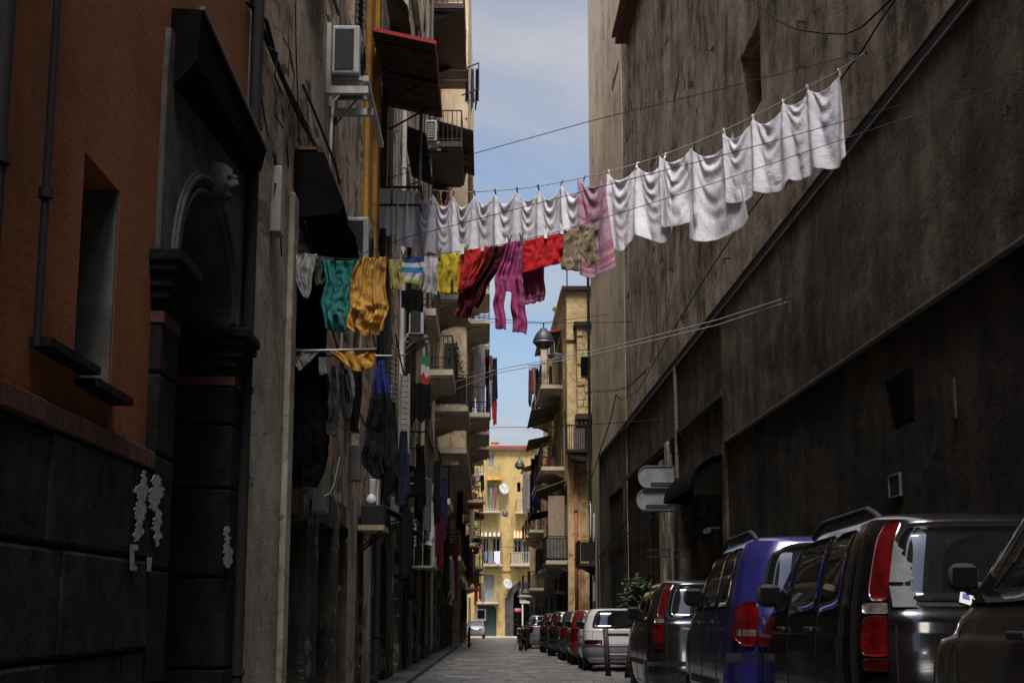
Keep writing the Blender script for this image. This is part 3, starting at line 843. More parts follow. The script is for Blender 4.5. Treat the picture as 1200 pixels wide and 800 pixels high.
class Car:
    """hatchback body as stacked rounded plan outlines; y = 0 at the rear bumper, +y is forward, x = 0 centre"""
    def __init__(s, rows, cr=.10, ds=.085, pr=7, ps=14, wheel=(.60, 2.85, .29), crf=.24):
        s.rows = pchip_rows(rows, 5); s.cr, s.ds, s.pr, s.ps, s.crf = cr, ds, pr, ps, crf
        s.w0, s.w1, s.wr = wheel
    def prof(s, z):
        r = s.rows; zz = np.clip(z, r[0, 0], r[-1, 0])
        return [float(np.interp(zz, r[:, 0], r[:, k])) for k in (1, 2, 3)]
    def S(s, a, z, side=-1):
        """a in 0..1 rear half-face, 1..2 flank, 2..3 front half-face"""
        yr, yf, w = s.prof(z); return s._pt(a, z, yr, yf, w, side)
    def _pt(s, a, z, yr, yf, w, side):
        sc = min(1.0, (yf - yr) / 2.2); cr, crf = s.cr * sc, s.crf * sc; ds = min(s.ds, w * .3)
        if a <= 1: x = (w - ds) * a; y = yr + cr * a ** s.pr
        elif a < 2:
            u = a - 1; y = (yr + cr) * (1 - u) + (yf - crf) * u
            x = w - ds * abs(2 * u - 1) ** s.ps
        else:
            t = 3 - a; x = (w - ds) * t; y = yf - crf * t ** 4
        return Vector((x * side, y, z))
    def a_of_y(s, y, z):
        yr, yf, w = s.prof(z); sc = min(1.0, (yf - yr) / 2.2)
        return 1 + min(1, max(0, (y - yr - s.cr * sc) / max(.01, (yf - s.crf * sc) - (yr + s.cr * sc))))
    def N(s, a, z, side):
        e = .004; p = s.S(a, z, side)
        da = s.S(min(3, a + e), z, side) - s.S(max(0, a - e), z, side)
        dz = s.S(a, min(z + .006, s.rows[-1, 0] - .001), side) - s.S(a, max(z - .006, s.rows[0, 0]), side)
        n = da.cross(dz)
        if n.length < 1e-9: return Vector((0, -1, 0))
        n.normalize()
        c = Vector((0, (s.rows[:, 1].mean() + s.rows[:, 2].mean()) / 2, .6))
        return n if n.dot(p - c) > 0 else -n
    def body(s):
        As = [0, .15, .3, .45, .6, .7, .78, .84, .89, .93, .965, 1.0] + [1 + i / 48 for i in range(1, 48)] + [2, 2.04, 2.08, 2.13, 2.2, 2.3, 2.45, 2.6, 2.8, 3.0]
        ring = [(a, -1) for a in As] + [(a, 1) for a in As[::-1][1:-1]]
        mb = MB(); n = len(ring); rr = s.rows
        for row in rr:
            for a, sd in ring:
                p = s._pt(a, row[0], row[1], row[2], row[3], sd)
                if row[0] < .75:
                    for yc in (s.w0, s.w1):
                        dy = abs(p.y - yc); R_ = s.wr + .05
                        if dy < R_ and abs(p.x) > row[3] * .8: p.z = max(p.z, s.wr + math.sqrt(R_ * R_ - dy * dy))
                mb.v.append(p)
        for j in range(len(rr) - 1):
            for i in range(n):
                i2 = (i + 1) % n
                mb.f.append((j * n + i, j * n + i2, (j + 1) * n + i2, (j + 1) * n + i))
        top = (len(rr) - 1) * n
        mb.f.append(tuple(top + i for i in range(n))); mb.f.append(tuple(range(n))[::-1])
        return mb
    def patch(s, quad, off, th=.012, nu=14, nv=10, rnd=.25, side=-1, wrap=False):
        """quad: [(a,z) bottom-start, bottom-end, top-end, top-start] on the body; rounded corners"""
        (a0, z0), (a1, z1), (a2, z2), (a3, z3) = quad
        def f(u, v, o):
            # superellipse squash for rounded corners
            x, y = 2 * u - 1, 2 * v - 1
            k = rnd
            xs = x * math.sqrt(max(0, 1 - k * y ** 6 * .5)) if k else x
            ys = y * math.sqrt(max(0, 1 - k * x ** 6 * .5)) if k else y
            uu, vv = (xs + 1) / 2, (ys + 1) / 2
            a = (a0 * (1 - uu) + a1 * uu) * (1 - vv) + (a3 * (1 - uu) + a2 * uu) * vv
            z = (z0 * (1 - uu) + z1 * uu) * (1 - vv) + (z3 * (1 - uu) + z2 * uu) * vv
            sd = side
            if a < 0: a = -a; sd = -side
            return s.S(a, z, sd) + s.N(a, z, sd) * o
        mb = MB()
        mb.grid(lambda u, v: f(u, v, off + th), nu, nv)
        k = len(mb.v); mb.grid(lambda u, v: f(u, v, off - .004), nu, nv)
        def rim(seq):
            for p, q in zip(seq, seq[1:]): mb.f.append((p, q, k + q, k + p))
        W = nu + 1
        rim(list(range(0, W))); rim([j * W + nu for j in range(nv + 1)]); rim([nv * W + i for i in range(W)][::-1]); rim([j * W for j in range(nv + 1)][::-1])
        return mb
def xf(mb, o, flip=False):
    c, sn = (-1, -1) if flip else (1, 1)
    mb.v = [Vector((o[0] + c * v.x, o[1] + sn * v.y, o[2] + v.z - SLOPE * c * v.y)) for v in mb.v]
    return mb
def text_mb(txt, size, depth):
    cu = bpy.data.curves.new('t', 'FONT'); cu.body = txt; cu.size = size; cu.extrude = depth; cu.align_x = 'CENTER'; cu.align_y = 'CENTER'
    ob = bpy.data.objects.new('t', cu); COL.objects.link(ob)
    dg = bpy.context.evaluated_depsgraph_get(); me = bpy.data.meshes.new_from_object(ob.evaluated_get(dg))
    mb = MB(); mb.v = [v.co.copy() for v in me.vertices]; mb.f = [tuple(p.vertices) for p in me.polygons]
    bpy.data.objects.remove(ob); bpy.data.curves.remove(cu); bpy.data.meshes.remove(me)
    return mb

def build_car(car, label, loc, pmat, spec, flip=False, group='cars parked along the right wall'):
    """spec: dict of belt, sill heights and style switches"""
    T_ = thing('parked_car', label, 'car', loc, group)
    X = lambda mb: xf(mb, loc, flip)
    b = make('body', X(car.body()), pmat, T_); recalc(b); weighted(b, 38)
    zb, zt = spec['belt'], spec['wtop']
    # rear window
    rw = spec.get('rw', (.80, .86))
    w = make('rear_window', X(car.patch([(-rw[1], zb + .02), (rw[1], zb + .02), (rw[0], zt), (-rw[0], zt)], .004, .006, 20, 8, spec.get('rrnd', .35))), M['carglass'], T_, smooth=True)
    sl = X(car.patch([(-rw[1] - .03, zb - .005), (rw[1] + .03, zb - .005), (rw[0] + .03, zt + .025), (-rw[0] - .03, zt + .025)], .001, .004, 20, 8, spec.get('rrnd', .35)))
    make('window_seal', sl, M['seal'], w, smooth=True)
    wp = MB(); p0 = car.S(.1, zb + .03) + Vector((0, -.03, 0)); p1 = car.S(.55, zb + .09, 1) + Vector((0, -.03, 0))
    if spec.get('wiper', True):
        wp.bar(p0, p1, .018, .012); wp.lathe([(.03, 0), (.025, .03)], p0 + Vector((0, .03, 0)), 10, (0, -1, 0)); make('rear_wiper', X(wp), M['carblack'], w)
    # side windows
    for sd in (-1, 1):
        for (yb0, yb1, yt0, yt1) in spec['sidewin']:
            q = [(car.a_of_y(yb0, zb), zb), (car.a_of_y(yb1, zb), zb + spec.get('rise', 0)), (car.a_of_y(yt1, zt), zt - .01), (car.a_of_y(yt0, zt), zt - .01)]
            sw = make('side_window', X(car.patch(q, .004, .004, 12, 8, .22, sd)), M['carglass'], T_, smooth=True)
            e = .018
            q2 = [(car.a_of_y(yb0 - e, zb), zb - e), (car.a_of_y(yb1 + e, zb), zb + spec.get('rise', 0) - e), (car.a_of_y(yt1 + e, zt), zt - .01 + e), (car.a_of_y(yt0 - e, zt), zt - .01 + e)]
            make('window_seal', X(car.patch(q2, .0005, .003, 12, 8, .22, sd)), M['seal'], sw, smooth=True)
        # tail lamp
        for (a0, a1, z0, z1, mt, lab) in spec['lamps']:
            make('tail_light', X(car.patch([(a0, z0), (a1, z0), (a1, z1), (a0, z1)], .002, .016, 10, 14, .25 if lab == 0 else lab, sd)), mt, T_, smooth=True)
        # mirror
        ym = spec['mirror']; zz = zb + .08
        base = car.S(car.a_of_y(ym, zz), zz, sd)
        ms = spec.get('mscale', .85); mm = MB(); c = base + Vector((sd * .115, -.02, .02))
        nlat, nlon = 8, 12; bb = len(mm.v)
        for i in range(nlat + 1):
            th = math.pi * i / nlat
            for j in range(nlon):
                ph = 2 * math.pi * j / nlon
                sx = math.sin(th) * math.cos(ph); sy = math.sin(th) * math.sin(ph); sz = math.cos(th)
                mm.v.append(c + ms * Vector((.10 * math.copysign(abs(sx) ** .7, sx), .065 * sy * (1.3 if sy > 0 else .5), .09 * math.copysign(abs(sz) ** .7, sz))))
        for i in range(nlat):
            for j in range(nlon):
                j2 = (j + 1) % nlon; mm.f.append((bb + i * nlon + j, bb + i * nlon + j2, bb + (i + 1) * nlon + j2, bb + (i + 1) * nlon + j))
        mm.bar(base + Vector((-sd * .03, 0, -.03)), c + Vector((-sd * .02, 0, -.04)), .05, .05)
        mi = make('mirror', X(mm), spec.get('mirror_mat', M['carblack']), T_, smooth=True)
        gm = MB().box(c.x - .075 * ms, c.x + .075 * ms, c.y - .042 * ms - .002, c.y - .036 * ms, c.z - .06 * ms, c.z + .06 * ms)
        make('mirror_glass', X(gm), M['carglass'], mi)
        # door seams, rub strip, handles
        sm = MB()
        for ys in spec['seams']:
            pts = []
            for z in np.linspace(.34, zb - .02, 9):
                a = car.a_of_y(ys, z); pts.append(car.S(a, z, sd) + car.N(a, z, sd) * .0005)
            sm.tube(pts, .004, 4)
        pts = []
        for y in np.linspace(spec['seams'][0], spec['seams'][-1], 9):
            a = car.a_of_y(y, .34); pts.append(car.S(a, .34, sd) + car.N(a, .34, sd) * .0005)
        sm.tube(pts, .004, 4)
        make('door_seam', X(sm), M['seal'], T_)
        if spec.get('strip', True):
            rs = MB(); pts = []
            for y in np.linspace(.95, car.rows[3, 2] - 1.0, 12):
                a = car.a_of_y(y, .58); pts.append(car.S(a, .58, sd) + car.N(a, .58, sd) * .006)
            for p, q in zip(pts, pts[1:]): rs.bar(p, q, .02, .06)
            make('rub_strip', X(rs), M['carblack'], T_)
        for ys in spec['seams'][:-1]:
            a = car.a_of_y(ys + .16, zb - .12); p = car.S(a, zb - .12, sd) + car.N(a, zb - .12, sd) * .018
            hm = MB().bar(p - Vector((0, .09, 0)), p + Vector((0, .09, 0)), .025, .03)
            bevel(make('door_handle', X(hm), spec.get('handle', M['carblack']), T_), .008)
        if spec.get('rails'):
            y0, y1 = spec['rails']; pts = []; zr = car.rows[-1, 0]
            for k in range(13):
                u = k / 12; y = y0 + (y1 - y0) * u
                pts.append(Vector((sd * spec.get('railx', .54), y, zr - .045 + .075 * min(1, min(u, 1 - u) * 7))))
            make('roof_rail', X(MB().tube(pts, .02, 8)), M['carblack'], T_, smooth=True)
    # windscreen
    ws = spec['ws']
    make('windscreen', X(car.patch([(-(3 - ws[2]), ws[0]), ((3 - ws[2]), ws[0]), ((3 - ws[2]), ws[1]), (-(3 - ws[2]), ws[1])], .003, .004, 16, 8, .2) if False else front_patch(car, ws)), M['carglass'], T_, smooth=True)
    # bumper, plate
    bz0, bz1 = spec.get('bumper', (.26, .52))
    bp = car.patch([(-1.10, bz0), (1.10, bz0), (1.10, bz1), (-1.10, bz1)], .006, .03, 40, 6, .15)
    make('rear_bumper', X(bp), spec.get('bmat', M['carblack']), T_, smooth=True)
    pz = spec.get('plate', .62)
    p = car.S(0, pz); pb = MB().box(-.26, .26, p.y - .03, p.y - .012, pz - .055, pz + .055)
    pl = make('number_plate', X(pb), M['plate'], T_)
    if spec.get('badge'):
        for (txt, size, bx, bzz) in spec['badge']:
            tm = text_mb(txt, size, .003); q = car.S(abs(bx) / .75, bzz, -1 if bx < 0 else 1)
            tm.v = [Vector((bx + v.x, q.y - .008 + v.z * -1, bzz + v.y)) for v in tm.v]
            make('badge', X(tm), M['chrome'], T_)
    # tailgate shut line
    sm = MB(); za, zt_ = spec.get('gate', .60), zb - .03
    pts = [car.S(.84, z, -1) + car.N(.84, z, -1) * .001 for z in np.linspace(zt_, za, 6)] + [car.S(abs(a), za, -1 if a < 0 else 1) + car.N(abs(a), za, -1 if a < 0 else 1) * .001 for a in np.linspace(-.8, .8, 17)] + [car.S(.84, z, 1) + car.N(.84, z, 1) * .001 for z in np.linspace(za, zt_, 6)]
    make('tailgate_seam', X(sm.tube(pts, .005, 4)), M['seal'], T_)
    hz_ = spec.get('grip', zb - .13); q = car.S(0, hz_)
    bevel(make('tailgate_handle', X(MB().box(-.24, .24, q.y - .022, q.y - .004, hz_ - .022, hz_ + .022)), M['carblack'] if pmat.name.startswith('black') is False else M['dkmetal'], T_), .008)
    # spoiler / third light
    if spec.get('spoiler'):
        zr = spec['wtop'] + .05; q = car.S(0, zr); sp = MB()
        sp.hexa([(-.5, q.y - .06, zr), (.5, q.y - .06, zr), (.48, q.y + .14, zr + .03), (-.48, q.y + .14, zr + .03),
                 (-.5, q.y - .06, zr + .02), (.5, q.y - .06, zr + .02), (.48, q.y + .16, zr + .06), (-.48, q.y + .16, zr + .06)])
        bevel(make('spoiler', X(sp), pmat, T_), .012)
    # wheels
    for sd in (-1, 1):
        for yc in (car.w0, car.w1):
            xw = sd * (car.prof(.5)[2] - .015)
            wm = MB().lathe([(car.wr * .62, .0), (car.wr * .9, .0), (car.wr, -.03), (car.wr, -.17), (car.wr * .9, -.2), (car.wr * .4, -.2)], (xw, yc, car.wr), 28, (sd, 0, 0))
            wh = make('wheel', X(wm), M['tyre'], T_, smooth=False); weighted(wh, 30)
            rm = MB().lathe([(.03, -.005), (car.wr * .3, -.012), (car.wr * .55, -.03), (car.wr * .62, -.004), (car.wr * .66, -.004), (car.wr * .66, -.06)], (xw, yc, car.wr), 28, (sd, 0, 0))
            make('rim', X(rm), M['rim'], wh, smooth=True)
    # dark underside
    ub = MB().box(-car.prof(.4)[2] + .16, car.prof(.4)[2] - .16, .25, car.rows[:, 2].max() - .25, .18, .60)
    make('underbody', X(ub), M['seal'], T_)
    if spec.get('antenna'):
        yy, ln = spec['antenna']; zr = car.rows[-1, 0]
        make('antenna', X(MB().tube([(0, yy, zr - .01), (0, yy - ln * .45, zr + ln * .8)], [.006, .003], 6)), M['carblack'], T_)
    if spec.get('headlights'):
        for sd in (-1, 1):
            hz = spec['headlights']
            make('headlight', X(car.patch([(2.25, hz), (2.7, hz), (2.7, hz + .14), (2.25, hz + .17)], .002, .015, 10, 8, .35, sd)), M['clearlamp'], T_, smooth=True)
    return T_
def front_patch(car, ws):
    z0, z1, a0 = ws; mb = MB()
    def f(u, v, o):
        z = z0 + (z1 - z0) * v; x = 2 * u - 1; sd = -1 if x < 0 else 1; a = 3 - abs(x) * a0
        return car.S(a, z, sd) + car.N(a, z, sd) * o
    mb.grid(lambda u, v: f(u, v, .006), 20, 8); mb.grid(lambda u, v: f(1 - u, v, -.004), 20, 8)
    return mb

# shapes: rows of (z, y_rear, y_front, half width)
def tall_hatch(L, W, H, belt, hood, wsb, rlean=.16, floor=.20):
    h = W / 2; f = (H - belt)
    return [(floor, .12, L - .12, h - .10), (floor + .12, .03, L - .02, h - .03), (.46, .0, L, h - .005), (.60, .015, L - .01, h), (hood - .12, .04, L - .06, h - .002),
            (hood - .03, .055, L - .16, h - .006), (hood, .06, L - .34, h - .012), (hood + .06, .065, min(wsb + .42, L - .42), h - .018), (belt, .075 + rlean * .1, wsb + .05, h - .024), (belt + .03, .08 + rlean * .14, wsb, h - .028),
            (belt + f * .35, .09 + rlean * .45, wsb - .24, h - .065), (belt + f * .70, .10 + rlean * .85, wsb - .52, h - .12), (H - .085, .12 + rlean, wsb - .76, h - .165),
            (H - .045, .15 + rlean, wsb - .90, h - .195), (H - .02, .22 + rlean, wsb - 1.06, h - .25), (H - .006, .36 + rlean, wsb - 1.25, h - .36), (H, .62 + rlean, wsb - 1.45, h - .52)]
# ------------------------------------------------------------------ the parked cars
P_black = car_paint('black_car_paint', (.003, .003, .0035), 0, .14)
P_black2 = car_paint('black_car_paint_dusty', (.006, .006, .007), 0, .16)
P_purple = car_paint('violet_blue_car_paint', (.014, .013, .095), .2, .25)
P_white = car_paint('white_car_paint', (.40, .40, .40), 0, .35)
P_red = car_paint('dark_red_car_paint', (.10, .008, .010), .1, .25)
P_grey = car_paint('grey_car_paint', (.10, .095, .088), .5, .25)
P_slate = car_paint('dark_slate_car_paint', (.035, .037, .04), .4, .3)
P_silver = car_paint('silver_car_paint', (.33, .33, .33), .6, .3)

def lamps_tall(z0, z1, zb):
    return [(.892, 1.004, zb + .03, z1, M['redlamp'], 0), (.89, 1.012, zb - .035, zb + .022, M['clearlamp'], 0),
            (.89, 1.012, zb - .24, zb - .043, M['redlamp'], 0), (.89, 1.01, z0, zb - .248, M['darkred'], 0)]
c_van = Car(tall_hatch(3.62, 1.60, 1.60, 1.08, .97, 2.92, .12), wheel=(.62, 2.94, .29))
spec_van = dict(belt=1.10, wtop=1.505, rise=-.03, sidewin=[(.52, 1.02, .58, 1.00), (1.10, 1.86, 1.08, 1.80), (1.94, 2.80, 1.88, 2.16)],
    seams=[1.06, 1.90, 2.82], lamps=lamps_tall(.78, 1.53, 1.09), mirror=2.72, ws=(1.12, 1.49, .80), rails=(.45, 2.15), railx=.55, antenna=(.75, .22), rrnd=.2,
    bumper=(.26, .62), bmat=P_black, plate=.80, rw=(.86, .87))
T_ = build_car(c_van, 'black tall hatchback with roof rails, torn white film beside its red tail light', (2.53, 7.3, gz(7.3)), P_black, spec_van)
# what sticks to its rear window and tailgate
def sticker(car, T_, loc, name, pts, mat, lift=.013):
    mb = MB(); n = len(pts); f = []
    for (x, z) in pts:
        yr, yf, w = car.prof(z); a = abs(x) / max(.1, w - car.ds); sd = -1 if x < 0 else 1
        f.append(car.S(min(a, 1), z, sd) + car.N(min(a, 1), z, sd) * lift)
    mb.v = f + [p + Vector((0, .002, 0)) for p in f]; mb.f = [tuple(range(n)), tuple(range(n, 2 * n))[::-1]] + [(i, (i + 1) % n, n + (i + 1) % n, n + i) for i in range(n)]
    return make(name, xf(mb, loc), mat, T_)
Lk = (2.53, 7.3, gz(7.3))
M['film'] = rough_mat('torn_white_film', (.085, .09, .095), (.05, .053, .056), 25, .5, 0, .3, .003)
def film(rows):
    def f(u, v):
        z = rows[0][0] + (rows[-1][0] - rows[0][0]) * v; zz = [q[0] for q in rows]; xl = -.592; xr = float(np.interp(z, zz, [q[1] for q in rows])) + .008 * math.sin(z * 170) + .006 * math.sin(z * 83)
        x = xl + (xr - xl) * u; yr, yf, w_ = c_van.prof(z); a = min(1, abs(x) / max(.1, w_ - c_van.ds)); return c_van.S(a, z) + c_van.N(a, z, -1) * .013, c_van.N(a, z, -1)
    make('torn_film', xf(MB().sheet(f, 6, 24, .0015), Lk), M['film'], T_)
film([(1.09, -.47), (1.10, -.475), (1.13, -.485), (1.17, -.49), (1.195, -.50)]); film([(1.215, -.515), (1.23, -.485), (1.27, -.475), (1.31, -.485), (1.37, -.515), (1.43, -.53), (1.47, -.55), (1.49, -.575)])
M['st_white'] = paint('sticker_white', (.62, .6, .62), .5, 0, 0, 0); M['st_blue'] = paint('sticker_blue', (.09, .09, .42), .5, 0, 0, 0); M['st_red'] = paint('sticker_red', (.45, .03, .04), .5, 0, 0, 0)
s1 = sticker(c_van, T_, Lk, 'sticker', [(-.27, 1.115), (-.19, 1.09), (-.185, 1.14), (-.255, 1.17)], M['st_white'], .014)
sticker(c_van, T_, Lk, 'sticker_print', [(-.25, 1.135), (-.215, 1.125), (-.215, 1.15), (-.245, 1.16)], M['st_blue'], .017)
sticker(c_van, T_, Lk, 'sticker', [(-.15, 1.11), (.02, 1.075), (.03, 1.19), (-.19, 1.205)], M['st_white'], .014)
sticker(c_van, T_, Lk, 'sticker_print', [(-.13, 1.115), (.0, 1.09), (.0, 1.13), (-.155, 1.155)], M['st_blue'], .017)
for k in range(6):   # illegible red lettering strip
    x = -.165 + k * .03
    sticker(c_van, T_, Lk, 'sticker_print', [(x, 1.163), (x + .02, 1.16), (x + .018, 1.186), (x - .002, 1.189)], M['st_red'], .017)

M['lampwhite'] = M['clearlamp']
c_pur = Car(tall_hatch(3.52, 1.60, 1.66, 1.12, .99, 2.78, .13), wheel=(.58, 2.86, .28))
spec_pur = dict(belt=1.145, wtop=1.565, sidewin=[(.48, .98, .55, .98), (1.06, 1.80, 1.05, 1.76), (1.88, 2.66, 1.84, 2.06)], seams=[1.02, 1.84, 2.70],
    lamps=[(.875, 1.035, .86, 1.17, M['redlamp'], .85), (.89, 1.02, .93, .975, M['lampwhite'], .3)],
    mirror=2.56, ws=(1.16, 1.55, .80), gate=.835, rails=(.40, 2.10), railx=.56, bumper=(.26, .82), bmat=P_purple, plate=.93, rw=(.80, .84), rrnd=.55, badge=[('1.2 16v', .075, -.50, 1.03)])
build_car(c_pur, 'violet-blue tall hatchback with black roof rails and mid-height tail lights', (2.38, 10.3, gz(10.3)), P_purple, spec_pur)

c_blk = Car(tall_hatch(3.54, 1.58, 1.55, 1.06, .95, 2.84, .12), wheel=(.60, 2.88, .285))
spec_blk = dict(belt=1.075, wtop=1.46, sidewin=[(.50, 1.0, .56, .98), (1.08, 1.82, 1.06, 1.76), (1.90, 2.72, 1.84, 2.10)], seams=[1.04, 1.86, 2.76],
    lamps=lamps_tall(.74, 1.48, 1.065), mirror=2.64, ws=(1.10, 1.45, .80), bumper=(.26, .60), bmat=P_black2, plate=.80, rw=(.86, .87), rrnd=.25, spoiler=False)
build_car(c_blk, 'small black hatchback with tall red tail lights, between violet car and white car', (2.42, 17.0, gz(17)), P_black2, spec_blk)

c_wht = Car(tall_hatch(3.65, 1.55, 1.40, .93, .86, 2.78, .11), wheel=(.62, 2.95, .27))
spec_wht = dict(belt=.955, wtop=1.325, sidewin=[(.55, 1.70, .66, 1.64), (1.80, 2.66, 1.74, 2.02)], seams=[1.74, 2.70],
    lamps=[(.52, 1.03, .60, .70, M['darkred'], 0)], mirror=2.56, ws=(.97, 1.31, .80), bumper=(.30, .57), bmat=paint('grey_bumper', (.10, .10, .12), .5), plate=.44, rw=(.84, .86), rrnd=.2, mirror_mat=M['carblack'])
build_car(c_wht, 'white boxy hatchback with low tail lights parked behind the leaning bollards', (2.45, 33.0, gz(33)), P_white, spec_wht)

def generic(label, L, W, H, belt, loc, pm, tall=True, roof=None):
    c = Car(tall_hatch(L, W, H, belt - .02, belt - .10, L * .79, .16), wheel=(L * .17, L * .81, .28))
    f = L / 3.6
    sp = dict(belt=belt, wtop=H - .09, sidewin=[(.5 * f, 1.0 * f, .58 * f, .98 * f), (1.08 * f, 1.84 * f, 1.06 * f, 1.74 * f), (1.92 * f, 2.70 * f, 1.84 * f, 2.06 * f)], seams=[1.04 * f, 1.88 * f, 2.74 * f],
        lamps=lamps_tall(.74, H - .08, belt) if tall else [(.72, 1.06, belt - .30, belt - .04, M['redlamp'], 0)], mirror=2.60 * f, ws=(belt + .02, H - .1, .8), plate=.75, bumper=(.26, .58), bmat=pm)
    return build_car(c, label, loc, pm, sp)
generic('dark red hatchback parked just beyond the white boxy car', 3.75, 1.62, 1.44, .98, (2.42, 38.2, gz(38.2)), P_red, False)
generic('dark slate hatchback between two other parked cars beyond the dark red one', 3.8, 1.62, 1.46, .99, (2.33, 43.2, gz(43.2)), P_slate, False)
generic('black hatchback with tall red tail lights and dusty roof, beyond the slate one', 3.7, 1.60, 1.50, 1.02, (2.16, 49.2, gz(49.2)), P_black2, True)
generic('dark hatchback with tall red tail lights, second last of the parked row', 3.7, 1.60, 1.50, 1.02, (2.03, 56.0, gz(56)), P_black2, True)
generic('silver hatchback at the far end of the parked row, beside the scooters', 3.7, 1.60, 1.50, 1.02, (1.62, 66.5, gz(66.5)), P_silver, False)

# the car across the end of the street, facing the camera
c_end = Car(tall_hatch(3.6, 1.55, 1.52, 1.0, .92, 2.9, .12), wheel=(.6, 2.9, .28))
sp_end = dict(belt=1.01, wtop=1.42, sidewin=[(.5, 1.0, .56, .98), (1.08, 1.84, 1.06, 1.76), (1.92, 2.72, 1.84, 2.1)], seams=[1.04, 1.88, 2.76], lamps=[(.72, 1.04, .7, .95, M['redlamp'], 0)],
    mirror=2.6, ws=(1.03, 1.42, .86), bumper=(.26, .58), headlights=.66)
build_car(c_end, 'pale grey car facing the camera by the green garage door at the street end', (-2.75, 126.4, gz(126.4)), P_silver, sp_end, flip=True, group=None)

# the grey car at the right edge: its front wing is nearest the camera
c_gry = Car(tall_hatch(3.58, 1.66, 1.60, 1.07, .97, 3.0, .16), wheel=(.62, 2.86, .30), crf=.22)
spec_gry = dict(mscale=.62, belt=1.085, wtop=1.49, sidewin=[(.5, 1.02, .58, .98), (1.12, 1.84, 1.08, 1.78), (1.92, 2.72, 1.86, 2.12)], seams=[1.06, 1.88, 2.76], lamps=[(.72, 1.05, .75, 1.0, M['redlamp'], 0)],
    mirror=2.70, ws=(1.11, 1.48, .86), bumper=(.26, .58), strip=False, headlights=.62)
T_ = build_car(c_gry, 'grey car cut off by the right picture edge, its front wing and mirror nearest', (2.58, 3.03, gz(3.03)), P_grey, spec_gry)

# two scooters at the head of the row
def scooter(label, loc, pm, rz):
    T_ = thing('scooter', label, 'scooter', loc, 'scooters at the far end of the parked row')
    c, sn = math.cos(rz), math.sin(rz)
    def X(mb):
        mb.v = [Vector((loc[0] + c * v.x - sn * v.y, loc[1] + sn * v.x + c * v.y, loc[2] + v.z)) for v in mb.v]; return mb
    b = MB(); b.tube([(0, .15, .45), (0, .45, .62), (0, .85, .60), (0, 1.05, .48)], [.12, .17, .15, .06], 10)   # rear body
    b.hexa([(-.15, -.35, .28), (.15, -.35, .28), (.15, .3, .26), (-.15, .3, .26), (-.15, -.35, .34), (.15, -.35, .34), (.15, .3, .36), (-.15, .3, .36)])
    b.hexa([(-.2, -.42, .3), (.2, -.42, .3), (.2, -.36, .3), (-.2, -.36, .3), (-.22, -.62, .92), (.22, -.62, .92), (.22, -.56, .92), (-.22, -.56, .92)])
    bevel(make('body', X(b), pm, T_), .02)
    s = MB(); s.tube([(0, .1, .76), (0, .4, .80), (0, .8, .82)], [.1, .13, .1], 10); make('seat', X(s), M['seal'], T_, smooth=True)
    h = MB(); h.tube([(-.34, -.52, 1.05), (-.1, -.60, 1.0), (.1, -.60, 1.0), (.34, -.52, 1.05)], .022, 8); h.tube([(0, -.6, 1.0), (0, -.8, .3)], .03, 8); make('handlebar', X(h), M['dkmetal'], T_)
    for y in (-.82, .85):
        w_ = MB().lathe([(.16, -.04), (.22, -.05), (.24, 0), (.22, .05), (.16, .04)], (0, y, .24), 20, (1, 0, 0)); wh = make('wheel', X(w_), M['tyre'], T_)
        make('rim', X(MB().lathe([(.03, -.05), (.15, -.035), (.15, .035), (.03, .05)], (0, y, .24), 16, (1, 0, 0))), M['rim'], wh)
    make('tail_light', X(MB().box(-.06, .06, 1.05, 1.08, .52, .60)), M['redlamp'], T_)
    for sx in (-1, 1):
        m_ = MB(); m_.bar((sx * .25, -.54, 1.05), (sx * .33, -.52, 1.22), .012); m_.box(sx * .33 - .05, sx * .33 + .05, -.53, -.51, 1.2, 1.29); make('mirror', X(m_), M['carblack'], T_)
scooter('black scooter standing in front of the last parked car by the road', (.62, 61.5, gz(61.5)), P_black, R(172))
scooter('grey scooter standing beyond the black scooter at the end of the row', (.55, 64.5, gz(64.5)), P_grey, R(176))
# ------------------------------------------------------------------ left side of the street
def lite(label, p, q, h, mat, name='hanging_cloth', cat='laundry', group=None, seed=0, nu=14, nv=8, folds=3.0, amp=.03, taper=0.0, shape=None):
    """a small garment pegged between p and q, hanging h metres, with vertical folds"""
    p, q = Vector(p), Vector(q); d = (q - p); L = d.length; d.normalize(); n = Vector((d.y, -d.x, 0)).normalized()
    r = random.Random(seed); ph = r.uniform(0, 6.28); ph2 = r.uniform(0, 6.28)
    def f(u, v):
        w = 1 - taper * v
        uu = .5 + (u - .5) * w
        hh = h * (1 + .07 * math.sin(u * 5 + ph2) + (.10 * math.sin(u * 11 + ph)))
        a = amp * (.35 + .9 * v) * math.sin(u * folds * 6.28 + ph + v * 1.2) + amp * .5 * math.sin(u * folds * 15 + ph2)
        sg = -.10 * h * (1 - v) * (1 - abs(math.cos(u * math.pi * 2)))
        pt = p + d * (uu * L) + Vector((0, 0, -hh * v + sg * .6)) + n * a
        return pt, n
    mb = MB()
    mb.sheet(f, nu, nv, .006)
    mb.uv = [(i / nu, 1 - j / nv) for j in range(nv + 1) for i in range(nu + 1)] + [(1 - i / nu, 1 - j / nv) for j in range(nv + 1) for i in range(nu + 1)]
    if shape == 'shirt':
        mb.v = [v for v in mb.v]
    o = make(name, mb, mat, loc=p.lerp(q, .5), smooth=True)
    return tag(o, label, cat, group)

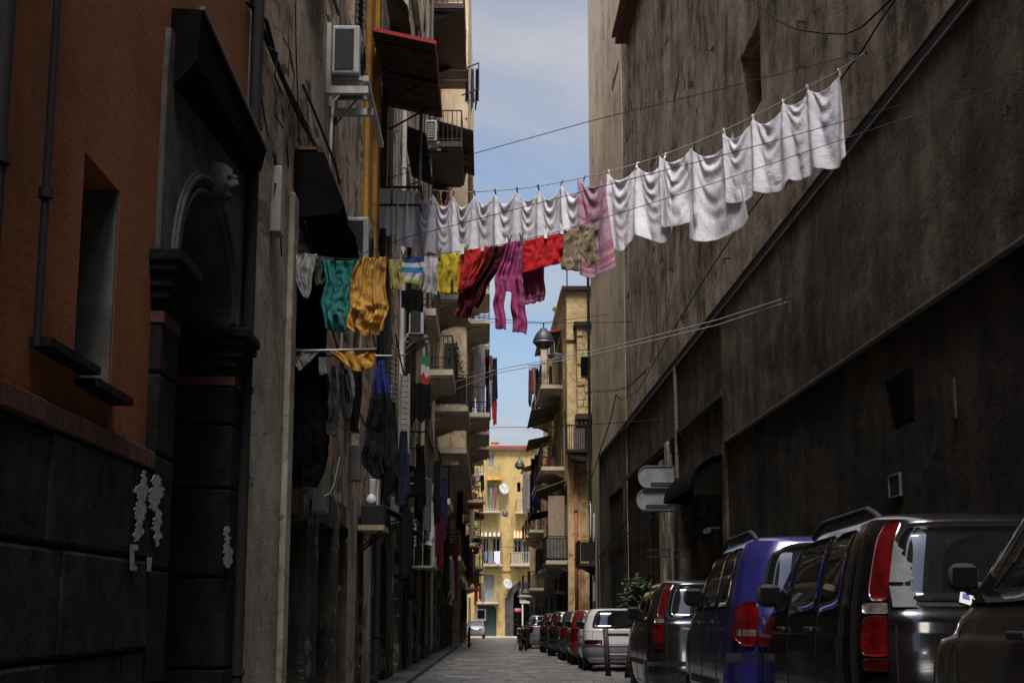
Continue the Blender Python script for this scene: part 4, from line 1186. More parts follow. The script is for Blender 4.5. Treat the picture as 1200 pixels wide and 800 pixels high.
# ---- A: the rust-orange house with the basalt plinth and the arched portal
A = Building('rust_house', 'rust orange plastered house with dark basalt plinth and arched stone portal, nearest on the left', LS, -70, 10.05, 26, M['rust'])
y_n0, y_n1 = A.on(93, 300)[0], A.on(137, 300)[0]
h = A.hole(y_n0, y_n1, 2.0, 2.95, .30, 'blind')
py0, py1 = 7.82, 9.56
ZS = 2.84; RAD = (py1 - py0) / 2; CY = (py0 + py1) / 2; RISE = .64 / RAD
A.hole(py0 - .03, py1 + .03, gz(9) - .05, ZS + RAD * RISE + .05, .55, 'dark')
A.zone(7.45, 9.95, -1, 4.0, M['ashlar_dk'], 'portal_wall')
A.hole(-2.5, -1.2, 3.2, 5.2, .25, 'shutter'); A.hole(2.2, 3.4, 5.6, 7.6, .25, 'shutter', m=M['greenshut'])
A.build()
nb = MB(); A.pbox(nb, y_n0 + .004, y_n1 - .004, 2.004, 2.946, -.296, -.27); make('niche_back', nb, M['niche'], A.T)
nb = MB(); A.pbox(nb, y_n1 - .03, y_n1 - .003, 2.004, 2.946, -.268, -.003); make('niche_jamb', nb, M['niche'], A.T)
sl = MB(); A.pbox(sl, 5.44, y_n0 + .1, 1.985, 2.02, .003, .09); A.pbox(sl, y_n0 + .04, y_n1 + .05, 1.93, 1.965, -.2, .10); make('niche_sill', sl, M['ashlar_dk'], A.T)
# plinth of big rough blocks
mb = MB(); zc = [-.4, -.02, .38, .80, 1.24, 1.69]; r_ = random.Random(3)
for i in range(len(zc) - 1):
    y = -6 + r_.uniform(0, 1)
    ys = [-70.0, -6.0]
    while y < 7.2:
        ys.append(y); y += r_.uniform(.9, 1.5)
    if i == 3: ys = [v for v in ys if abs(v - 6.3) > .4] + [6.45]
    ys = sorted(ys) + [7.38]
    for a, b in zip(ys, ys[1:]):
        if b - a > .05: A.pbox(mb, a + .006, b - .006, zc[i] + .007, zc[i + 1] - .007, -.02, .055 + r_.uniform(-.008, .008))
pl = make('plinth', mb, M['ashlar'], A.T); bevel(pl, .016, 2)
mb = MB()
y = -6
while y < 7.36:
    A.pbox(mb, y, min(7.38, y + .24), 1.695, 1.785, -.02, .065 + r_.uniform(-.005, .005)); y += .25
bevel(make('brick_band', mb, M['redband'], A.T), .006)
# portal
for (a, b) in ((7.40, py0), (py1, 9.90)):
    z = -.5; mb = MB()
    for zz in (.05, .62, 1.20, 1.78, 2.20, 2.46):
        A.pbox(mb, a + .004, b - .002, z + .006, zz - .006, -.5, .06); z = zz
    bevel(make('portal_pier', mb, M['ashlar_dk'], A.T), .014)
for (a, b) in ((7.40, py0), (py1, 9.90)):
    mb = MB(); A.pbox(mb, a, b, 2.465, 2.525, -.45, .068); make('red_necking', mb, M['redband'], A.T)
for (a, b) in ((7.40, py0), (py1, 9.92)):
    mb = MB()
    for (z0, z1, e) in ((2.53, 2.58, .0), (2.58, 2.64, .03), (2.64, 2.72, .05), (2.72, 2.77, .08), (2.77, 2.84, .10)):
        A.pbox(mb, a - e, min(b + e, 9.98), z0, z1 - .002, -.42, .065 + e)
    bevel(make('capital', mb, M['ashlar_dk'], A.T), .012)
mb = MB(); N_ = 28
def arch(t, r): return (CY - math.cos(t) * r, ZS + .01 + math.sin(t) * r * RISE)
def rect(t):
    c, s_ = -math.cos(t), math.sin(t); ks = []
    if abs(c) > 1e-6: ks.append(((9.93 if c > 0 else 7.41) - CY) / c)
    if s_ > 1e-6: ks.append((4.1 - ZS - .01) / s_)
    k = min(k for k in ks if k > 0); return (CY + c * k, ZS + .01 + s_ * k)
for i in range(N_):
    t0, t1 = math.pi * i / N_, math.pi * (i + 1) / N_
    a0, a1, b0, b1 = arch(t0, RAD), arch(t1, RAD), rect(t0), rect(t1)
    if i == 0: b0 = (7.41, ZS + .01)
    f = [A.P(q[0], q[1], .03) for q in (a0, a1, b1, b0)]; k = [A.P(q[0], q[1], -.5) for q in (a0, a1, b1, b0)]
    mb.hexa(k + f)
make('portal_arch', mb, M['portal'], A.T)
mb = MB()
for rr, th, oo in ((RAD + .015, .02, .032), (RAD + .07, .014, .03), (RAD + .12, .024, .04), (RAD + .155, .012, .036)):
    mb.tube([A.P(*arch(math.pi * i / 40, rr), oo) for i in range(41)], th, 8)
make('arch_moulding', mb, M['portal'], A.T, smooth=True)
# carved head keystone
mb = MB(); kc = A.P(CY + .02, ZS + RAD * RISE + .12, .05)
bb = len(mb.v); nl, nn = 26, 36
for i in range(nl + 1):
    th = math.pi * i / nl
    for j in range(nn):
        ph = 2 * math.pi * j / nn
        x, y, z = math.sin(th) * math.cos(ph), math.sin(th) * math.sin(ph), math.cos(th)
        fx = max(0, x); r = 1.0
        ex = 0
        ex += .42 * math.exp(-((y) / .2) ** 2 - ((z + .02) / .28) ** 2) * fx           # nose
        ex += .34 * math.exp(-((z - .33) / .10) ** 2) * math.exp(-(y / .6) ** 2) * fx      # brow
        for sy in (-.34, .34): ex -= .35 * math.exp(-((y - sy) / .15) ** 2 - ((z - .16) / .12) ** 2) * fx   # eyes
        ex -= .30 * math.exp(-((z + .42) / .06) ** 2 - (y / .3) ** 2) * fx                # mouth
        ex += .45 * math.exp(-((z + .62) / .16) ** 2 - (y / .3) ** 2) * fx                # chin
        ex += .28 * abs(math.sin(ph * 5 + z * 4)) * (1 if (z > .5 or abs(y) > .7) else 0)          # hair
        mb.v.append(kc + Vector((.11 * x * (r + ex), .085 * y * (1 + .1 * ex), .14 * z)))
for i in range(nl):
    for j in range(nn):
        j2 = (j + 1) % nn; mb.f.append((bb + i * nn + j, bb + i * nn + j2, bb + (i + 1) * nn + j2, bb + (i + 1) * nn + j))
make('carved_keystone', mb, M['portal'], A.T, smooth=True)
mb = MB(); q = lambda y, z, o: A.P(y, z, o)
mb.add([q(7.55, 3.78, .003), q(7.55, 4.26, .003), q(7.55, 4.25, .17), q(7.55, 3.95, .15), q(9.99, 3.98, .003), q(9.99, 4.24, .003), q(9.99, 4.22, .16), q(9.99, 4.08, .13)],
       [(0, 1, 2, 3), (7, 6, 5, 4), (0, 4, 5, 1), (1, 5, 6, 2), (2, 6, 7, 3), (3, 7, 4, 0)])
T_ = thing('door_canopy', 'black board canopy fixed above the arched portal', 'canopy', q(9.2, 3.9, .1)); cm = make('canopy_board', mb, M['void'], T_); recalc(cm)
ed = MB().bar(q(7.55, 4.26, .17), q(9.99, 4.23, .16), .03, .02); make('edge_strip', ed, M['corr_grey'], T_)
downpipe('thin rust-stained drainpipe on the orange wall beside the blank niche', LS, 5.42, 1.98, 14, .04, .016, M['pipe_dk'])
downpipe('thick dark drainpipe at the left edge of the picture on the orange wall', LS, 4.78, 1.92, 14, .06, .04, M['pipe_dk'])
downpipe('dark drainpipe running down the seam between the orange house and the grey one', LS, 9.93, gz(10) + .1, 14, .08, .045, M['pipe_dk'])
def paper(label, pts, o=.075):
    mb = MB(); n = len(pts); r = random.Random(len(label))
    P_ = [LS.pt(x, y, o) for x, y in pts]
    mb.v = P_ + [p - Vector((.003, 0, 0)) for p in P_]; mb.f = [tuple(range(n)), tuple(range(n, 2 * n))[::-1]] + [(i, (i + 1) % n, n + (i + 1) % n, n + i) for i in range(n)]
    return tag(make('torn_poster', mb, M['paper']), label, 'poster', 'torn paper scraps on the basalt plinth')
def ragged(x0, x1, y0, y1, n, seed, sl=0):
    r = random.Random(seed); L = []; Rr = []; n *= 2; a = b = 0.0
    for i in range(n + 1):
        t = i / n; y = y0 + (y1 - y0) * t; c = (x0 + x1) / 2 - sl * (t - .5); w = (x1 - x0) / 2
        a = .75 * a + r.uniform(-.4, .4); b = .75 * b + r.uniform(-.4, .4); e = min(1, 6 * t + .3, 6 * (1 - t) + .3)
        L.append((c - w * max(.15, .75 + a) * e + r.uniform(-.6, .6), y)); Rr.append((c + w * max(.15, .75 + b) * e + r.uniform(-.6, .6), y))
    return L + Rr[::-1]
paper('long torn white paper strip on the plinth just left of the portal pier', ragged(157, 171, 551, 634, 22, 1, 10), .072)
paper('torn white paper strip peeling on the portal pier right of the longer strip', ragged(177, 191, 556, 640, 24, 2, 0), .068)
paper('small bracket-shaped white paper remnant low on the plinth', [(153, 637), (162, 638), (162, 644), (157, 645), (158, 662), (161, 664), (160, 668), (153, 668)], .072)
paper('small square white paper remnant low on the portal pier', [(173, 652), (178, 653), (177, 669), (173, 669)], .068)
paper('thin white scratch-like paper remnant on the far portal pier', ragged(262, 271, 616, 665, 16, 5, 0), .068)

# ---- B: weathered grey house
B = Building('weathered_grey_house', 'weathered grey house with flaking plaster, loose cables and black clothes at its window', LS, 10.05, 22.75, 27, M['grey_wall']); B.warp = True
B.zone(10.05, 12.6, -1, 4.6, M['grey_light'], 'cement_pilaster')
B.zone(12.6, 22.75, -1, 2.25, M['soot'], 'dado')
B.zone(18.2, 19.7, -1, 2.25, M['grey_light'], 'patched_strip'); B.zone(20.5, 22.3, -1, 1.95, M['grey_light'], 'patched_strip')
B.zone(19.6, 21.6, 6.1, 27, M['gold'], 'yellow_pilaster'); B.zone(14.7, 15.6, 8.0, 27, M['gold'], 'yellow_pilaster')
B.hole(13.25, 15.75, 2.12, 4.65, .35, 'dark'); B.hole(12.5, 14.0, gz(14) - .05, 1.85, .3, 'dark'); B.hole(14.9, 16.4, gz(16) - .05, 1.9, .3, 'door', m=M['wood'], fm=M['wood'])
B.hole(17.0, 18.1, gz(18) - .05, 2.0, .25, 'shutter', m=M['browndoor'], fm=M['wood']); B.hole(19.72, 20.4, gz(20) - .05, 2.1, .25, 'dark')
B.hole(14.3, 15.3, 7.95, 9.9, .25, 'shutter', m=M['greyshut']); B.hole(17.2, 18.4, 4.3, 5.0, .2, 'dark'); B.hole(18.9, 20.0, 2.9, 4.9, .25, 'shutter', m=M['greyshut'], fm=M['greyshut'])
B.hole(18.0, 19.4, 8.6, 10.9, .25, 'shutter', m=M['browndoor'], open=True)
B.build()
for (a, b, o1) in ((10.1, 11.0, .05), (12.3, 12.6, .06)):
    mb = MB(); B.pbox(mb, a, b, gz(11) - .2, 4.6, .003, o1); bevel(make('pilaster', mb, M['grey_light'], B.T), .015)
mb = MB(); B.pbox(mb, 19.75, 20.05, 6.1, 24, .003, .06); B.pbox(mb, 21.2, 21.55, 6.1, 24, .003, .07); make('pilaster', mb, M['gold'], B.T)
T_ = thing('window_hood', 'black tarpaulin hood over the dark window of the grey house', 'hood', LS.P(14, 4.6, .1)); mb = MB(); hp = [(.004, 5.06), (.26, 5.04), (.45, 4.56), (.40, 4.5), (.004, 4.47)]
ra = random.Random(2)
for k in range(2): pass
ya, yb = 12.6, 15.0
mb.grid(lambda u, v: LS.P(ya + (yb - ya) * u, hp[round(v * 4)][1] + .02 * math.sin(u * 9 + v * 5), hp[round(v * 4)][0] + .012 * math.sin(u * 14 + v * 3)), 16, 4)
for yy in (ya, yb): mb.add([LS.P(yy, z + .02 * math.sin((0 if yy == ya else 9) + i * 1.25), o + .012 * math.sin((0 if yy == ya else 14) + i * .75)) for i, (o, z) in enumerate(hp)], [tuple(range(5))])
recalc(make('tarpaulin', mb, M['void'], T_)); make('top_batten', MB().wbox(LS, ya, yb, 5.085, 5.11, .004, .2), M['wood'], T_)
awning('small brown board hood high on the grey house beside the upper air conditioner', LS.P(13.6, 7.98, .02), LS.P(15.5, 8.0, .02), LS.P(15.5, 7.35, .17), LS.P(13.6, 7.4, .10), M['brownsheet'], M['corr_grey'], n=3, amp=.004, brackets=False, fascia=.03)
ac_unit('white air conditioner with black coil face on a metal bracket, highest on the grey house', LS, 16.0, 6.9, .04)
bk = MB(); 
for yy in (14.9, 15.6):
    bk.wbox(LS, yy - .05, yy + .05, 6.45, 7.25, .004, .05); bk.wbox(LS, yy - .04, yy + .04, 6.45, 6.53, .05, .46)
bk.wbox(LS, 14.9, 17.2, 6.6, 6.66, .40, .46)
tag(make('shelf_bracket', bk, M['ac']), 'pale metal shelf bracket projecting below the highest air conditioner', 'bracket')
ac_unit('white air conditioner under the black tarpaulin hood of the grey house', LS, 17.2, 5.1, .04)
# loose cables on the grey wall
for i, pts in enumerate([[(293, 0), (306, 30), (318, 60), (330, 90), (345, 120), (360, 150)], [(290, 3), (312, 25), (322, 65), (338, 110), (352, 140), (372, 175)],
                         [(313, 55), (325, 62), (322, 90), (331, 110), (322, 135), (332, 150)], [(350, 135), (358, 140), (366, 158), (363, 178), (355, 172), (352, 150)],
                         [(340, 140), (336, 170), (338, 195), (330, 212), (322, 216)], [(355, 100), (368, 130), (380, 160), (392, 190), (398, 215)],
                         [(322, 180), (323, 215), (321, 232)], [(332, 45), (340, 60), (345, 90), (342, 110), (338, 130)], [(346, 0), (347, 60), (349, 120), (350, 170)],
                         [(300, 60), (304, 100), (312, 150), (325, 200), (328, 260), (330, 300)]]):
    cable(['thick black cable sagging down the grey wall from the drainpipe', 'second black cable hanging beside the thickest one on the grey wall', 'looped thin black wire on the pink patch of the grey wall', 'curled pale wire loop over the tarpaulin hood',
           'black wire bending down to a small box on the grey wall', 'black cable running down to the right over the tarpaulin hood', 'short black wire along the grey pilaster', 'thin black wire squiggle high on the grey wall', 'straight thin wire down the grey wall beside the brown hood', 'long thin wire beside the drainpipe of the grey house'][i],
          [LS.pt(x, y, .03 + .012 * (i % 3)) for x, y in pts], [.022, .018, .007, .01, .009, .014, .012, .006, .006, .007][i], M['cable_w'] if i == 3 else M['cable'], group='loose cables on the grey house')
jb = MB(); a = LS.pt(320, 196, .01); jb.wbox(LS, a.y - .05, a.y + .16, a.z - .55, a.z, .004, .09); bevel(tag(make('junction_box', jb, M['greyshut']), 'narrow grey junction box under the wires on the grey pilaster', 'box'), .01)
cable('white rope hanging in a loop below the black clothes of the grey house', [LS.pt(x, y, .15) for x, y in [(398, 535), (394, 555), (391, 568), (386, 578), (380, 581)]], .006, M['cable_w'], name='rope', cat='rope')
# shelf with boxes
T_ = thing('wall_shelf', 'bare wooden shelf on the sooty wall carrying a black box', 'shelf', LS.P(20.2, 2.05)); mb = MB().wbox(LS, 19.8, 20.7, 2.05, 2.12, .004, .36); make('board', mb, M['wood_lt'], T_)
[make('bracket', MB().bar(LS.P(y, 1.8, .01), LS.P(y, 2.04, .3), .03), M['iron'], T_) for y in (20.0, 20.5)]
bevel(tag(make('crate', MB().wbox(LS, 19.95, 20.5, 2.125, 2.40, .03, .33), M['black']), 'black box standing on the wooden wall shelf', 'box'), .02)
mb = MB().lathe([(.02, .0), (.07, .01), (.075, .08), (.05, .14), (.02, .16)], LS.P(20.15, 2.402, .15), 12); tag(make('jug', mb, M['dish'], smooth=True), 'small white jug on top of the black box on the shelf', 'jug')

# ---- C: tall streaked beige house
C = Building('tall_beige_house', 'tall streaked beige house with red-edged corrugated awning, left side in the middle distance', LS, 22.75, 52.0, 27, M['beige']); C.warp = True
C.zone(22.75, 52, -2, 3.4, M['soot'], 'dado')
for (a, b) in ((23.6, 25.2), (27.2, 28.6), (30.5, 32.3), (34.5, 36.0), (38.5, 40.5), (43, 44.8), (47, 49)):
    C.hole(a, b, gz(b) - .05, 2.1, .3, 'dark' if int(a) % 2 else 'shutter', m=M['browndoor'], fm=M['wood'])
C.hole(25.9, 26.8, 3.9, 6.0, .25, 'shutter', m=M['greyshut'], fm=M['greyshut'], open=True)
C.hole(30.2, 33.2, 9.0, 10.7, .3, 'dark')
for (a, b, c, d, k) in ((33, 34.3, 4.2, 6.6, 'shutter'), (37.2, 38.6, 4.2, 6.6, 'shutter'), (42, 43.3, 4.2, 6.6, 'dark'), (47.5, 49.5, 7.6, 9.9, 'glass'), (36.2, 37.4, 7.9, 10.2, 'shutter'), (41.5, 42.8, 7.9, 10.2, 'shutter'),
                        (47.2, 49, 11.2, 13.5, 'door'), (41.5, 42.8, 11.4, 13.7, 'shutter'), (35, 36.2, 11.4, 13.7, 'shutter'), (27.2, 28.6, 11.4, 13.7, 'shutter'), (44.8, 46.2, 15.2, 17.6, 'door'), (40, 41.3, 15.2, 17.6, 'shutter'),
                        (33, 34.3, 15.2, 17.6, 'shutter'), (46.8, 48.2, 20.1, 22.5, 'shutter'), (42.2, 43.4, 19.3, 21.5, 'shutter'), (37, 38.4, 19.3, 21.5, 'shutter'), (23.4, 24.6, 10.4, 12.6, 'dark')):
    C.hole(a, b, c, d, .25, k, m=random.choice([M['browndoor'], M['greyshut'], M['wood_or'], M['greenshut']]), open=(k == 'shutter' and random.random() < .5), sill=True)
C.build()
mb = MB(); C.pbox(mb, 22.78, 23.1, 2.0, 26, .003, .10); make('red_edge_pilaster', mb, M['brownsheet'], C.T)
C.cornice(14.7, .14, .14, M['slab'], 30, 52); C.cornice(11.0, .12, .12, M['slab'], 34, 52)
awning('corrugated brown awning with red edges jutting from the beige house', LS.P(21.9, 9.75, .02), LS.P(25.1, 9.72, .02), LS.P(25.1, 9.52, .97), LS.P(21.9, 9.55, .97), M['corr'], M['redpaint'], n=9, amp=.022)
T_ = thing('awning_post', 'thin pale post carrying the outer edge of the red-edged awning', 'post', LS.P(23.0, 7.74, .63)); make('post', MB().tube([LS.P(23.0, 7.7, .63), LS.P(23.3, 9.55, .63)], .028, 8), M['galv'], T_)
make('foot', MB().box(LS.P(23, 7.7, .63).x - .05, LS.P(23, 7.7, .63).x + .05, 22.95, 23.05, 7.68, 7.72), M['galv'], T_)
T_ = thing('clothes_rack', 'iron rack on the wall where the upper washing line starts, under the red-edged awning', 'rack', LS.P(22.9, 7.72))
mb = MB()
for zz in (7.72, 7.42): mb.bar(LS.P(22.7, zz, -.02), LS.P(22.7, zz, .68), .035); mb.bar(LS.P(23.5, zz, -.02), LS.P(23.5, zz, .68), .03); mb.bar(LS.P(22.7, zz, .66), LS.P(23.5, zz, .66), .03)
mb.bar(LS.P(22.7, 7.4, .2), LS.P(22.7, 7.74, .2), .03); make('frame', mb, M['dkmetal'], T_)
C.balcony(28.2, 31.2, 3.55, .6, .9, None, M['iron'], .12); C.balcony(32.6, 35.8, 7.75, .6, .9, None, M['iron'], .12); C.balcony(40.6, 44.2, 7.7, .8, .95, None, M['iron'], .12); C.balcony(39.4, 43.0, 4.0, .75, .95, None, M['iron'], .12, solid=M['black'])
b = C.balcony(45.6, 50.6, 20.0, 1.02, .9, M['brownsheet'], M['iron'], .14)
mb = MB()
for i in range(5): C.pbox(mb, 45.7 + i * .98, 46.55 + i * .98, 19.66, 19.76, .01, .98)
make('underside_panel', mb, M['brownsheet'], b)
C.balcony(46.2, 50.8, 7.45, 1.15, 1.0, None, M['iron'], .16, solid=M['black']); C.balcony(46.4, 50.6, 11.05, 1.1, 1.0, None, M['iron'], .13); C.balcony(43.5, 47.5, 15.0, 1.0, .95, M['brownsheet'], M['iron'], .13)
C.balcony(36.0, 39.5, 4.1, .55, .9, None, M['iron'], .12)
mb = MB(); C.pbox(mb, 46.4, 47.6, 20.02, 22.2, .12, .18); C.pbox(mb, 48.6, 49.8, 20.02, 22.2, .12, .18); make('orange_shutter', mb, M['wood_or'], C.T)
awning('grey corrugated sheet awning seen against the sky above the laundry, left side', LS.P(46.8, 16.75, .05), LS.P(51.2, 16.75, .05), LS.P(51.2, 16.3, 1.3), LS.P(46.8, 16.4, 1.3), M['corr_grey'], M['brownsheet'], n=8, amp=.02)
awning('dark sheet hood on the beige house behind the awning post', LS.P(29.8, 10.95, .03), LS.P(33.4, 10.95, .03), LS.P(33.4, 10.75, .5), LS.P(29.8, 10.75, .5), M['black'], None, n=5, amp=.008)
awning('dark brown hood near the top edge of the picture beside the yellow pilaster', LS.P(22.85, 10.9, .12), LS.P(25.6, 10.9, .12), LS.P(25.6, 10.45, .5), LS.P(22.85, 10.5, .5), M['brownsheet'], None, n=4, amp=.006, brackets=False)
ac_unit('white louvred air conditioner below the far end of the corrugated awning', LS, 38.6, 13.45, .12, louvre=True)
ac_unit('pale air conditioner with black coil face behind the yellow towel, beige house', LS, 29.6, 6.6, .16)
ac_unit('small white louvred air conditioner beside the red towel, far end of the beige house', LS, 50.6, 11.2, .62, louvre=True)
ac_unit('dusty air conditioner low on the sooty wall beside the metal cage', LS, 41.2, 2.4, .1)
for i, (px, z0, z1, r, mt) in enumerate([(454, 3.4, 22, .045, 'pipe'), (461, 7.2, 24, .03, 'galv'), (470, 3.4, 24, .05, 'white_paint'), (485, 2.0, 24, .05, 'pipe'), (496, 2.5, 25, .055, 'wood_lt'), (502, 0, 20, .05, 'pipe'), (508, -.2, 24, .06, 'wood_lt'), (446, .0, 7, .05, 'pipe_dk'), (478, -.2, 9, .05, 'pipe_dk')]):
    y = LS.on(px, 400, .06)[0]
    downpipe(['grey drainpipe first along the beige house', 'thin galvanised pipe behind the awning post', 'white pipe rising behind the washing rack', 'grey pipe beside the dark window hood', 'buff pipe below the louvred air conditioner', 'grey pipe near the metal cage', 'buff pipe at the far end of the beige house', 'dark pipe at the seam of the grey and beige houses', 'black pipe down the sooty wall behind the round dish'][i], LS, y, z0, z1, .07, r, M[mt], 'pipes down the beige house')
# shutter leaf swung out, dish, cage
T_ = thing('open_shutter', 'pale shutter leaf swung out from the beige house above the dish', 'shutter', LS.P(27.6, 3.9, .1)); mb = MB()
for k in range(14): mb.wbox(LS, 27.6, 27.64, 3.95 + k * .105, 4.04 + k * .105, .1, .22)
make('slats', mb, M['greyshut'], T_); make('stile', MB().wbox(LS, 27.58, 27.66, 3.9, 5.45, .06, .1).wbox(LS, 27.58, 27.66, 3.9, 5.45, .22, .27), M['greyshut'], T_)
T_ = thing('satellite_dish', 'black satellite dish on the dark wall below the hanging coat', 'satellite dish', LS.P(24, 3.05)); c = LS.P(24, 3.05, .42); ax = Vector((.35, -.85, .35)).normalized()
make('reflector', MB().lathe([(.01, -.01), (.12, .0), (.22, .03), (.30, .075), (.305, .065), (.22, .01), (.12, -.02), (.01, -.03)], c, 28, ax), M['void'], T_, smooth=True)
mb = MB().bar(LS.P(24.1, 2.85, 0), c - ax * .02, .04); make('mount', mb, M['iron'], T_); mb = MB().bar(c - ax * .01 + Vector((0, 0, -.26)), c + ax * .3, .015); mb.box((c + ax * .3).x - .03, (c + ax * .3).x + .03, (c + ax * .3).y - .03, (c + ax * .3).y + .03, (c + ax * .3).z - .03, (c + ax * .3).z + .04); make('receiver_arm', mb, M['dkmetal'], T_)
mk = MB(); sx = ax.cross(Vector((0, 0, 1))).normalized(); up = sx.cross(ax)
for (u, v) in ((.02, .12), (-.06, -.03)): mk.bar(c + ax * .03 + sx * (u - .05) + up * v, c + ax * .03 + sx * (u + .05) + up * (v + .015), .012)
make('white_mark', mk, M['cable_w'], T_)
T_ = thing('window_cage', 'projecting iron window cage low on the dark left wall', 'window cage', LS.P(34.5, 2.0)); mb = MB()
for z in (1.95, 3.05): mb.wbox(LS, 34.4, 36.4, z, z + .05, .004, .52)
for k in range(9):
    y = 34.42 + k * .245; mb.bar(LS.P(y, 2.0, .5), LS.P(y, 3.05, .5), .02)
for k in range(3): mb.bar(LS.P(34.42, 2.0, .05 + k * .2), LS.P(34.42, 3.05, .05 + k * .2), .02)
mb.bar(LS.P(34.4, 1.97, .5), LS.P(34.4, 3.1, .5), .05); make('bars', mb, M['greyshut'], T_)

# ---- D: cream house set forward
D = Building('cream_house', 'cream house whose upper floors jut forward, with stacked balconies and a long white curtain', LS, 52.0, 75.0, 27, M['cream'], o=1.0)
D.z0 = 6.7
D2 = Building('sooty_low_front', 'sooty low front with small balconies under the jutting upper floors of the cream house', LS, 52.0, 75.0, 6.09, M['grey_wall'])
D2.zone(52, 75, -2, 2.4, M['soot'], 'dado')
for (a, b) in ((53.2, 54.8), (57, 58.6), (61.5, 63), (66, 68), (71, 72.6)): D2.hole(a, b, gz(b) - .05, 1.7, .3, random.choice(['dark', 'shutter']), m=M['browndoor'], fm=M['wood'])
for (a, b) in ((54.5, 55.8), (60.2, 61.5), (66.5, 67.8), (72, 73.3)): D2.hole(a, b, 2.95, 5.2, .25, 'shutter', m=random.choice([M['browndoor'], M['greenshut'], M['greyshut']]), open=True)
D2.build()
for (a, b) in ((53.6, 56.8), (59.2, 62.6), (65.5, 69), (71, 74.4)): D2.balcony(a, b, 2.9, .8, .95, None, M['iron'], .16)
mb = MB(); D.pbox(mb, 52.0, 75, 6.5, 6.69, -.99, .02)
for y in np.linspace(52.3, 74.7, 12): D.pbox(mb, y - .12, y + .12, 6.1, 6.495, -.99, -.25)
make('jetty', mb, M['slab'], D.T)
for z in (8.1, 11.6, 15.1, 18.6):
    for (a, b) in ((54, 55.4), (59.5, 61), (65, 66.4), (70.5, 72)):
        D.hole(a, b, z + .05, z + 2.3, .25, random.choice(['shutter', 'door', 'shutter']), m=random.choice([M['browndoor'], M['greenshut'], M['greyshut']]), open=random.random() < .5)
D.build()
for z in (8.1, 11.6, 15.1):
    for (a, b) in ((53, 57), (58.5, 62.5), (64, 68)): D.balcony(a, b, z, .85, .95, None, M['iron'], .16)
for i, z in enumerate((8.6, 12.0)):
    xx = D.P(52, 0, -.62).x; make('end_window', MB().box(xx - .18, xx + .30, 51.93, 51.99, z, z + 1.9), M['greenshut'], D.T)
for z in (7.8, 11.3, 14.8, 18.3): D.cornice(z, .16, .12, M['slab'])
for z in (7.8, 11.3, 14.8): make('end_cornice', MB().box(D.P(52, 0, -1.2).x, D.P(52, 0, .1).x, 51.88, 51.995, z, z + .15), M['slab'], D.T)
# ---- E, F
E = Building('low_cream_house', 'lower cream house with leafy balconies beyond the forward-standing cream house', LS, 75.0, 98.0, 12.2, M['cream'], o=.35)
E.zone(75, 98, -3, 2.6, M['soot'], 'dado')
F = Building('far_ochre_house', 'last low ochre house on the left before the yellow end house', LS, 98.0, 119.0, 10.8, M['peach'], o=.2)
F.zone(98, 119, -3, 2.2, M['soot'], 'dado')
for Q, zs, ys in ((E, (3.4, 6.7, 9.6), (77.5, 83, 88.5, 94)), (F, (2.6, 5.9), (100, 105.5, 111, 116))):
    for z in zs:
        for y in ys: Q.hole(y, y + 1.4, z + .05, min(z + 2.2, Q.z1 - .3), .25, random.choice(['shutter', 'door', 'glass']), m=random.choice([M['browndoor'], M['greenshut'], M['greyshut']]), open=random.random() < .4)
    for y in ys: Q.hole(y - .2, y + 1.8, gz(y + 2) - .05, .9, .3, 'dark')
    Q.build()
    Q.cornice(Q.z1 - .12, .22, .3, M['slab'])
for (a, b, z) in ((76.4, 80.6, 6.65), (81.8, 86, 9.55), (87.5, 91.5, 6.65), (93, 97, 9.55), (82, 86, 3.35), (93, 97, 3.35)): E.balcony(a, b, z, 1.2, .95, None, M['iron'], .17)
for (a, b, z) in ((99, 103, 5.85), (104.5, 108.5, 2.55), (110, 114, 5.85), (110, 114, 2.55)): F.balcony(a, b, z, 1.15, .95, None, M['iron'], .2)
awning('flat sheet canopy over the upper leafy balcony of the low cream house', E.P(81.8, 12.0, 0.02), E.P(86, 12.0, .02), E.P(86, 11.7, 1.0), E.P(81.8, 11.7, 1.0), M['corr_grey'], M['cable_w'], n=6)
awning('red-edged sheet canopy over the low balcony of the low cream house', E.P(76.4, 6.2, .02), E.P(80.6, 6.2, .02), E.P(80.6, 5.9, 1.25), E.P(76.4, 5.9, 1.25), M['corr_grey'], M['redpaint'], n=6)
T_ = thing('sign_post', 'slim white post at the kerb near the far end of the left pavement', 'post', (-2.0, 76, gz(76))); make('post', MB().tube([(-2.0, 76, gz(76)), (-2.0, 76, gz(76) + 2.45)], .06, 10), M['white_paint'], T_); make('foot', MB().tube([(-2.0, 76, gz(76)), (-2.0, 76, gz(76) + .12)], .1, 10), M['dkmetal'], T_)
tag(make('bollard', MB().lathe([(.07, 0), (.06, .05), (.055, .85), (.07, .88), (.05, .95), (.01, .97)], (-1.86, 70, gz(70)), 12), M['dkmetal'], smooth=True), 'black bollard beside the white post on the left kerb', 'bollard')

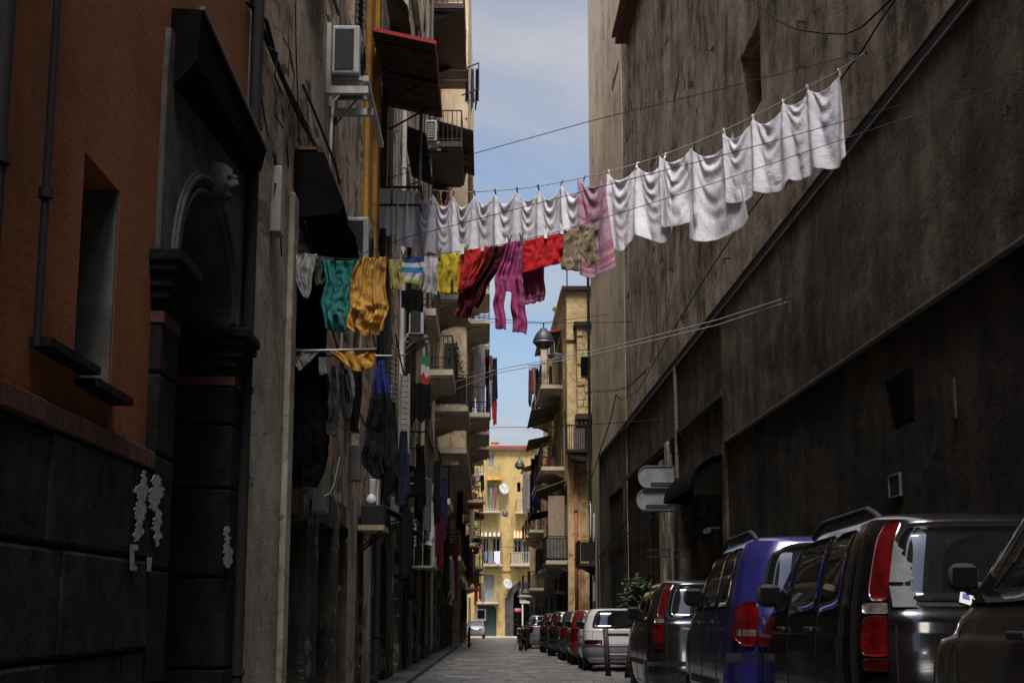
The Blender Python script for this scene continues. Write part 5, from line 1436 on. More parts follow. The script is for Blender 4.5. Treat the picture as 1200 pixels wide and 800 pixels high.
# plants on balconies
def leafy(name, label, cat, c, rx, ry, rz, n, leaf, mats, seed, pot=None, group=None):
    r = random.Random(seed); T_ = thing(name, label, cat, c, group); c = Vector(c)
    st = MB(); tips = []
    for k in range(max(3, n // 60)):
        a = r.uniform(0, 6.28); tip = c + Vector((math.cos(a) * rx * r.uniform(.2, .9), math.sin(a) * ry * r.uniform(.2, .9), rz * r.uniform(.5, 1.9)))
        mid = c.lerp(tip, .5) + Vector((0, 0, rz * .25)); st.tube([c, mid, tip], [.012 + rx * .01, .009, .004], 5); tips += [mid.lerp(tip, t) for t in (.1, .35, .6, .8, 1)]
    make('stems', st, M['twig'], T_)
    for mi, mt in enumerate(mats):
        mb = MB()
        for k in range(n // len(mats)):
            p = r.choice(tips) + Vector((r.gauss(0, rx * .25), r.gauss(0, ry * .25), r.gauss(0, rz * .22)))
            d = Vector((r.uniform(-1, 1), r.uniform(-1, 1), r.uniform(-.7, .5))).normalized(); s_ = d.cross(Vector((r.uniform(-1, 1), r.uniform(-1, 1), 1))).normalized(); L = leaf * r.uniform(.6, 1.3)
            w_ = L * .22; nn = d.cross(s_) * L * .12
            mb.add([p, p + d * L * .45 + s_ * w_ + nn, p + d * L, p + d * L * .45 - s_ * w_ + nn], [(0, 1, 2, 3)])
        make('foliage', mb, mt, T_)
    if pot:
        make('pot', MB().lathe([(pot * .7, -.32), (pot, 0), (pot * 1.08, 0), (pot * 1.08, .03), (pot * .9, .02)], c, 14), M['terracotta'], T_)
    return T_
pg = 'pot plants on the far left balconies'
leafy('potted_plant', 'leafy green pot plant spilling over the upper balcony of the low cream house', 'plant', E.P(83.0, 9.95, .6), .6, .9, .5, 500, .16, [M['leaf'], M['leaf_lt']], 1, .2, pg)
leafy('potted_plant', 'yellowish trailing plant hanging below the canopy end of the low cream house', 'plant', E.P(81.9, 11.0, .95), .2, .3, .7, 260, .14, [M['leaf_lt']], 2, None, pg)
leafy('potted_plant', 'dark bushy plant behind the balcony railing of the beige house, below the red towel', 'plant', C.P(47.3, 8.1, .75), .42, .6, .75, 520, .11, [M['leaf'], M['leaf_lt']], 3, .2, pg)
leafy('potted_plant', 'sparse plant at the sky edge on a brown balcony of the beige house', 'plant', C.P(46.6, 15.25, .85), .25, .7, .9, 260, .12, [M['leaf']], 4, .18, pg)
leafy('potted_plant', 'pot plant on the low balcony of the ochre house', 'plant', F.P(100, 6.2, .6), .4, .6, .4, 250, .15, [M['leaf']], 5, .2, pg)
# ------------------------------------------------------------------ right side of the street
ZL1, ZL2 = 6.65, 4.13
M['rimgrey'] = rough_mat('worn_grey_edge', (.20, .19, .175), (.08, .075, .068), 6, .7, 0, .3)
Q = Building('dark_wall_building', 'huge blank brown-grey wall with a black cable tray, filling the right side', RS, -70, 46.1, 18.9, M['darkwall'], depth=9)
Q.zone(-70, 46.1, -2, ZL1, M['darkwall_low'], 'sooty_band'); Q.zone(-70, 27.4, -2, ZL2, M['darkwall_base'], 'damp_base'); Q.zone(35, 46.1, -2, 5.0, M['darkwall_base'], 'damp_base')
a = Q.on(890, 30)[0]; b = Q.on(869, 100)[0]; Q.hole(a, b, Q.on(880, 140)[1], Q.on(890, 22)[1], .45, 'dark')
a = Q.on(1070, 440)[0]; b = Q.on(1037, 440)[0]; Q.hole(a, b, Q.on(1052, 502)[1], Q.on(1052, 438)[1], .13, 'blind')
yd0, yd1 = 27.9, 34.4
Q.hole(yd0, yd1, gz(34) - .2, 3.62, 2.2, 'dark')
Q.hole(9.2, 10.6, 7.8, 9.6, .3, 'dark')
Q.build()
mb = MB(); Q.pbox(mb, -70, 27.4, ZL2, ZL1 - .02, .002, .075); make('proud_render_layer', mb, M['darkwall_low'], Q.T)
lip = MB(); Q.pbox(lip, -70, 27.42, ZL2 - .03, ZL2 - .002, .002, .085); make('drip_edge', lip, M['rimgrey'], Q.T)
mb = MB(); Q.pbox(mb, -70, 46.05, ZL1, ZL1 + .13, .003, .10); tr = make('cable_tray', mb, M['black'], Q.T)
mb = MB(); Q.pbox(mb, -70, 46.05, ZL1 + .135, ZL1 + .155, .003, .11); Q.pbox(mb, -70, 46.05, ZL1 - .045, ZL1 - .018, .08, .11); make('tray_rim', mb, M['rimgrey'], tr)
mb = MB(); Q.pbox(mb, 5, 44.3, 18.91, 19.1, -.5, .38); ev = make('eave', mb, M['wood'], Q.T)
mb = MB(); mb.hexa([Q.P(5, 19.1, .5), Q.P(44.3, 19.1, .5), Q.P(44.3, 21.1, -5), Q.P(5, 21.1, -5), Q.P(5, 19.18, .5), Q.P(44.3, 19.18, .5), Q.P(44.3, 21.18, -5), Q.P(5, 21.18, -5)]); make('tiled_roof', mb, M['rtile'], Q.T)
def brick_mat():
    m, nt, bs = _mat('red_brickwork'); T = NT(nt); pos = world_pos(T)
    cb = T.n('ShaderNodeCombineXYZ'); sp = T.n('ShaderNodeSeparateXYZ'); T.l(pos, sp.inputs[0]); T.l(T.math('ADD', sp.outputs[1], sp.outputs[0]), cb.inputs[0]); T.l(sp.outputs[2], cb.inputs[1])
    br = T.n('ShaderNodeTexBrick'); br.inputs['Scale'].default_value = 1; br.inputs['Brick Width'].default_value = .26; br.inputs['Row Height'].default_value = .085; br.inputs['Mortar Size'].default_value = .012
    br.inputs['Color1'].default_value = (.36, .11, .045, 1); br.inputs['Color2'].default_value = (.26, .075, .035, 1); br.inputs['Mortar'].default_value = (.2, .16, .12, 1)
    T.l(cb.outputs[0], br.inputs['Vector']); T.l(br.outputs['Color'], bs.inputs['Base Color']); bs.inputs['Roughness'].default_value = .9
    T.bump(T.math('MULTIPLY', br.outputs['Fac'], -1.0), .6, .02, bs); return m
mb = MB(); Q.pbox(mb, 44.4, 46.09, 18.91, 27, -1.5, .01); make('brick_pier', mb, brick_mat(), Q.T)
for k, (ya, yb, o) in enumerate(((35.1, 35.6, .16), (36.6, 37.3, .10))):
    mb = MB(); Q.pbox(mb, ya, yb, gz(37) - .1, 5.0 - .3 * k, .003, o); bevel(make('pilaster', mb, M['darkwall'], Q.T), .02)
mb = MB(); Q.pbox(mb, 27.42, 45.9, 5.0, 5.09, .003, .10); make('string_course', mb, M['portal'], Q.T)
mb = MB(); Q.pbox(mb, 27.42, yd0 - .004, gz(28) - .1, 4.1, .003, .05); make('door_pier', mb, M['darkwall_low'], Q.T)
# canopy over the gateway
T_ = thing('gate_canopy', 'black curved canopy over the dark gateway in the right wall', 'canopy', Q.P(31, 3.6)); mb = MB()
def cf(u, v):
    y = 27.7 + 4.2 * u; t = v * math.pi / 2; return Q.P(y, 3.25 + .62 * math.cos(t), .02 + .62 * math.sin(t)), Vector((-math.sin(t), 0, math.cos(t)))
mb.sheet(cf, 16, 10, .03); make('cover', mb, M['void'], T_, smooth=True)
for y in (27.75, 31.85):
    mb = MB(); mb.add([Q.P(y, 3.25, .02)] + [Q.P(y, 3.25 + .6 * math.cos(t * math.pi / 16), .02 + .60 * math.sin(t * math.pi / 16)) for t in range(9)], [tuple(range(10))]); make('end_panel', mb, M['void'], T_)
mb = MB().tube([Q.P(28.4, 2.55, .02), Q.P(28.4, 2.55, .25)], .02, 6); mb.tube([Q.P(28.35, 2.5, .25), Q.P(28.75, 2.5, .25)], .05, 10)
tag(make('wall_lamp', mb, M['dish']), 'small unlit white tube lamp by the gateway under the black canopy', 'lamp')
# direction boards seen from behind
yb_ = 34.0
def board(label, x0, x1, z0, z1, tilt):
    T_ = thing('direction_board', label, 'sign', (x1, yb_, z0), 'direction boards seen from behind on the right wall'); h2 = (z1 - z0) / 2; zc_ = (z0 + z1) / 2
    poly = [(x0 + h2 * .8 + h2 * .8 * math.cos(t), zc_ + h2 * math.sin(t)) for t in np.linspace(math.pi / 2, math.pi * 1.5, 14)] + [(x1, z0), (x1, z1)]
    mb = MB().prism([(x, yb_, z) for x, z in poly], (0, .022, 0)); recalc(make('panel', mb, M['boardback'], T_))
    rim = MB(); P_ = [Vector((x, yb_ - .012, z)) for x, z in poly] ; rim.tube(P_ + [P_[0]], .014, 5); make('rim', rim, M['galv'], T_)
    br = MB().box(x0 + .1, x1 + .45, yb_ - .06, yb_ - .03, z0 - .055, z0 - .02).box(x1 - .55, x1 + .42, yb_ - .05, yb_ - .02, z0 + .08, z0 + .115); make('bracket', br, M['black'], T_)
    return T_
M['boardback'] = rough_mat('grey_sign_back', (.30, .33, .32), (.16, .18, .175), 3, .55, .3, .1)
board('upper grey-backed direction board above another on the right wall', at(748, 560, yb_).x, at(790, 560, yb_).x, at(770, 571, yb_).z, at(770, 546, yb_).z, 0)
board('lower grey-backed direction board beside the black gate canopy', at(746, 584, yb_).x, at(784, 584, yb_).x, at(770, 597, yb_).z, at(770, 574, yb_).z, 0)
T_ = thing('sign_pole', 'thin metal post frame holding the two direction boards', 'post', (at(790, 600, 34.2).x, 34.2, gz(34))); x_ = at(787, 600, 34.2).x
make('post', MB().tube([(x_, 34.2, gz(34)), (x_, 34.2, 4.6)], .035, 8), M['galv'], T_); make('cross_bar', MB().bar((x_ - .6, 34.2, 2.2), (x_ + .3, 34.2, 2.2), .03).bar((x_ - .6, 34.2, 2.35), (x_ + .25, 34.2, 2.35), .03), M['iron'], T_)
# small wall fittings
T_ = thing('wall_plaque', 'small worn framed plaque low on the right wall above the black hatchback', 'plaque', RS.pt(1051, 587, .08)); a, z1_ = Q.on(1057, 553); b, z0_ = Q.on(1045, 584)
make('plate', MB().wbox(RS, a, b, z0_, z1_, .003, .02), M['portal'], T_)
mb = MB(); t_ = .018
for (p, q, r, s_) in ((a, a + t_, z0_, z1_), (b - t_, b, z0_, z1_), (a + t_, b - t_, z1_ - t_, z1_), (a + t_, b - t_, z0_, z0_ + t_)): mb.wbox(RS, p, q, r, s_, .021, .035)
make('frame', mb, M['galv'], T_)
mb = MB(); zz = (z0_ + z1_) / 2; mb.wbox(RS, a + .03, b - .03, z0_ + .03, z0_ + (z1_ - z0_) * .38, .021, .026)
for (u, v, w_) in ((.25, .52, .3), (.5, .62, .35), (.3, .8, .2), (.62, .86, .2)): mb.wbox(RS, a + (b - a) * u, a + (b - a) * (u + w_), z0_ + (z1_ - z0_) * v, z0_ + (z1_ - z0_) * (v + .07), .021, .026)
make('worn_relief', mb, M['black'], T_)
y_, z_ = Q.on(1122, 490); tag(make('conduit', MB().wbox(RS, y_ - .02, y_ + .02, z_, Q.on(1122, 441)[1], .004, .03), M['portal']), 'short pale vertical conduit on the dark right wall', 'pipe')
def hook(label, px, py, o, L=.12):
    p = RS.pt(px, py, o); mb = MB().bar(p + Vector((.02, 0, 0)), p - Vector((L, 0, 0)), .03).bar(p - Vector((L, 0, 0)), p + Vector((-L, 0, -.1)), .025)
    tag(make('wall_hook', mb, M['iron']), label, 'hook', 'iron hooks in the right wall')
hook('iron hook where the upper washing line is tied, at the right end of the sheets', 1016, 62, .0, .25); hook('iron hook high on the right wall below the sagging top cable', 944, 26, 0); hook('iron hook on the right wall just above the last white sheet', 944, 78, 0)
hook('iron hook under the cable tray where two pale wires are tied', 929, 350, .08, .15); hook('rusty iron hook at the right edge of the picture below the tray', 1192, 122, .0); hook('small iron hook on the right wall below the white sheets', 856, 303, 0)
downpipe('grey pipe dropping from the cable tray beside the gateway', RS, 33.8, 4.0, ZL1 - .03, .09, .05, M['pipe'])
downpipe('thin dark pipe on the right wall behind the potted shrub', RS, 39.5, gz(40), 5.0, .06, .04, M['pipe_dk'])

# pale tall building
K = Building('pale_tall_building', 'tall pale buff building end beyond the dark wall, right of the sky', RS, 46.1, 60.2, 29, M['pale'], o=.02, depth=8)
K.zone(46.1, 56, -2, ZL1 + .05, M['darkwall_low'], 'sooty_panel'); K.zone(47.5, 52, -2, 4.9, M['darkwall_base'], 'damp_panel')
a = K.on(725, 90)[0]; b = K.on(716, 90)[0]; K.hole(a, b, K.on(720, 99)[1], K.on(720, 89)[1], .3, 'dark'); K.hole(57.5, 59, gz(59), 2.2, .25, 'dark')
K.build()
mb = MB(); K.pbox(mb, 46.12, 56.1, ZL1 + .06, ZL1 + .17, .003, .07); K.pbox(mb, 56.0, 56.12, gz(56), ZL1 + .055, .003, .06); make('panel_edge', mb, M['dkmetal'], K.T)
mb = MB(); K.pbox(mb, 51.95, 52.1, gz(52), 4.98, .003, .05); K.pbox(mb, 47.5, 51.94, 4.9, 4.98, .003, .05); make('panel_edge', mb, M['dkmetal'], K.T)
downpipe('dark cast pipe at the far corner of the pale building', RS, 59.9, gz(60), 16, .14, .06, M['pipe_dk']); downpipe('grey pipe low on the pale building next to the cable coil', RS, 57.2, gz(57), 5, .13, .05, M['pipe'])
K.balcony(57.6, 60.1, 2.75, .75, .9, M['iron'], M['iron'], .13, th=.1, solid=M['black'])
mb = MB()
for i, (px, py, w_, h_) in enumerate(((682, 608, .28, .75), (686, 612, .35, .8), (692, 610, .25, .7), (697, 618, .22, .55))):
    c = K.S.pt(px, py, .16); pts = [c + Vector((-.03 * (i % 2), w_ * math.sin(t), h_ * math.cos(t))) for t in np.linspace(0, 2 * math.pi, 26)]; mb.tube(pts, .022, 5)
c = K.S.pt(690, 592, .16); mb.tube([c + Vector((0, -.8, .1)), c, c + Vector((0, .8, .15))], .02, 5)
tag(make('cable_coil', mb, M['cable_w'], smooth=True), 'coils of white cable hanging on the pale building above the parked cars', 'cable')
tag(make('meter_box', MB().wbox(RS, 57.9, 58.5, 1.3, 2.1, .07, .22), M['greyshut']), 'grey meter box under the dark balcony of the pale building', 'box')

# tufa house
H = Building('tufa_stone_house', 'yellow tufa stone house with stacked balconies catching the light beyond the pale building', RS, 61.0, 84.0, 14.6, M['tufa'], o=1.0)
for z in (3.05, 7.15, 10.9):
    for (a, b) in ((62.3, 63.6), (65.5, 67), (71, 72.4), (77, 78.4)): H.hole(a, b, z + .05, z + 2.3, .25, random.choice(['shutter', 'door', 'glass']), m=random.choice([M['browndoor'], M['greenshut'], M['greyshut']]), open=random.random() < .5)
for (a, b) in ((62, 63.5), (67, 69), (74, 76), (80, 82)): H.hole(a, b, -1.4, 1.6, .3, 'dark')
H.zone(61, 84, -2, 2.9, M['soot'], 'dado'); H.zone(61, 84, 2.9, 10.2, M['peach'], 'peach_render')
H.build()
H.cornice(14.45, .14, .22, M['slab'])
xw = H.P(61, 0, 0).x
mb = MB().box(xw - .2, 9, 60.8, 60.995, 14.45, 14.62); make('parapet_cap', mb, M['iron'], H.T)
mb = MB().box(xw + .02, 9, 60.93, 60.996, -1, 7.0); make('end_render', mb, M['peach'], H.T)
mb = MB().box(xw - .02, xw + .9, 60.96, 60.995, 12.2, 12.3); make('end_pipe', mb, M['iron'], H.T)
def frontbox(y0): pass
# bay of tufa blocks with a dark corbel
T_ = thing('stone_bay', 'crumbling tufa block bay clinging to the end wall of the tufa house', 'bay', (2.85, 60.9, 8.9)); xb0, xb1 = at(676, 430, 60.3).x, at(697, 430, 60.3).x
mb = MB(); r_ = random.Random(5); z = 9.0
while z < 12.7:
    x = xb0 + (.0 if int(z * 10) % 2 else .0)
    while x < xb1:
        w_ = r_.uniform(.25, .42)
        mb.box(x + .01, min(x + w_, xb1) - .01, 60.1 + r_.uniform(-.03, .03), 60.99, z + .01, z + .29); x += w_
    z += .3
bevel(make('stone_blocks', mb, M['tufa'], T_), .02)
make('roof_slab', MB().box(xb0 - .12, xb1, 59.95, 60.99, 12.72, 12.9), M['iron'], T_); make('window', MB().box(xb0 + .15, xb0 + .45, 60.04, 60.07, 10.6, 11.4), M['void'], T_)
mb = MB().box(xb0 - .08, xb1, 60.05, 60.99, 8.78, 8.98)
for k in range(5): mb.box(xb0 - .05 + k * .17, xb0 + .05 + k * .17, 60.1, 60.98, 8.55, 8.775)
make('corbel', mb, M['brownsheet'], T_)
T_ = thing('end_balcony', 'dark iron balcony on the end wall of the tufa house below the stone bay', 'balcony', (2.9, 60.5, 7.2)); x0, x1 = at(664, 530, 59.9).x, at(689, 530, 59.9).x
mb = MB().box(x0, x1, 59.9, 60.92, 7.38, 7.5); mb.prism([(x0 + .05, 59.95, 7.375), (x0 + .15, 59.97, 7.15), (x0 + .45, 60, 7.02), (x1 - .1, 60, 7.02), (x1, 60, 7.375)], (0, .9, 0)); make('slab', recalc and mb, M['iron'], T_)
mb = MB(); n_ = 9
for k in range(n_ + 1):
    x = x0 + .03 + (x1 - x0 - .06) * k / n_; mb.bar((x, 59.93, 7.5), (x, 59.93, 8.5), .025)
mb.bar((x0, 59.93, 8.5), (x1, 59.93, 8.5), .05)
for k in range(8): mb.bar((x0 + .03, 59.95 + k * .13, 7.5), (x0 + .03, 59.95 + k * .13, 8.5), .022)
mb.bar((x0 + .03, 59.93, 8.5), (x0 + .03, 60.9, 8.5), .05); make('railing', mb, M['iron'], T_)
make('screen', MB().box(x0 + .3, x0 + .75, 59.96, 59.98, 7.52, 8.4), M['corr_grey'], T_)
T_ = thing('drainpipe', 'orange drainpipe below the iron end balcony of the tufa house', 'pipe', (at(675, 600, 60.85).x, 60.85, -.6)); x = at(675, 600, 60.85).x
make('pipe', MB().tube([(x, 60.85, -.6), (x, 60.85, 6.9)], .07, 10), M['copper_pipe'], T_, smooth=True); mb = MB()
for z in (1, 3, 5): mb.lathe([(.072, -.03), (.09, -.03), (.09, .03), (.072, .03)], (x, 60.85, z), 10)
make('clip', mb, M['iron'], T_)
for (a, b, z, o_, sol) in ((64.2, 70.2, 10.85, .98, None), (63.2, 69.0, 7.1, 1.0, None), (61.4, 65.2, 3.0, .9, M['corr_grey']), (67, 72, 2.75, .95, M['black']), (73, 78, 7.1, .9, None), (73.5, 78.5, 10.85, .9, None)): H.balcony(a, b, z, o_, 1.0, None, M['iron'] if z > 4 else M['black'], .13, solid=sol)
awning('flat sheet roof over the top balcony of the tufa house', H.P(64.2, 13.35, .02), H.P(70.4, 13.35, .02), H.P(70.4, 13.25, 1.0), H.P(64.2, 13.25, 1.0), M['corr_grey'], M['redpaint'], n=8, amp=.01)
awning('grey corrugated awning sticking out under the top balcony of the tufa house', H.P(66, 10.25, .02), H.P(72, 10.25, .02), H.P(72, 9.85, 1.35), H.P(66, 9.95, 1.35), M['corr_grey'], None, n=10, amp=.02)
awning('dark awning farther along the tufa house between two balconies', H.P(74, 9.75, .02), H.P(79, 9.75, .02), H.P(79, 9.45, 1.2), H.P(74, 9.5, 1.2), M['corr'], None, n=8, amp=.015)
awning('weathered plank awning over the low balcony of the tufa house', H.P(61.3, 6.35, .02), H.P(65.8, 6.35, .02), H.P(65.8, 5.85, 1.3), H.P(61.3, 5.9, 1.3), M['wood_lt'], None, n=10, amp=.015)
awning('black sheet awning over the dark-screened balcony of the tufa house', H.P(67, 5.55, .02), H.P(72, 5.55, .02), H.P(72, 5.25, 1.3), H.P(67, 5.3, 1.3), M['black'], None, n=8, amp=.012)
mb = MB(); H.pbox(mb, 64.5, 65.1, 10.9, 13.2, .6, .95); make('balcony_enclosure', mb, M['pale'], H.T)
mb = MB(); H.pbox(mb, 61.5, 61.56, 3.05, 5.7, .1, .8); make('reed_screen', mb, M['wood_lt'], H.T)
ac_unit('white air conditioner on the top balcony of the tufa house under its sheet roof', RS, 64.0, 12.2, 1.35)
ac_unit('grey air conditioner low under the plank awning of the tufa house', RS, 62.8, 1.7, 1.05, mat=M['greyshut'])
T_ = thing('chimney', 'slim rendered chimney on the roof corner of the tufa house', 'chimney', H.P(72, 14.6, -.3)); mb = MB(); H.pbox(mb, 72, 72.8, 14.6, 16.0, -.6, -.1); make('stack', mb, M['peach'], T_)
mb = MB(); H.pbox(mb, 71.9, 72.9, 16.0, 16.1, -.7, 0); make('cap', mb, M['slab'], T_)
aer = MB().tube([H.P(67, 14.6, -.4), H.P(67, 19.5, -.4)], .03, 6); tag(make('aerial_mast', aer, M['dkmetal']), 'thin aerial mast rising from the roof of the tufa house', 'aerial')

W4 = Building('low_peach_house', 'lower peach house with cluttered balconies beyond the tufa house on the right', RS, 84.0, 112.0, 10.4, M['peach'], o=.85)
W4.zone(84, 112, -3, 2.2, M['soot'], 'dado')
for z in (2.3, 5.6, 8.0):
    for y in (86, 91.5, 97, 102.5, 107.5): W4.hole(y, y + 1.3, z + .05, min(z + 2.2, 10.1), .25, random.choice(['shutter', 'door', 'glass']), m=random.choice([M['browndoor'], M['greenshut'], M['greyshut']]))
for y in (87, 93, 99, 105): W4.hole(y, y + 1.8, gz(y + 2) - .1, 1.1, .3, 'dark')
W4.build(); W4.cornice(10.3, .2, .3, M['slab'])
for (a, b, z) in ((84.5, 88.5, 5.5), (90, 94, 5.5), (95.5, 100, 5.5), (84.5, 88.5, 2.2), (96, 100, 2.2), (90, 94, 7.9), (106, 111, 2.0)): W4.balcony(a, b, z, .95, .95, None, M['iron'], .2)
awning('orange and yellow striped awning on the low peach house', W4.P(90, 10.0, .02), W4.P(94.2, 10.0, .02), W4.P(94.2, 9.6, 1.2), W4.P(90, 9.6, 1.2), M['wood_or'], None, n=8)
awning('dark slab awning above the cactus balcony of the low peach house', W4.P(84.3, 7.6, .02), W4.P(88.6, 7.6, .02), W4.P(88.6, 7.35, 1.25), W4.P(84.3, 7.35, 1.25), M['corr'], None, n=8)
leafy('potted_plant', 'spiky dark cactus-like plant on a right balcony silhouetted against the yellow end house', 'plant', W4.P(85, 5.75, .85), .35, .35, .95, 420, .22, [M['leaf'], M['leaf_lt']], 8, .22)
leafy('shrub', 'dark leafy shrub between the white car and the right wall', 'plant', Vector((3.45, 38.2, gz(38) + .5)), .55, .9, .85, 1500, .2, [M['leaf'], M['leaf'], M['leaf_lt']], 9, .28)
leafy('shrub', 'second dark shrub with drooping leaves nearer the gateway on the right', 'plant', Vector((3.55, 34.8, gz(35) + .4)), .4, .7, .7, 900, .2, [M['leaf'], M['leaf']], 10, .26)
# bollards and chain in front of the white car
for i, (px, pyt, pyb, y, ln, lab) in enumerate(((713, 746, 793, 30.0, -.05, 'rusty iron bollard standing in the road in front of the white car, left of two'), (735, 742, 797, 29.2, .13, 'leaning rusty iron bollard in front of the white car, right of two'))):
    b = at(px, 795, y); b.z = gz(y); h_ = .95
    tag(make('bollard', MB().tube([b, b + Vector((ln * .5, 0, h_ * .5)), b + Vector((ln, .02, h_))], [.06, .055, .055], 10), M['iron'], smooth=True), lab, 'bollard')
p0, p1 = at(713, 770, 30.0), at(737, 770, 29.2)
cable('rusty chain slung between the two bollards in front of the white car', [p0, p1], .015, M['iron'], name='chain', sag=.03, cat='chain')

# the street goes on behind the camera; unseen house added to block low sky
Z_ = thing('house_behind', 'house closing the street behind the camera', 'building', (2, -74, 0)); mb = MB().box(-12, 14, -80, -72, -1, 15); make('wall', mb, M['beige'], Z_)
mb = MB()
for x in (-1.5, 1.5, 4.5):
    for z in (1.2, 5, 8.8): mb.box(x, x + 1.1, -72.02, -71.95, z, z + 2)
make('window', mb, M['glass'], Z_)
# ------------------------------------------------------------------ the yellow house closing the street
YE = 135.0
class EndSide:
    s = 1
    def X(s, y): return y
    def P(s, u, z, o=0.0): return Vector((u, YE - o, z))
    def on(s, px, py, o=0.0):
        p = at(px, py, YE - o); return (p.x, p.z)
ES = EndSide(); GE = gz(YE)
Y = Building('yellow_end_house', 'pale yellow house with red tiled eave closing the far end of the street', ES, -9.5, 8.5, ES.on(590, 527)[1], M['yellow'], depth=8)
Y.z0 = GE - .3
px2 = lambda a, b, c, d: (ES.on(a, 600)[0], ES.on(b, 600)[0], ES.on(590, d)[1], ES.on(590, c)[1])
def eh(a, b, c, d, kind, **k):
    q = px2(a, b, c, d); return Y.hole(q[0], q[1], q[2], q[3], .25, kind, **k)
eh(572, 579, 533, 548, 'shutter', m=M['greyshut']); eh(606, 610, 565, 576, 'dark'); eh(571, 579, 566, 597, 'shutter', m=M['greyshut']); eh(611, 619, 571, 597, 'shutter', m=M['browndoor'])
eh(566, 573, 630, 660, 'glass'); eh(577, 586, 630, 660, 'glass'); eh(602, 611, 632, 660, 'door', m=M['greyshut']); eh(613, 620, 632, 660, 'shutter', m=M['browndoor'])
eh(567, 579, 673, 704, 'roller', m=M['greyshut'], fm=M['greyshut']); eh(561, 582, 709, 745.5, 'garage', m=M['greenshut'], fm=M['greenshut'])
ax0, ax1 = ES.on(601.5, 700)[0], ES.on(623, 700)[0]; zs_ = ES.on(610, 700)[1]; rad_ = (ax1 - ax0) / 2; cx_ = (ax0 + ax1) / 2
Y.hole(ax0, ax1, GE - .05, zs_ + rad_, .8, 'dark')
Y.build()
mb = MB(); Y.pbox(mb, -9.6, 8.6, Y.z1, Y.z1 + .12, -.5, .3); make('eave', mb, M['slab'], Y.T)
mb = MB(); mb.hexa([ES.P(-9.7, Y.z1 + .125, .42), ES.P(8.7, Y.z1 + .125, .42), ES.P(8.7, Y.z1 + .42, -5), ES.P(-9.7, Y.z1 + .42, -5), ES.P(-9.7, Y.z1 + .36, .42), ES.P(8.7, Y.z1 + .36, .42), ES.P(8.7, Y.z1 + .62, -5), ES.P(-9.7, Y.z1 + .62, -5)])
make('tiled_roof', mb, M['rtile'], Y.T)
mb = MB(); q = ES.on(580, 518); Y.pbox(mb, q[0] - .35, q[0] + .35, Y.z1 + .4, q[1] + .15, -2.2, -1.5); ch = make('chimney', mb, M['peach'], Y.T); mb = MB(); Y.pbox(mb, q[0] - .42, q[0] + .42, q[1] + .155, q[1] + .25, -2.3, -1.4); make('chimney_cap', mb, M['slab'], ch)
z_ = ES.on(590, 669)[1]; Y.cornice(z_, .22, .10, M['yellow'], name='string_course')
# arch surround
mb = MB()
for i in range(20):
    t0, t1 = math.pi * i / 20, math.pi * (i + 1) / 20; f = []
    for o_ in (-.7, .12):
        f += [ES.P(cx_ - math.cos(t) * r, zs_ + math.sin(t) * r, o_) for t, r in ((t0, rad_ - .02), (t1, rad_ - .02), (t1, rad_ + .55), (t0, rad_ + .55))]
    mb.hexa(f)
Y.pbox(mb, ax0 - .75, ax0 + .02, GE - .1, zs_ - .003, -.6, .121); Y.pbox(mb, ax1 - .02, ax1 + .6, GE - .1, zs_ - .003, -.6, .121)
bevel(make('arch_surround', mb, M['portal'], Y.T), .03)
mb = MB(); q = px2(603, 612, 712, 716.5); Y.pbox(mb, q[0], q[1], q[2], q[3], -.1, -.05); T_ = thing('gate_sign', 'small red and pink panel hanging in the archway of the yellow house', 'sign', ES.P(q[0], q[2], -.07)); make('panel', mb, M['redpaint'], T_)
mb = MB(); Y.pbox(mb, q[0] + .03, q[1] - .03, q[2] + .13, q[3] - .03, -.048, -.04); make('pale_field', mb, paint('faded_pink', (.55, .22, .25), .5, 0, 0, 0), T_)
# white framed window in the garage door
mb = MB(); q = px2(558.5, 570, 713, 727)
for (a, b, c, d) in ((q[0], q[1], q[3] - .12, q[3]), (q[0], q[1], q[2], q[2] + .12), (q[0], q[0] + .12, q[2] + .12, q[3] - .12), (q[1] - .12, q[1], q[2] + .12, q[3] - .12)): Y.pbox(mb, a, b, c, d, .003, .08)
f = make('kiosk_window', mb, M['white_paint'], Y.T); mb = MB(); Y.pbox(mb, q[0] + .12, q[1] - .12, q[2] + .12, q[3] - .12, .004, .03); make('pane', mb, M['glass'], f)
for (a, b, pz, o_, rl) in ((558, 586, 599, 1.0, M['greenshut']), (604, 624, 600, 1.0, M['greyshut']), (565, 589, 661, 1.0, M['iron']), (598, 624, 661, 1.0, M['white_paint']), (556, 584, 705, 1.0, M['greyshut']), (609, 624, 704, 1.2, M['white_paint'])):
    x0, zz = ES.on(a, pz); x1 = ES.on(b, pz)[0]; Y.balcony(x0, x1, zz, o_, 1.05, None, rl, .16)
q = px2(600, 611, 647, 659); mb = MB(); Y.pbox(mb, q[0], q[1], q[2], q[3], .93, .96); make('balcony_screen', mb, M['wood_lt'], Y.T)
x0, zz = ES.on(609.5, 705)
for x in (x0 + .15, x0 + 1.1):
    mb = MB(); Y.pbox(mb, x, x + .12, GE, zz - .2, 1.0, 1.12); make('balcony_post', mb, M['white_paint'], Y.T)
def stripes(name, c1, c2, n):
    m, nt, bs = _mat(name); T = NT(nt); sp = T.n('ShaderNodeSeparateXYZ'); T.l(world_pos(T), sp.inputs[0])
    s_ = T.math('GREATER_THAN', T.math('FRACT', T.math('MULTIPLY', sp.outputs[0], n)), .5); T.l(T.mix(s_, c1, c2), bs.inputs['Base Color']); bs.inputs['Roughness'].default_value = .9; return m
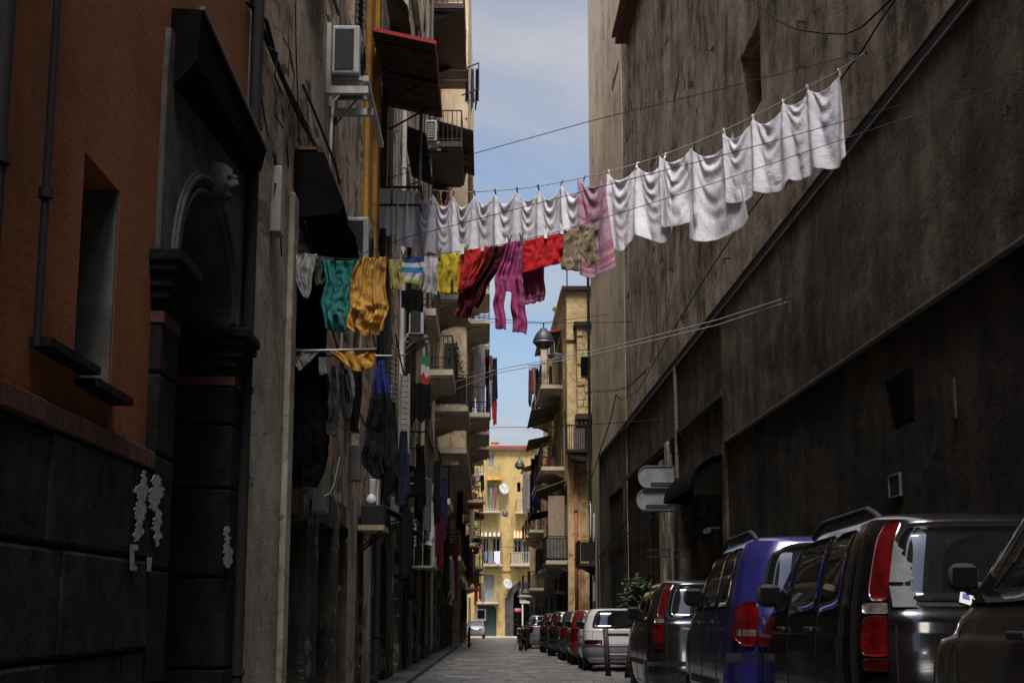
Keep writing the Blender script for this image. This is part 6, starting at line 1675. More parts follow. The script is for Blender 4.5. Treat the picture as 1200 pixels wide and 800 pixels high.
def eaw(label, a, b, pt, pb, mt, o_=1.1):
    x0, z0 = ES.on(a, pt); x1, _ = ES.on(b, pt); z1 = ES.on(a, pb, o_)[1]
    awning(label, ES.P(x0, z0, .02), ES.P(x1, z0, .02), ES.P(x1, z1, o_), ES.P(x0, z1, o_), mt, None, n=10, amp=.015)
eaw('orange and white striped awning on the yellow end house, right side', 602, 623, 621, 630, stripes('orange_stripe', (.5, .13, .04), (.6, .42, .2), 3.2))
eaw('dark and cream striped awning on the yellow end house, left side', 562, 588, 623, 628, stripes('brown_stripe', (.12, .07, .05), (.5, .42, .3), 2.5))
eaw('small ochre awning over the upper left balcony of the yellow end house', 570, 588, 558, 562, M['gold'], .9)
def wdish(label, px, py, r):
    p = at(px, py, YE - .5); T_ = thing('satellite_dish', label, 'satellite dish', p, 'white satellite dishes on the yellow house'); ax = Vector((.55, -.75, .3)).normalized()
    make('reflector', MB().lathe([(.01, -.02), (r * .5, .0), (r, .12), (r + .01, .1), (r * .5, -.03), (.01, -.04)], p, 24, ax), M['dish'], T_, smooth=True)
    make('mount', MB().bar(p - ax * .02, p + Vector((-.1, .55, -.2)), .06).bar(p + Vector((0, 0, -r * .8)), p + ax * .5, .03), M['dkmetal'], T_)
wdish('white satellite dish high on the yellow end house', 590, 573, .52); wdish('white satellite dish beside the archway of the yellow end house', 594.5, 684, .48)

# ------------------------------------------------------------------ street lamps on span wires
def lamp(label, px, py, y, d):
    p = at(px, py, y); T_ = thing('street_lamp', label, 'street lamp', p + Vector((0, 0, d * .62)), 'street lamps hanging on wires across the street')
    s_ = d / .6
    make('hood', MB().lathe([(.02, .36), (.09, .35), (.11, .30), (.15, .27), (.20, .22), (.30, .0), (.31, -.03), (.29, -.03), (.18, .18), (.02, .2)][::-1], p, 20) if False else MB().lathe([(r * s_, h * s_) for r, h in ((.30, -.03), (.31, .0), (.20, .22), (.14, .27), (.11, .30), (.09, .35), (.02, .37))], p, 20), M['galv_dk'], T_, smooth=True)
    make('ring', MB().lathe([(r * s_, h * s_) for r, h in ((.27, -.09), (.31, -.06), (.31, -.032), (.27, -.032))], p, 20), M['galv'], T_, smooth=True)
    make('bowl', MB().lathe([(r * s_, h * s_) for r, h in ((.02, -.25), (.12, -.235), (.21, -.18), (.265, -.095))], p, 20), M['lampglass'], T_, smooth=True)
    make('hanger', MB().tube([p + Vector((0, 0, .36 * s_)), p + Vector((0, 0, .52 * s_))], .02, 6), M['dkmetal'], T_)
    top = p + Vector((0, 0, .52 * s_)); cable('span wire across the street carrying the %s' % label.split(' lamp')[0] + ' lamp', [Vector((XL(y), y, top.z + .25)), top, Vector((XR(y) - .9, y, top.z + .25))], .010)
M['galv_dk'] = paint('dark_lamp_metal', (.07, .072, .075), .4, .6, 0, .3); M['lampglass'] = glass('lamp_glass', (.10, .10, .10), 1.5, .15)
lamp('large dark bell-shaped street lamp nearest the camera', 637, 399, 42, .62)
lamp('middle bell-shaped street lamp against the yellow house roof', 609, 545, 86, .60)
lamp('farthest small street lamp in front of the yellow house wall', 592, 602, 124, .58)
# ------------------------------------------------------------------ washing lines
PA, PB = LS.P(23.0, 7.72, .66), RS.pt(1013, 62, .22)
def U(px, py): return vplane(PA, PB, px, py)
up_pts = [(490, 218), (508, 223), (531.5, 225), (556, 225), (580.5, 223.5), (606, 221.6), (631, 218.5), (658, 213.5), (684.6, 208), (714, 201), (746.6, 192), (779.6, 181), (811.5, 168.5), (849, 153), (882.6, 136.7), (918, 119), (946.7, 102), (984, 83)]
ln = [PA] + [U(*p) for p in up_pts[1:]] + [PB]
cable('upper washing line carrying the row of white sheets across the street', ln, .007, M['line'], name='washing_line', cat='washing line')
def wp_(c, **k): return cloth_mat(**k)
def uvn(T):
    n = T.n('ShaderNodeUVMap'); return n.outputs[0]
def stain(center, rad, col, strength=.6):
    def f(T, c):
        uv = uvn(T); nz = T.n('ShaderNodeTexNoise'); nz.inputs['Scale'].default_value = 9; T.l(uv, nz.inputs['Vector'])
        out = c
        for (cx0, cy0), r0, cl in zip(center, rad, col):
            d = T.n('ShaderNodeVectorMath'); d.operation = 'DISTANCE'; T.l(uv, d.inputs[0]); d.inputs[1].default_value = (cx0, cy0, 0)
            v = T.math('ADD', d.outputs['Value'], T.math('MULTIPLY', nz.outputs['Fac'], r0 * 1.6))
            out = T.mix(T.math('MULTIPLY', T.ramp(v, [(r0 * 1.25, 1.0), (r0 * 1.9, 0.0)]), strength), out, cl)
        return out
    return f
def bands(cols):   # [(v0, v1, colour)] horizontal bands in uv
    def f(T, c):
        sp = T.n('ShaderNodeSeparateXYZ'); T.l(uvn(T), sp.inputs[0]); out = c
        for v0, v1, cl in cols:
            m = T.math('MULTIPLY', T.math('GREATER_THAN', sp.outputs[1], v0), T.math('LESS_THAN', sp.outputs[1], v1)); out = T.mix(m, out, cl)
        return out
    return f
def pinkpat(T, c):
    sp = T.n('ShaderNodeSeparateXYZ'); T.l(uvn(T), sp.inputs[0]); out = c; nz = T.noise(T.map(uvn(T), (6, 14, 1)), 6, 3)
    for v0, w_ in ((.06, .018), (.13, .03), (.24, .03), (.29, .012), (.62, .02), (.78, .03)):
        d = T.math('ABSOLUTE', T.math('SUBTRACT', sp.outputs[1], v0)); m = T.math('MULTIPLY', T.math('LESS_THAN', d, w_), T.ramp(nz, [(.4, 0.2), (.55, 1.0)])); out = T.mix(m, out, (.42, .08, .17))
    return T.mix(T.ramp(nz, [(.6, 0.0), (.66, .35)]), out, (.5, .14, .24))
WH = (.84, .83, .90)
M['sheet'] = cloth_mat('white_sheet_cotton', WH, (.79, .78, .85), transl=.25)
M['sheet_t'] = cloth_mat('white_towelling', (.82, .81, .87), (.76, .75, .81), weave=260, transl=.18)
M['sheet_s'] = cloth_mat('stained_white_towelling', (.82, .81, .88), (.76, .75, .82), weave=260, transl=.18, pattern=stain([(.42, .12), (.63, .15), (.90, .55), (.965, .42)], [.035, .03, .10, .03], [(.22, .09, .06), (.20, .13, .10), (.45, .5, .72), (.12, .22, .6)], .7))
M['pink'] = cloth_mat('pink_patterned_cotton', (.55, .36, .47), (.46, .28, .39), transl=.25, pattern=pinkpat)
class VN:
    """smooth 2D value noise"""
    def __init__(s, seed, n=64): s.g = np.random.default_rng(seed).uniform(-1, 1, (n, n)); s.n = n
    def __call__(s, x, y):
        x0 = math.floor(x); y0 = math.floor(y); fx = x - x0; fy = y - y0; fx = fx * fx * (3 - 2 * fx); fy = fy * fy * (3 - 2 * fy); n = s.n; g = s.g
        a = g[y0 % n, x0 % n]; b = g[y0 % n, (x0 + 1) % n]; c = g[(y0 + 1) % n, x0 % n]; d = g[(y0 + 1) % n, (x0 + 1) % n]
        return (a * (1 - fx) + b * fx) * (1 - fy) + (c * (1 - fx) + d * fx) * fy
def grid_cloth(name, label, cat, fn, nu, nv, mat, group, thick=.004, mask=None, sub=True):
    X = np.zeros((nv + 1, nu + 1, 3)); MK = np.ones((nv + 1, nu + 1))
    for j in range(nv + 1):
        for i in range(nu + 1):
            u, v = i / nu, j / nv; X[j, i] = fn(u, v)
            if mask is not None and not mask(u, v): MK[j, i] = 0
    return cloth_obj(name, label, cat, X, MK, mat, group, thick, subsurf=sub)
def sheet(label, pegs, hpx, mat, seed, name='bed_sheet', cat='sheet', group='white sheets on the upper washing line', off=0.0, hf=None, short='sheet', skew=0.0, pm='peg_w', tail=0.0, sagk=.29):
    """a sheet pegged along the line: swags between pegs, pleats running down from every peg"""
    P_ = [U(px, py + 2.0) for px, py in pegs]; d = (P_[-1] - P_[0]); d.normalize(); n = Vector((d.y, -d.x, 0)).normalized(); P_ = [p + n * off for p in P_]
    k = len(P_) - 1; yav = sum(p.y for p in P_) / len(P_); sc = yav / FPX
    r = random.Random(seed); vn = VN(seed); cum = [0.0]
    for i in range(k): cum.append(cum[-1] + (P_[i + 1] - P_[i]).length)
    L = cum[-1]; sags = [sagk * r.uniform(.8, 1.2) for _ in range(k)]; drift = [r.uniform(-.25, .25) for _ in range(k + 1)]; pw = [r.uniform(.7, 1.3) for _ in range(k + 1)]
    lam = [r.uniform(.17, .27) for _ in range(k)]; ph = [r.uniform(0, 1) for _ in range(k)]; asym = [r.uniform(-.18, .18) for _ in range(k)]
    def fn(u, v):
        q = u * L; i = 0; spread = (u - .5) * .22 * (.3 + .7 * v) * L / k
        while i < k - 1 and q > cum[i + 1]: i += 1
        sp = cum[i + 1] - cum[i]; t = min(1, max(0, (q - cum[i]) / sp)); base = P_[i].lerp(P_[i + 1], t)
        h = (hf(u) if hf else hpx) * sc; dv = v * h
        tt = min(1, max(0, t + asym[i] * math.sin(math.pi * t) * .5)); b = 4 * tt * (1 - tt)
        cat_ = b ** .85
        z = base.z - sags[i] * sp * cat_ * (1 - .45 * v) - dv
        dep = 0.0
        for m in (i, i + 1):      # pleats hanging from the two pegs
            dist = q - cum[m] - drift[m] * sp * v; w_ = sp * (.055 + .13 * v) * pw[m]
            e = dist / w_
            dep += (.026 + .045 * v) * (math.exp(-e * e) - .55 * math.exp(-(abs(e) - 1.7) ** 2 * 1.6))
        U_ = (dv - 1.05 * sp * cat_ + .04 * vn(q * 6 + 9, dv * 4)) / lam[i] + ph[i]
        fade = math.exp(-max(0, dv - .15 * sp) / (.75 * sp)) * min(1, dv / .05 + .35)
        dep += .024 * b ** .6 * fade * math.sin(2 * math.pi * U_ + 1.1 * vn(q * 8 + 70, dv * 8))
        long_ = vn(q * 7.0 + .6 * vn(q * 3, dv * 2.2), dv * 1.1 + 3)
        dep += .040 * (.25 + .75 * v) * long_ + .010 * vn(q * 17 + .8 * vn(q * 5, dv * 3), dv * 2.2)
        along = d * spread + d * (.018 * v * vn(q * 5 + 31, dv * 3)) + d * (skew * v * h) + d * (tail * v * h * max(0, u - .5) * 2)
        zz = z - .02 * v * vn(q * 6 + 50, 2.5) - .007 * v * vn(q * 30, 7)
        p = Vector((base.x, base.y, zz)) + n * dep + along
        return p
    grid_cloth(name, label, cat, fn, max(24, int(15 * k)), 34, mat, group)
    for i, p in enumerate(P_):
        where = 'left end of' if i == 0 else 'right end of' if i == k else ['second', 'third', 'fourth', 'fifth', 'sixth', 'seventh', 'eighth'][i - 1] + ' from left on'
        if pm: peg('%s clothes peg %s %s' % ('white' if pm == 'peg_w' else 'dark', where, short), p + Vector((0, 0, .005)), M[pm], 'pegs on the upper washing line', n, random.uniform(-.5, .5))
def poly_at(pts, t):
    """point at fraction t of a pixel polyline, by row"""
    ds = [0.0]
    for a, b in zip(pts, pts[1:]): ds.append(ds[-1] + math.hypot(b[0] - a[0], b[1] - a[1]))
    q = t * ds[-1]
    for i in range(len(pts) - 1):
        if q <= ds[i + 1] or i == len(pts) - 2:
            f = (q - ds[i]) / max(1e-6, ds[i + 1] - ds[i]); return (pts[i][0] + (pts[i + 1][0] - pts[i][0]) * f, pts[i][1] + (pts[i + 1][1] - pts[i][1]) * f)
def garment(name, label, cat, L_, R_, mat, seed, plane, folds=4, amp=.03, crum=.02, off=0.0, group='coloured clothes on the lower washing line', thick=.008, mask=None, dip=.03, pegs=None, pegm=None, nu=26, nv=32, bottom=None, bunch=0.0, hem=.03):
    """a garment with the given left and right outlines (pixel rows on its own vertical plane), pleated and crumpled"""
    vn = VN(seed); r = random.Random(seed); a = plane(*L_[0]); b = plane(*R_[0]); d = (b - a); d.z = 0; d.normalize(); n = Vector((d.y, -d.x, 0)).normalized()
    f0 = r.uniform(0, 6)
    W = (b - a).length; H = max(.05, a.z - plane(*L_[-1]).z); fl = folds
    def fn(u, v):
        l = poly_at(L_, v); q = poly_at(R_, v); x = l[0] + (q[0] - l[0]) * u; y = l[1] + (q[1] - l[1]) * u
        if bottom: y += bottom(u) * v ** 1.5
        p = plane(x, y)
        uu = u + .10 * vn(u * 3 + 5, v * 2.5) * (v > 0)
        e = 1 - (1 - v) ** 2
        dep = amp * (.35 + .65 * e) * math.sin(fl * 2 * math.pi * uu + f0 + 1.4 * vn(3 + v * 2, 7)) * (.6 + .4 * vn(u * 4, v * 2 + 9))
        dep += .5 * amp * math.sin(fl * 4.7 * math.pi * uu + f0 * 2) * (.5 + .5 * vn(u * 5 + 20, v * 3))
        X_, Y_ = u * W, v * H
        c1 = vn(X_ * 9 + .9 * vn(X_ * 4, Y_ * 4), Y_ * 7); c2 = vn(X_ * 20 + 7 + .9 * vn(X_ * 7, Y_ * 6 + 3), Y_ * 17)
        dep += .75 * crum * (c1 + .45 * (1 - 2 * abs(c2))) + .3 * amp * e * math.sin(fl * 9.3 * math.pi * uu + f0 * 3 + vn(u * 6, v * 3))
        dep += bunch * math.exp(-((v - .8) / .2) ** 2) * (.6 + vn(X_ * 12, Y_ * 16) + .8 * (1 - 2 * abs(vn(X_ * 16 + 2, Y_ * 22)))) * math.sin(math.pi * u)
        p = p + n * (dep + off) + d * (crum * .8 * vn(X_ * 5 + 40, Y_ * 9) * v)
        sg = dip * abs(math.sin(math.pi * u * max(1, (len(pegs) - 1) if pegs else 2)))
        p.z -= sg * W * (1 - v) + hem * v * vn(u * 7 + 2, 4.5) * H * .5
        return p
    o = grid_cloth(name, label, cat, fn, nu, nv, mat, group, thick, mask)
    if pegs and pegm:
        for i, (px, py) in enumerate(pegs):
            peg('%s peg at the %s of the %s' % ('wooden' if pegm == 'peg_d' else 'pale', 'left' if i == 0 else 'right' if i == len(pegs) - 1 else 'middle', label.split(' hanging')[0].split(' pegged')[0].split(' on the')[0]), plane(px, py) + n * (off + .01), M[pegm], 'pegs on the lower washing line', n, r.uniform(-.2, .2))
    return o
sheet('wide white sheet on the upper line, left of the pink one, nine pegs', [(486, 220.5)] + up_pts[1:9], 76, M['sheet'], 1, short='the wide white sheet', hf=lambda u: 80 - 14 * u, pm='peg_d', sagk=.36)
sheet('pink patterned sheet hanging lowest between the white sheets', [up_pts[8], up_pts[9]], 118, M['pink'], 2, group=None, off=.09, short='the pink sheet', pm=None, tail=.11)
sheet('white towelling sheet right of the pink one, bottom edge ragged', [up_pts[9], up_pts[10], up_pts[11]], 98, M['sheet_t'], 3, short='the sheet right of the pink one', hf=lambda u: 90 + 4 * math.sin(u * 9) + 3 * u, tail=.10)
sheet('narrow white towel between two wider sheets, shorter than its neighbours', [(777, 181), (814, 168)], 88, M['sheet_t'], 4, short='the narrow short towel', off=.03, name='bath_towel', cat='towel', pm=None)
sheet('white towel hanging lower than the large sheet at its right', [(808, 169.5), (855, 151)], 116, M['sheet_t'], 5, short='the low-hanging towel', off=-.05, name='bath_towel', cat='towel', pm=None, tail=.15)
sheet('large white sheet with stains at the right end of the upper line', up_pts[13:], 112, M['sheet_s'], 6, short='the large right-hand sheet', hf=lambda u: 90 + 18 * u, skew=.05, sagk=.28)
# pillow cases on the rack bar
def rackpt(px, py): 
    y, z = 22.7, 7.72; d = ray(px, py); t = y / d.y; return Vector((d.x * t, y, CAM_H + d.z * t))
M['case'] = cloth_mat('cream_cotton', (.80, .78, .78), (.72, .70, .70), transl=.2)
for i, (pp, h_, lab) in enumerate((([(445, 216), (457, 218), (463, 218)], 56, 'cream pillow case knotted to the iron rack, left of the two'), ([(465, 218), (477, 222), (485, 222)], 62, 'cream pillow case knotted to the iron rack, beside the wide white sheet'))):
    P_ = [rackpt(*p) for p in pp]; X, MK = hang([(0, P_[0]), (8, P_[1]), (14, P_[2])], 14, 20, (P_[2] - P_[0]).length * 1.5, h_ * 22.7 / FPX, 20 + i, 150)
    cloth_obj('pillow_case', lab, 'pillow case', X, MK, M['case'], 'pillow cases on the iron rack')

# lower line with the coloured clothes
QA, QB = LS.pt(345, 297, .04), RS.pt(1200, 94, .05)
def Lw(px, py): return vplane(QA, QB, px, py)
lo_pts = [(372, 300), (400, 303.5), (430, 304), (470, 302), (513, 298), (545, 294), (600, 284.5), (660, 270), (703, 257), (770, 236), (840, 213.5), (930, 183), (1060, 139)]
cable('lower washing line carrying the coloured clothes, rising to the right wall', [QA] + [Lw(*p) for p in lo_pts] + [QB], .0035, M['dkmetal'], name='washing_line', cat='washing line')
QB2 = RS.pt(1200, 84, .05); QA2 = LS.pt(395, 308, .1)
cable('thin return wire running just above the lower washing line', [QA2] + [vplane(QA2, QB2, *p) for p in [(480, 277), (540, 262), (620, 241), (735, 211), (840, 184), (930, 159), (1060, 122)]] + [QB2], .004, M['cable'])
def lint(px): xs = [345] + [p[0] for p in lo_pts] + [1200]; ys = [297] + [p[1] for p in lo_pts] + [94]; return float(np.interp(px, xs, ys))
def wear(name, label, cat, pegs, hpx, mat, seed, slack=1.3, per=8, ny=22, mask=None, hf=None, off=0.0, group='coloured clothes on the lower washing line', thick=.006, pegm=None, steps=170, wind=0.0, wmul=1.0, dy=1.0, bow=.03):
    P_ = [Lw(px, lint(px) + dy) for px in pegs]; d = (P_[-1] - P_[0]).normalized(); n = Vector((d.y, -d.x, 0)).normalized(); P_ = [p + n * off for p in P_]
    k = len(pegs) - 1; L = (P_[-1] - P_[0]).length; yav = sum(p.y for p in P_) / len(P_); sc = yav / FPX
    cols = [0]
    for i in range(k): cols.append(cols[-1] + per)
    X, MK = hang(list(zip(cols, P_)), per * k, ny, L * slack, hpx * sc, seed, steps, mask, wind=wind, hfun=(lambda u: hf(u) * sc) if hf else None, bow=bow)
    o = cloth_obj(name, label, cat, X, MK, mat, group, thick)
    if pegm:
        for i, p in enumerate(P_):
            peg('%s peg at the %s of the %s' % ('wooden' if pegm == 'peg_d' else 'pale' if pegm == 'peg_w' else 'blue', 'left' if i == 0 else 'right' if i == k else 'middle', label.split(' hanging')[0].split(' pegged')[0]), p, M[pegm], 'pegs on the lower washing line', n, random.uniform(-.2, .2))
    return o
cm_ = lambda n, c, **k: cloth_mat(n, c, tuple(.7 * x for x in c), **k)
M['c_teal'] = cm_('teal_satin', (.008, .20, .18), transl=.12, rough=.9); M['c_gold'] = cm_('gold_satin', (.66, .34, .05), transl=.15, rough=.9); M['c_grey'] = cm_('grey_wool', (.36, .35, .32)); M['c_olive'] = cm_('olive_cotton', (.40, .34, .11))
M['c_white'] = cm_('greyish_white_cotton', (.62, .60, .62)); M['c_yellow'] = cm_('lemon_yellow_cotton', (.74, .57, .02)); M['c_red'] = cm_('bright_red_cotton', (.66, .014, .02)); M['c_maroon'] = cm_('maroon_cotton', (.075, .008, .018), transl=.1)
M['c_mag'] = cm_('magenta_cotton', (.50, .065, .25)); M['c_khaki'] = cm_('khaki_cotton', (.34, .27, .18)); M['c_black'] = cm_('black_cloth', (.007, .007, .0075), transl=0); M['c_blue'] = cm_('royal_blue_cloth', (.022, .035, .17), transl=.1); M['c_navy'] = cm_('navy_cloth', (.018, .022, .05), transl=.05)
M['c_tweed'] = cm_('grey_tweed', (.09, .09, .09), transl=.05)
M['c_stripe'] = cloth_mat('striped_cotton', (.55, .56, .58), (.5, .5, .52), transl=.15, pattern=bands([(.80, 1.01, (.015, .03, .22)), (.42, .62, (.03, .25, .45)), (-.01, .16, (.30, .36, .03))]))
M['c_flag'] = cloth_mat('tricolour_cloth', (.55, .55, .52), (.5, .5, .48), transl=.15, pattern=bands([(.66, 1.01, (.02, .22, .07)), (-.01, .33, (.42, .02, .02))]))
G_ = garment
G_('sweater', 'grey wool sweater slung over the wall end of the lower line', 'sweater', [(343, 296), (346, 325), (357, 349)], [(372, 297), (367, 318), (362, 351)], M['c_grey'], 31, Lw, 2, .03, .02, thick=.012)
G_('sweater', 'dark grey sweater beside the pale grey one at the wall end of the lower line', 'sweater', [(366, 298), (366, 320), (370, 334)], [(390, 301), (385, 312), (381, 330)], M['c_tweed'], 47, Lw, 2, .03, .02, off=-.06, thick=.012)
G_('shirt', 'teal satin shirt bunched on the lower line', 'shirt', [(377, 304), (382, 330), (376, 358), (383, 384)], [(429, 304), (419, 325), (414, 352), (411, 386)], M['c_teal'], 32, Lw, 4, .05, .022, bottom=lambda u: 5 * math.sin(math.pi * u), bunch=.035, pegs=[(379, 303), (428, 304)], nu=34, nv=40)
G_('shirt', 'gold satin shirt bunched on the lower line beside the teal one', 'shirt', [(424, 304), (414, 328), (412, 352), (408, 384)], [(456, 303), (453, 335), (457, 362), (452, 390)], M['c_gold'], 33, Lw, 4, .055, .025, off=.08, bottom=lambda u: 9 * math.sin(math.pi * u), bunch=.055, pegs=[(425, 303), (445, 304)], pegm='peg_d', nu=36, nv=46)
G_('towel', 'small olive towel pegged beside the gold shirt', 'towel', [(455, 303), (457, 322), (456, 339)], [(473, 303), (473, 325), (471, 341)], M['c_olive'], 34, Lw, 2, .02, .018, nu=16, nv=20)
G_('shirt', 'blue and white striped top with a green hem on the lower line', 'shirt', [(472, 302), (471, 318), (469, 331)], [(497, 300), (496, 318), (494, 335)], M['c_stripe'], 35, Lw, 2, .02, .018, pegs=[(473, 301), (492, 300)], pegm='peg_d', nu=20, nv=20)
G_('towel', 'grey-white cotton shirt pegged left of the lemon yellow shorts', 'shirt', [(497, 300), (497, 322), (494, 342)], [(514, 298), (513, 325), (512, 346)], M['c_white'], 36, Lw, 2, .025, .02, nu=18, nv=24)
G_('shorts', 'lemon yellow shorts hanging from the lower line', 'shorts', [(514, 298), (513, 322), (513, 343)], [(547, 294), (544, 312), (542, 343)], M['c_yellow'], 37, Lw, 2.5, .028, .02, pegs=[(515, 297), (546, 294)], pegm='peg_d', mask=lambda u, v: not (abs(u - .55) < .03 and v > .7))
G_('shirt', 'bright red shirt hanging right of the yellow shorts', 'shirt', [(541, 295), (539, 318), (536, 344)], [(574, 289), (570, 302), (556, 336)], M['c_red'], 38, Lw, 2.5, .035, .025, off=.05, pegs=[(543, 294), (566, 290)], pegm='peg_w')
G_('shirt', 'dark red shirt hanging below and behind the bright red one', 'shirt', [(540, 297), (536, 335), (533, 352), (534, 368)], [(562, 293), (560, 335), (554, 352), (549, 372)], cm_('deep_red_cotton', (.30, .008, .014)), 39, Lw, 2.5, .035, .03, off=-.05)
G_('shirt', 'maroon shirt hanging between the red shirt and the magenta trousers', 'shirt', [(568, 290), (562, 315), (550, 340), (547, 362)], [(601, 285), (590, 308), (573, 332), (563, 360)], M['c_maroon'], 40, Lw, 2.5, .04, .03, pegs=[(572, 289), (596, 285)], pegm='peg_w')
G_('trousers', 'magenta trousers hanging lowest on the lower line', 'trousers', [(596, 286), (590, 306), (580, 328), (580, 387)], [(615, 283), (612, 322), (616, 345), (617, 393)], M['c_mag'], 41, Lw, 2.2, .04, .028, off=.07, pegs=[(598, 285), (612, 282)], pegm='peg_d', mask=lambda u, v: not (abs(u - .46) < .075 and v > .58), nu=28, nv=44)
G_('blouse', 'magenta blouse with pale trim behind the trousers', 'blouse', [(606, 285), (610, 325), (612, 356)], [(634, 279), (636, 320), (638, 350)], cloth_mat('magenta_trimmed', (.46, .06, .22), (.36, .04, .16), transl=.2, pattern=bands([(.03, .07, (.5, .3, .4)), (.12, .15, (.5, .3, .4))])), 42, Lw, 3, .03, .022, off=-.07)
G_('shirt', 'second bright red shirt, left of the khaki shorts', 'shirt', [(614, 282), (613, 303), (612, 322)], [(661, 271), (661, 290), (659, 309)], M['c_red'], 43, Lw, 3, .025, .02, off=.03, pegs=[(616, 281), (640, 275), (659, 270)], pegm='peg_w')
G_('shorts', 'khaki shorts hanging at the right end of the lower line', 'shorts', [(658, 270), (655, 296), (656, 316)], [(704, 258), (698, 280), (704, 306)], M['c_khaki'], 44, Lw, 3, .03, .026, bottom=lambda u: 6 * math.sin(math.pi * u), mask=lambda u, v: not (abs(u - .62) < .025 and v > .75))
peg('blue peg clipped on the right end of the khaki shorts', Lw(699, 272), M['peg_b'], None, (0, -1, 0), 1.3)

# rods and dark clothes at the grey house window
ry, rz_ = LS.on(346, 412, .0)
T_ = thing('clothes_rod', 'pale rod sticking out from the grey house window with a gold cloth over it', 'rod', LS.P(ry, rz_))
make('rod', MB().tube([LS.P(ry, rz_, -.3), LS.P(ry, rz_ + .02, .74)], .014, 8), M['galv'], T_, smooth=True); make('wall_socket', MB().tube([LS.P(ry, rz_, -.02), LS.P(ry, rz_, .04)], .03, 8), M['iron'], T_)
def rod(name, label, cat, o0, o1, h_, mat, seed, slack=1.3, k=3, per=8, ny=20, y=None, z=None, hf=None, mask=None, thick=.008, group='dark clothes hung out at the grey house window', wind=0):
    y = ry if y is None else y; z = rz_ if z is None else z
    P_ = [LS.P(y, z, o0 + (o1 - o0) * i / k) for i in range(k + 1)]
    X, MK = hang([(i * per, p) for i, p in enumerate(P_)], per * k, ny, (o1 - o0) * slack, h_, seed, 160, mask, hfun=hf, bow=.04, wind=wind)
    return cloth_obj(name, label, cat, X, MK, mat, group, thick)
gd = 'dark clothes hung out at the grey house window'
def yp(y): return lambda px, py: at(px, py, y)
G_('cloth', 'small grey cloth over the wall end of the pale rod', 'cloth', [(345, 411), (346, 424), (349, 436)], [(376, 410), (370, 416), (364, 424)], M['c_grey'], 51, yp(ry), 2, .02, .015, group=gd, nv=16)
G_('cloth', 'gold cloth draped over the outer end of the pale rod', 'cloth', [(384, 410), (390, 416), (399, 424)], [(440, 408), (440, 418), (438, 430)], M['c_gold'], 52, yp(ry), 3, .025, .018, group=gd, bottom=lambda u: 8 * math.sin(math.pi * u), nv=20)
G_('blanket', 'large black blanket covering the dark window of the grey house', 'blanket', [(342, 315), (340, 400), (336, 480), (338, 556)], [(386, 320), (383, 400), (387, 470), (384, 545)], M['c_black'], 53, yp(13.6), 3, .07, .04, group=gd, nu=30, nv=44)
G_('blanket', 'second black blanket hanging lower under the dark window', 'blanket', [(338, 470), (336, 530), (342, 572)], [(382, 470), (386, 530), (372, 570)], M['c_black'], 54, yp(13.5), 3, .06, .04, group=gd)
G_('coat', 'grey tweed coat hanging thin beside the black blanket', 'coat', [(389, 428), (386, 460), (383, 508)], [(393, 428), (396, 460), (395, 512)], M['c_tweed'], 55, yp(13.45), 1.5, .03, .02, group=gd)
G_('shirt', 'small pale striped shirt on a hanger above the tweed coat', 'shirt', [(373, 418), (375, 440)], [(382, 418), (384, 438)], M['c_white'], 56, yp(13.35), 1.5, .02, .02, group=gd, nv=18)
G_('shirt', 'black shirt with grey stripes hanging right of the tweed coat', 'shirt', [(397, 436), (399, 460), (402, 492)], [(411, 440), (414, 470), (410, 496)], M['c_tweed'], 62, yp(14.4), 2, .03, .025, group=gd)
G_('trousers', 'black trousers hanging between the tweed coat and the blue coat', 'trousers', [(404, 432), (405, 470), (409, 505)], [(425, 430), (424, 470), (421, 508)], M['c_black'], 57, yp(14.6), 2, .04, .03, group=gd)
G_('scarf', 'grey scarf hanging over the black trousers', 'scarf', [(407, 424), (409, 450), (411, 466)], [(412, 424), (415, 448), (416, 466)], M['c_grey'], 58, yp(14.5), 1.5, .02, .02, group=gd, nu=12)
M['c_coat'] = cloth_mat('blue_shouldered_black_coat', (.012, .012, .014), (.009, .009, .01), transl=0, pattern=bands([(.70, 1.01, (.02, .03, .16))]))
G_('coat', 'black coat with blue shoulders hanging from its collar in front of the beige house', 'coat', [(444, 422), (437, 450), (430, 492), (424, 548)], [(448, 421), (456, 448), (461, 495), (466, 552)], M['c_coat'], 61, yp(15.0), 2.5, .05, .03, group=gd, thick=.02, bottom=lambda u: 14 * abs(math.sin(u * 4.2)) - 4, nu=30, nv=44)
Pc = [None, at(447, 422, 15.0)]
cable('rod and string the blue-shouldered coat hangs on', [LS.P(15.0, Pc[1].z + .05, 0), at(462, 417, 15.0)], .012, M['galv'], name='clothes_rod', cat='rod')
cloth_p = LS.P(29.5, 5.05, .1)
lite('small green, white and red cloth hanging from a line on the beige house', at(494, 415, 29), at(503, 417, 29), .62, M['c_flag'], seed=3, nu=10, taper=-.2, name='pennant', cat='cloth')
lite('black jacket hanging below the small tricolour cloth', at(482, 447, 28), at(505, 449, 28), .75, M['c_black'], seed=4, amp=.08, name='jacket', cat='jacket')
lite('black cloth hanging over the far end of the lower laundry, beneath the striped top', at(470, 340, 26), at(496, 338, 26), .4, M['c_black'], seed=5, amp=.05, name='cloth', cat='cloth')

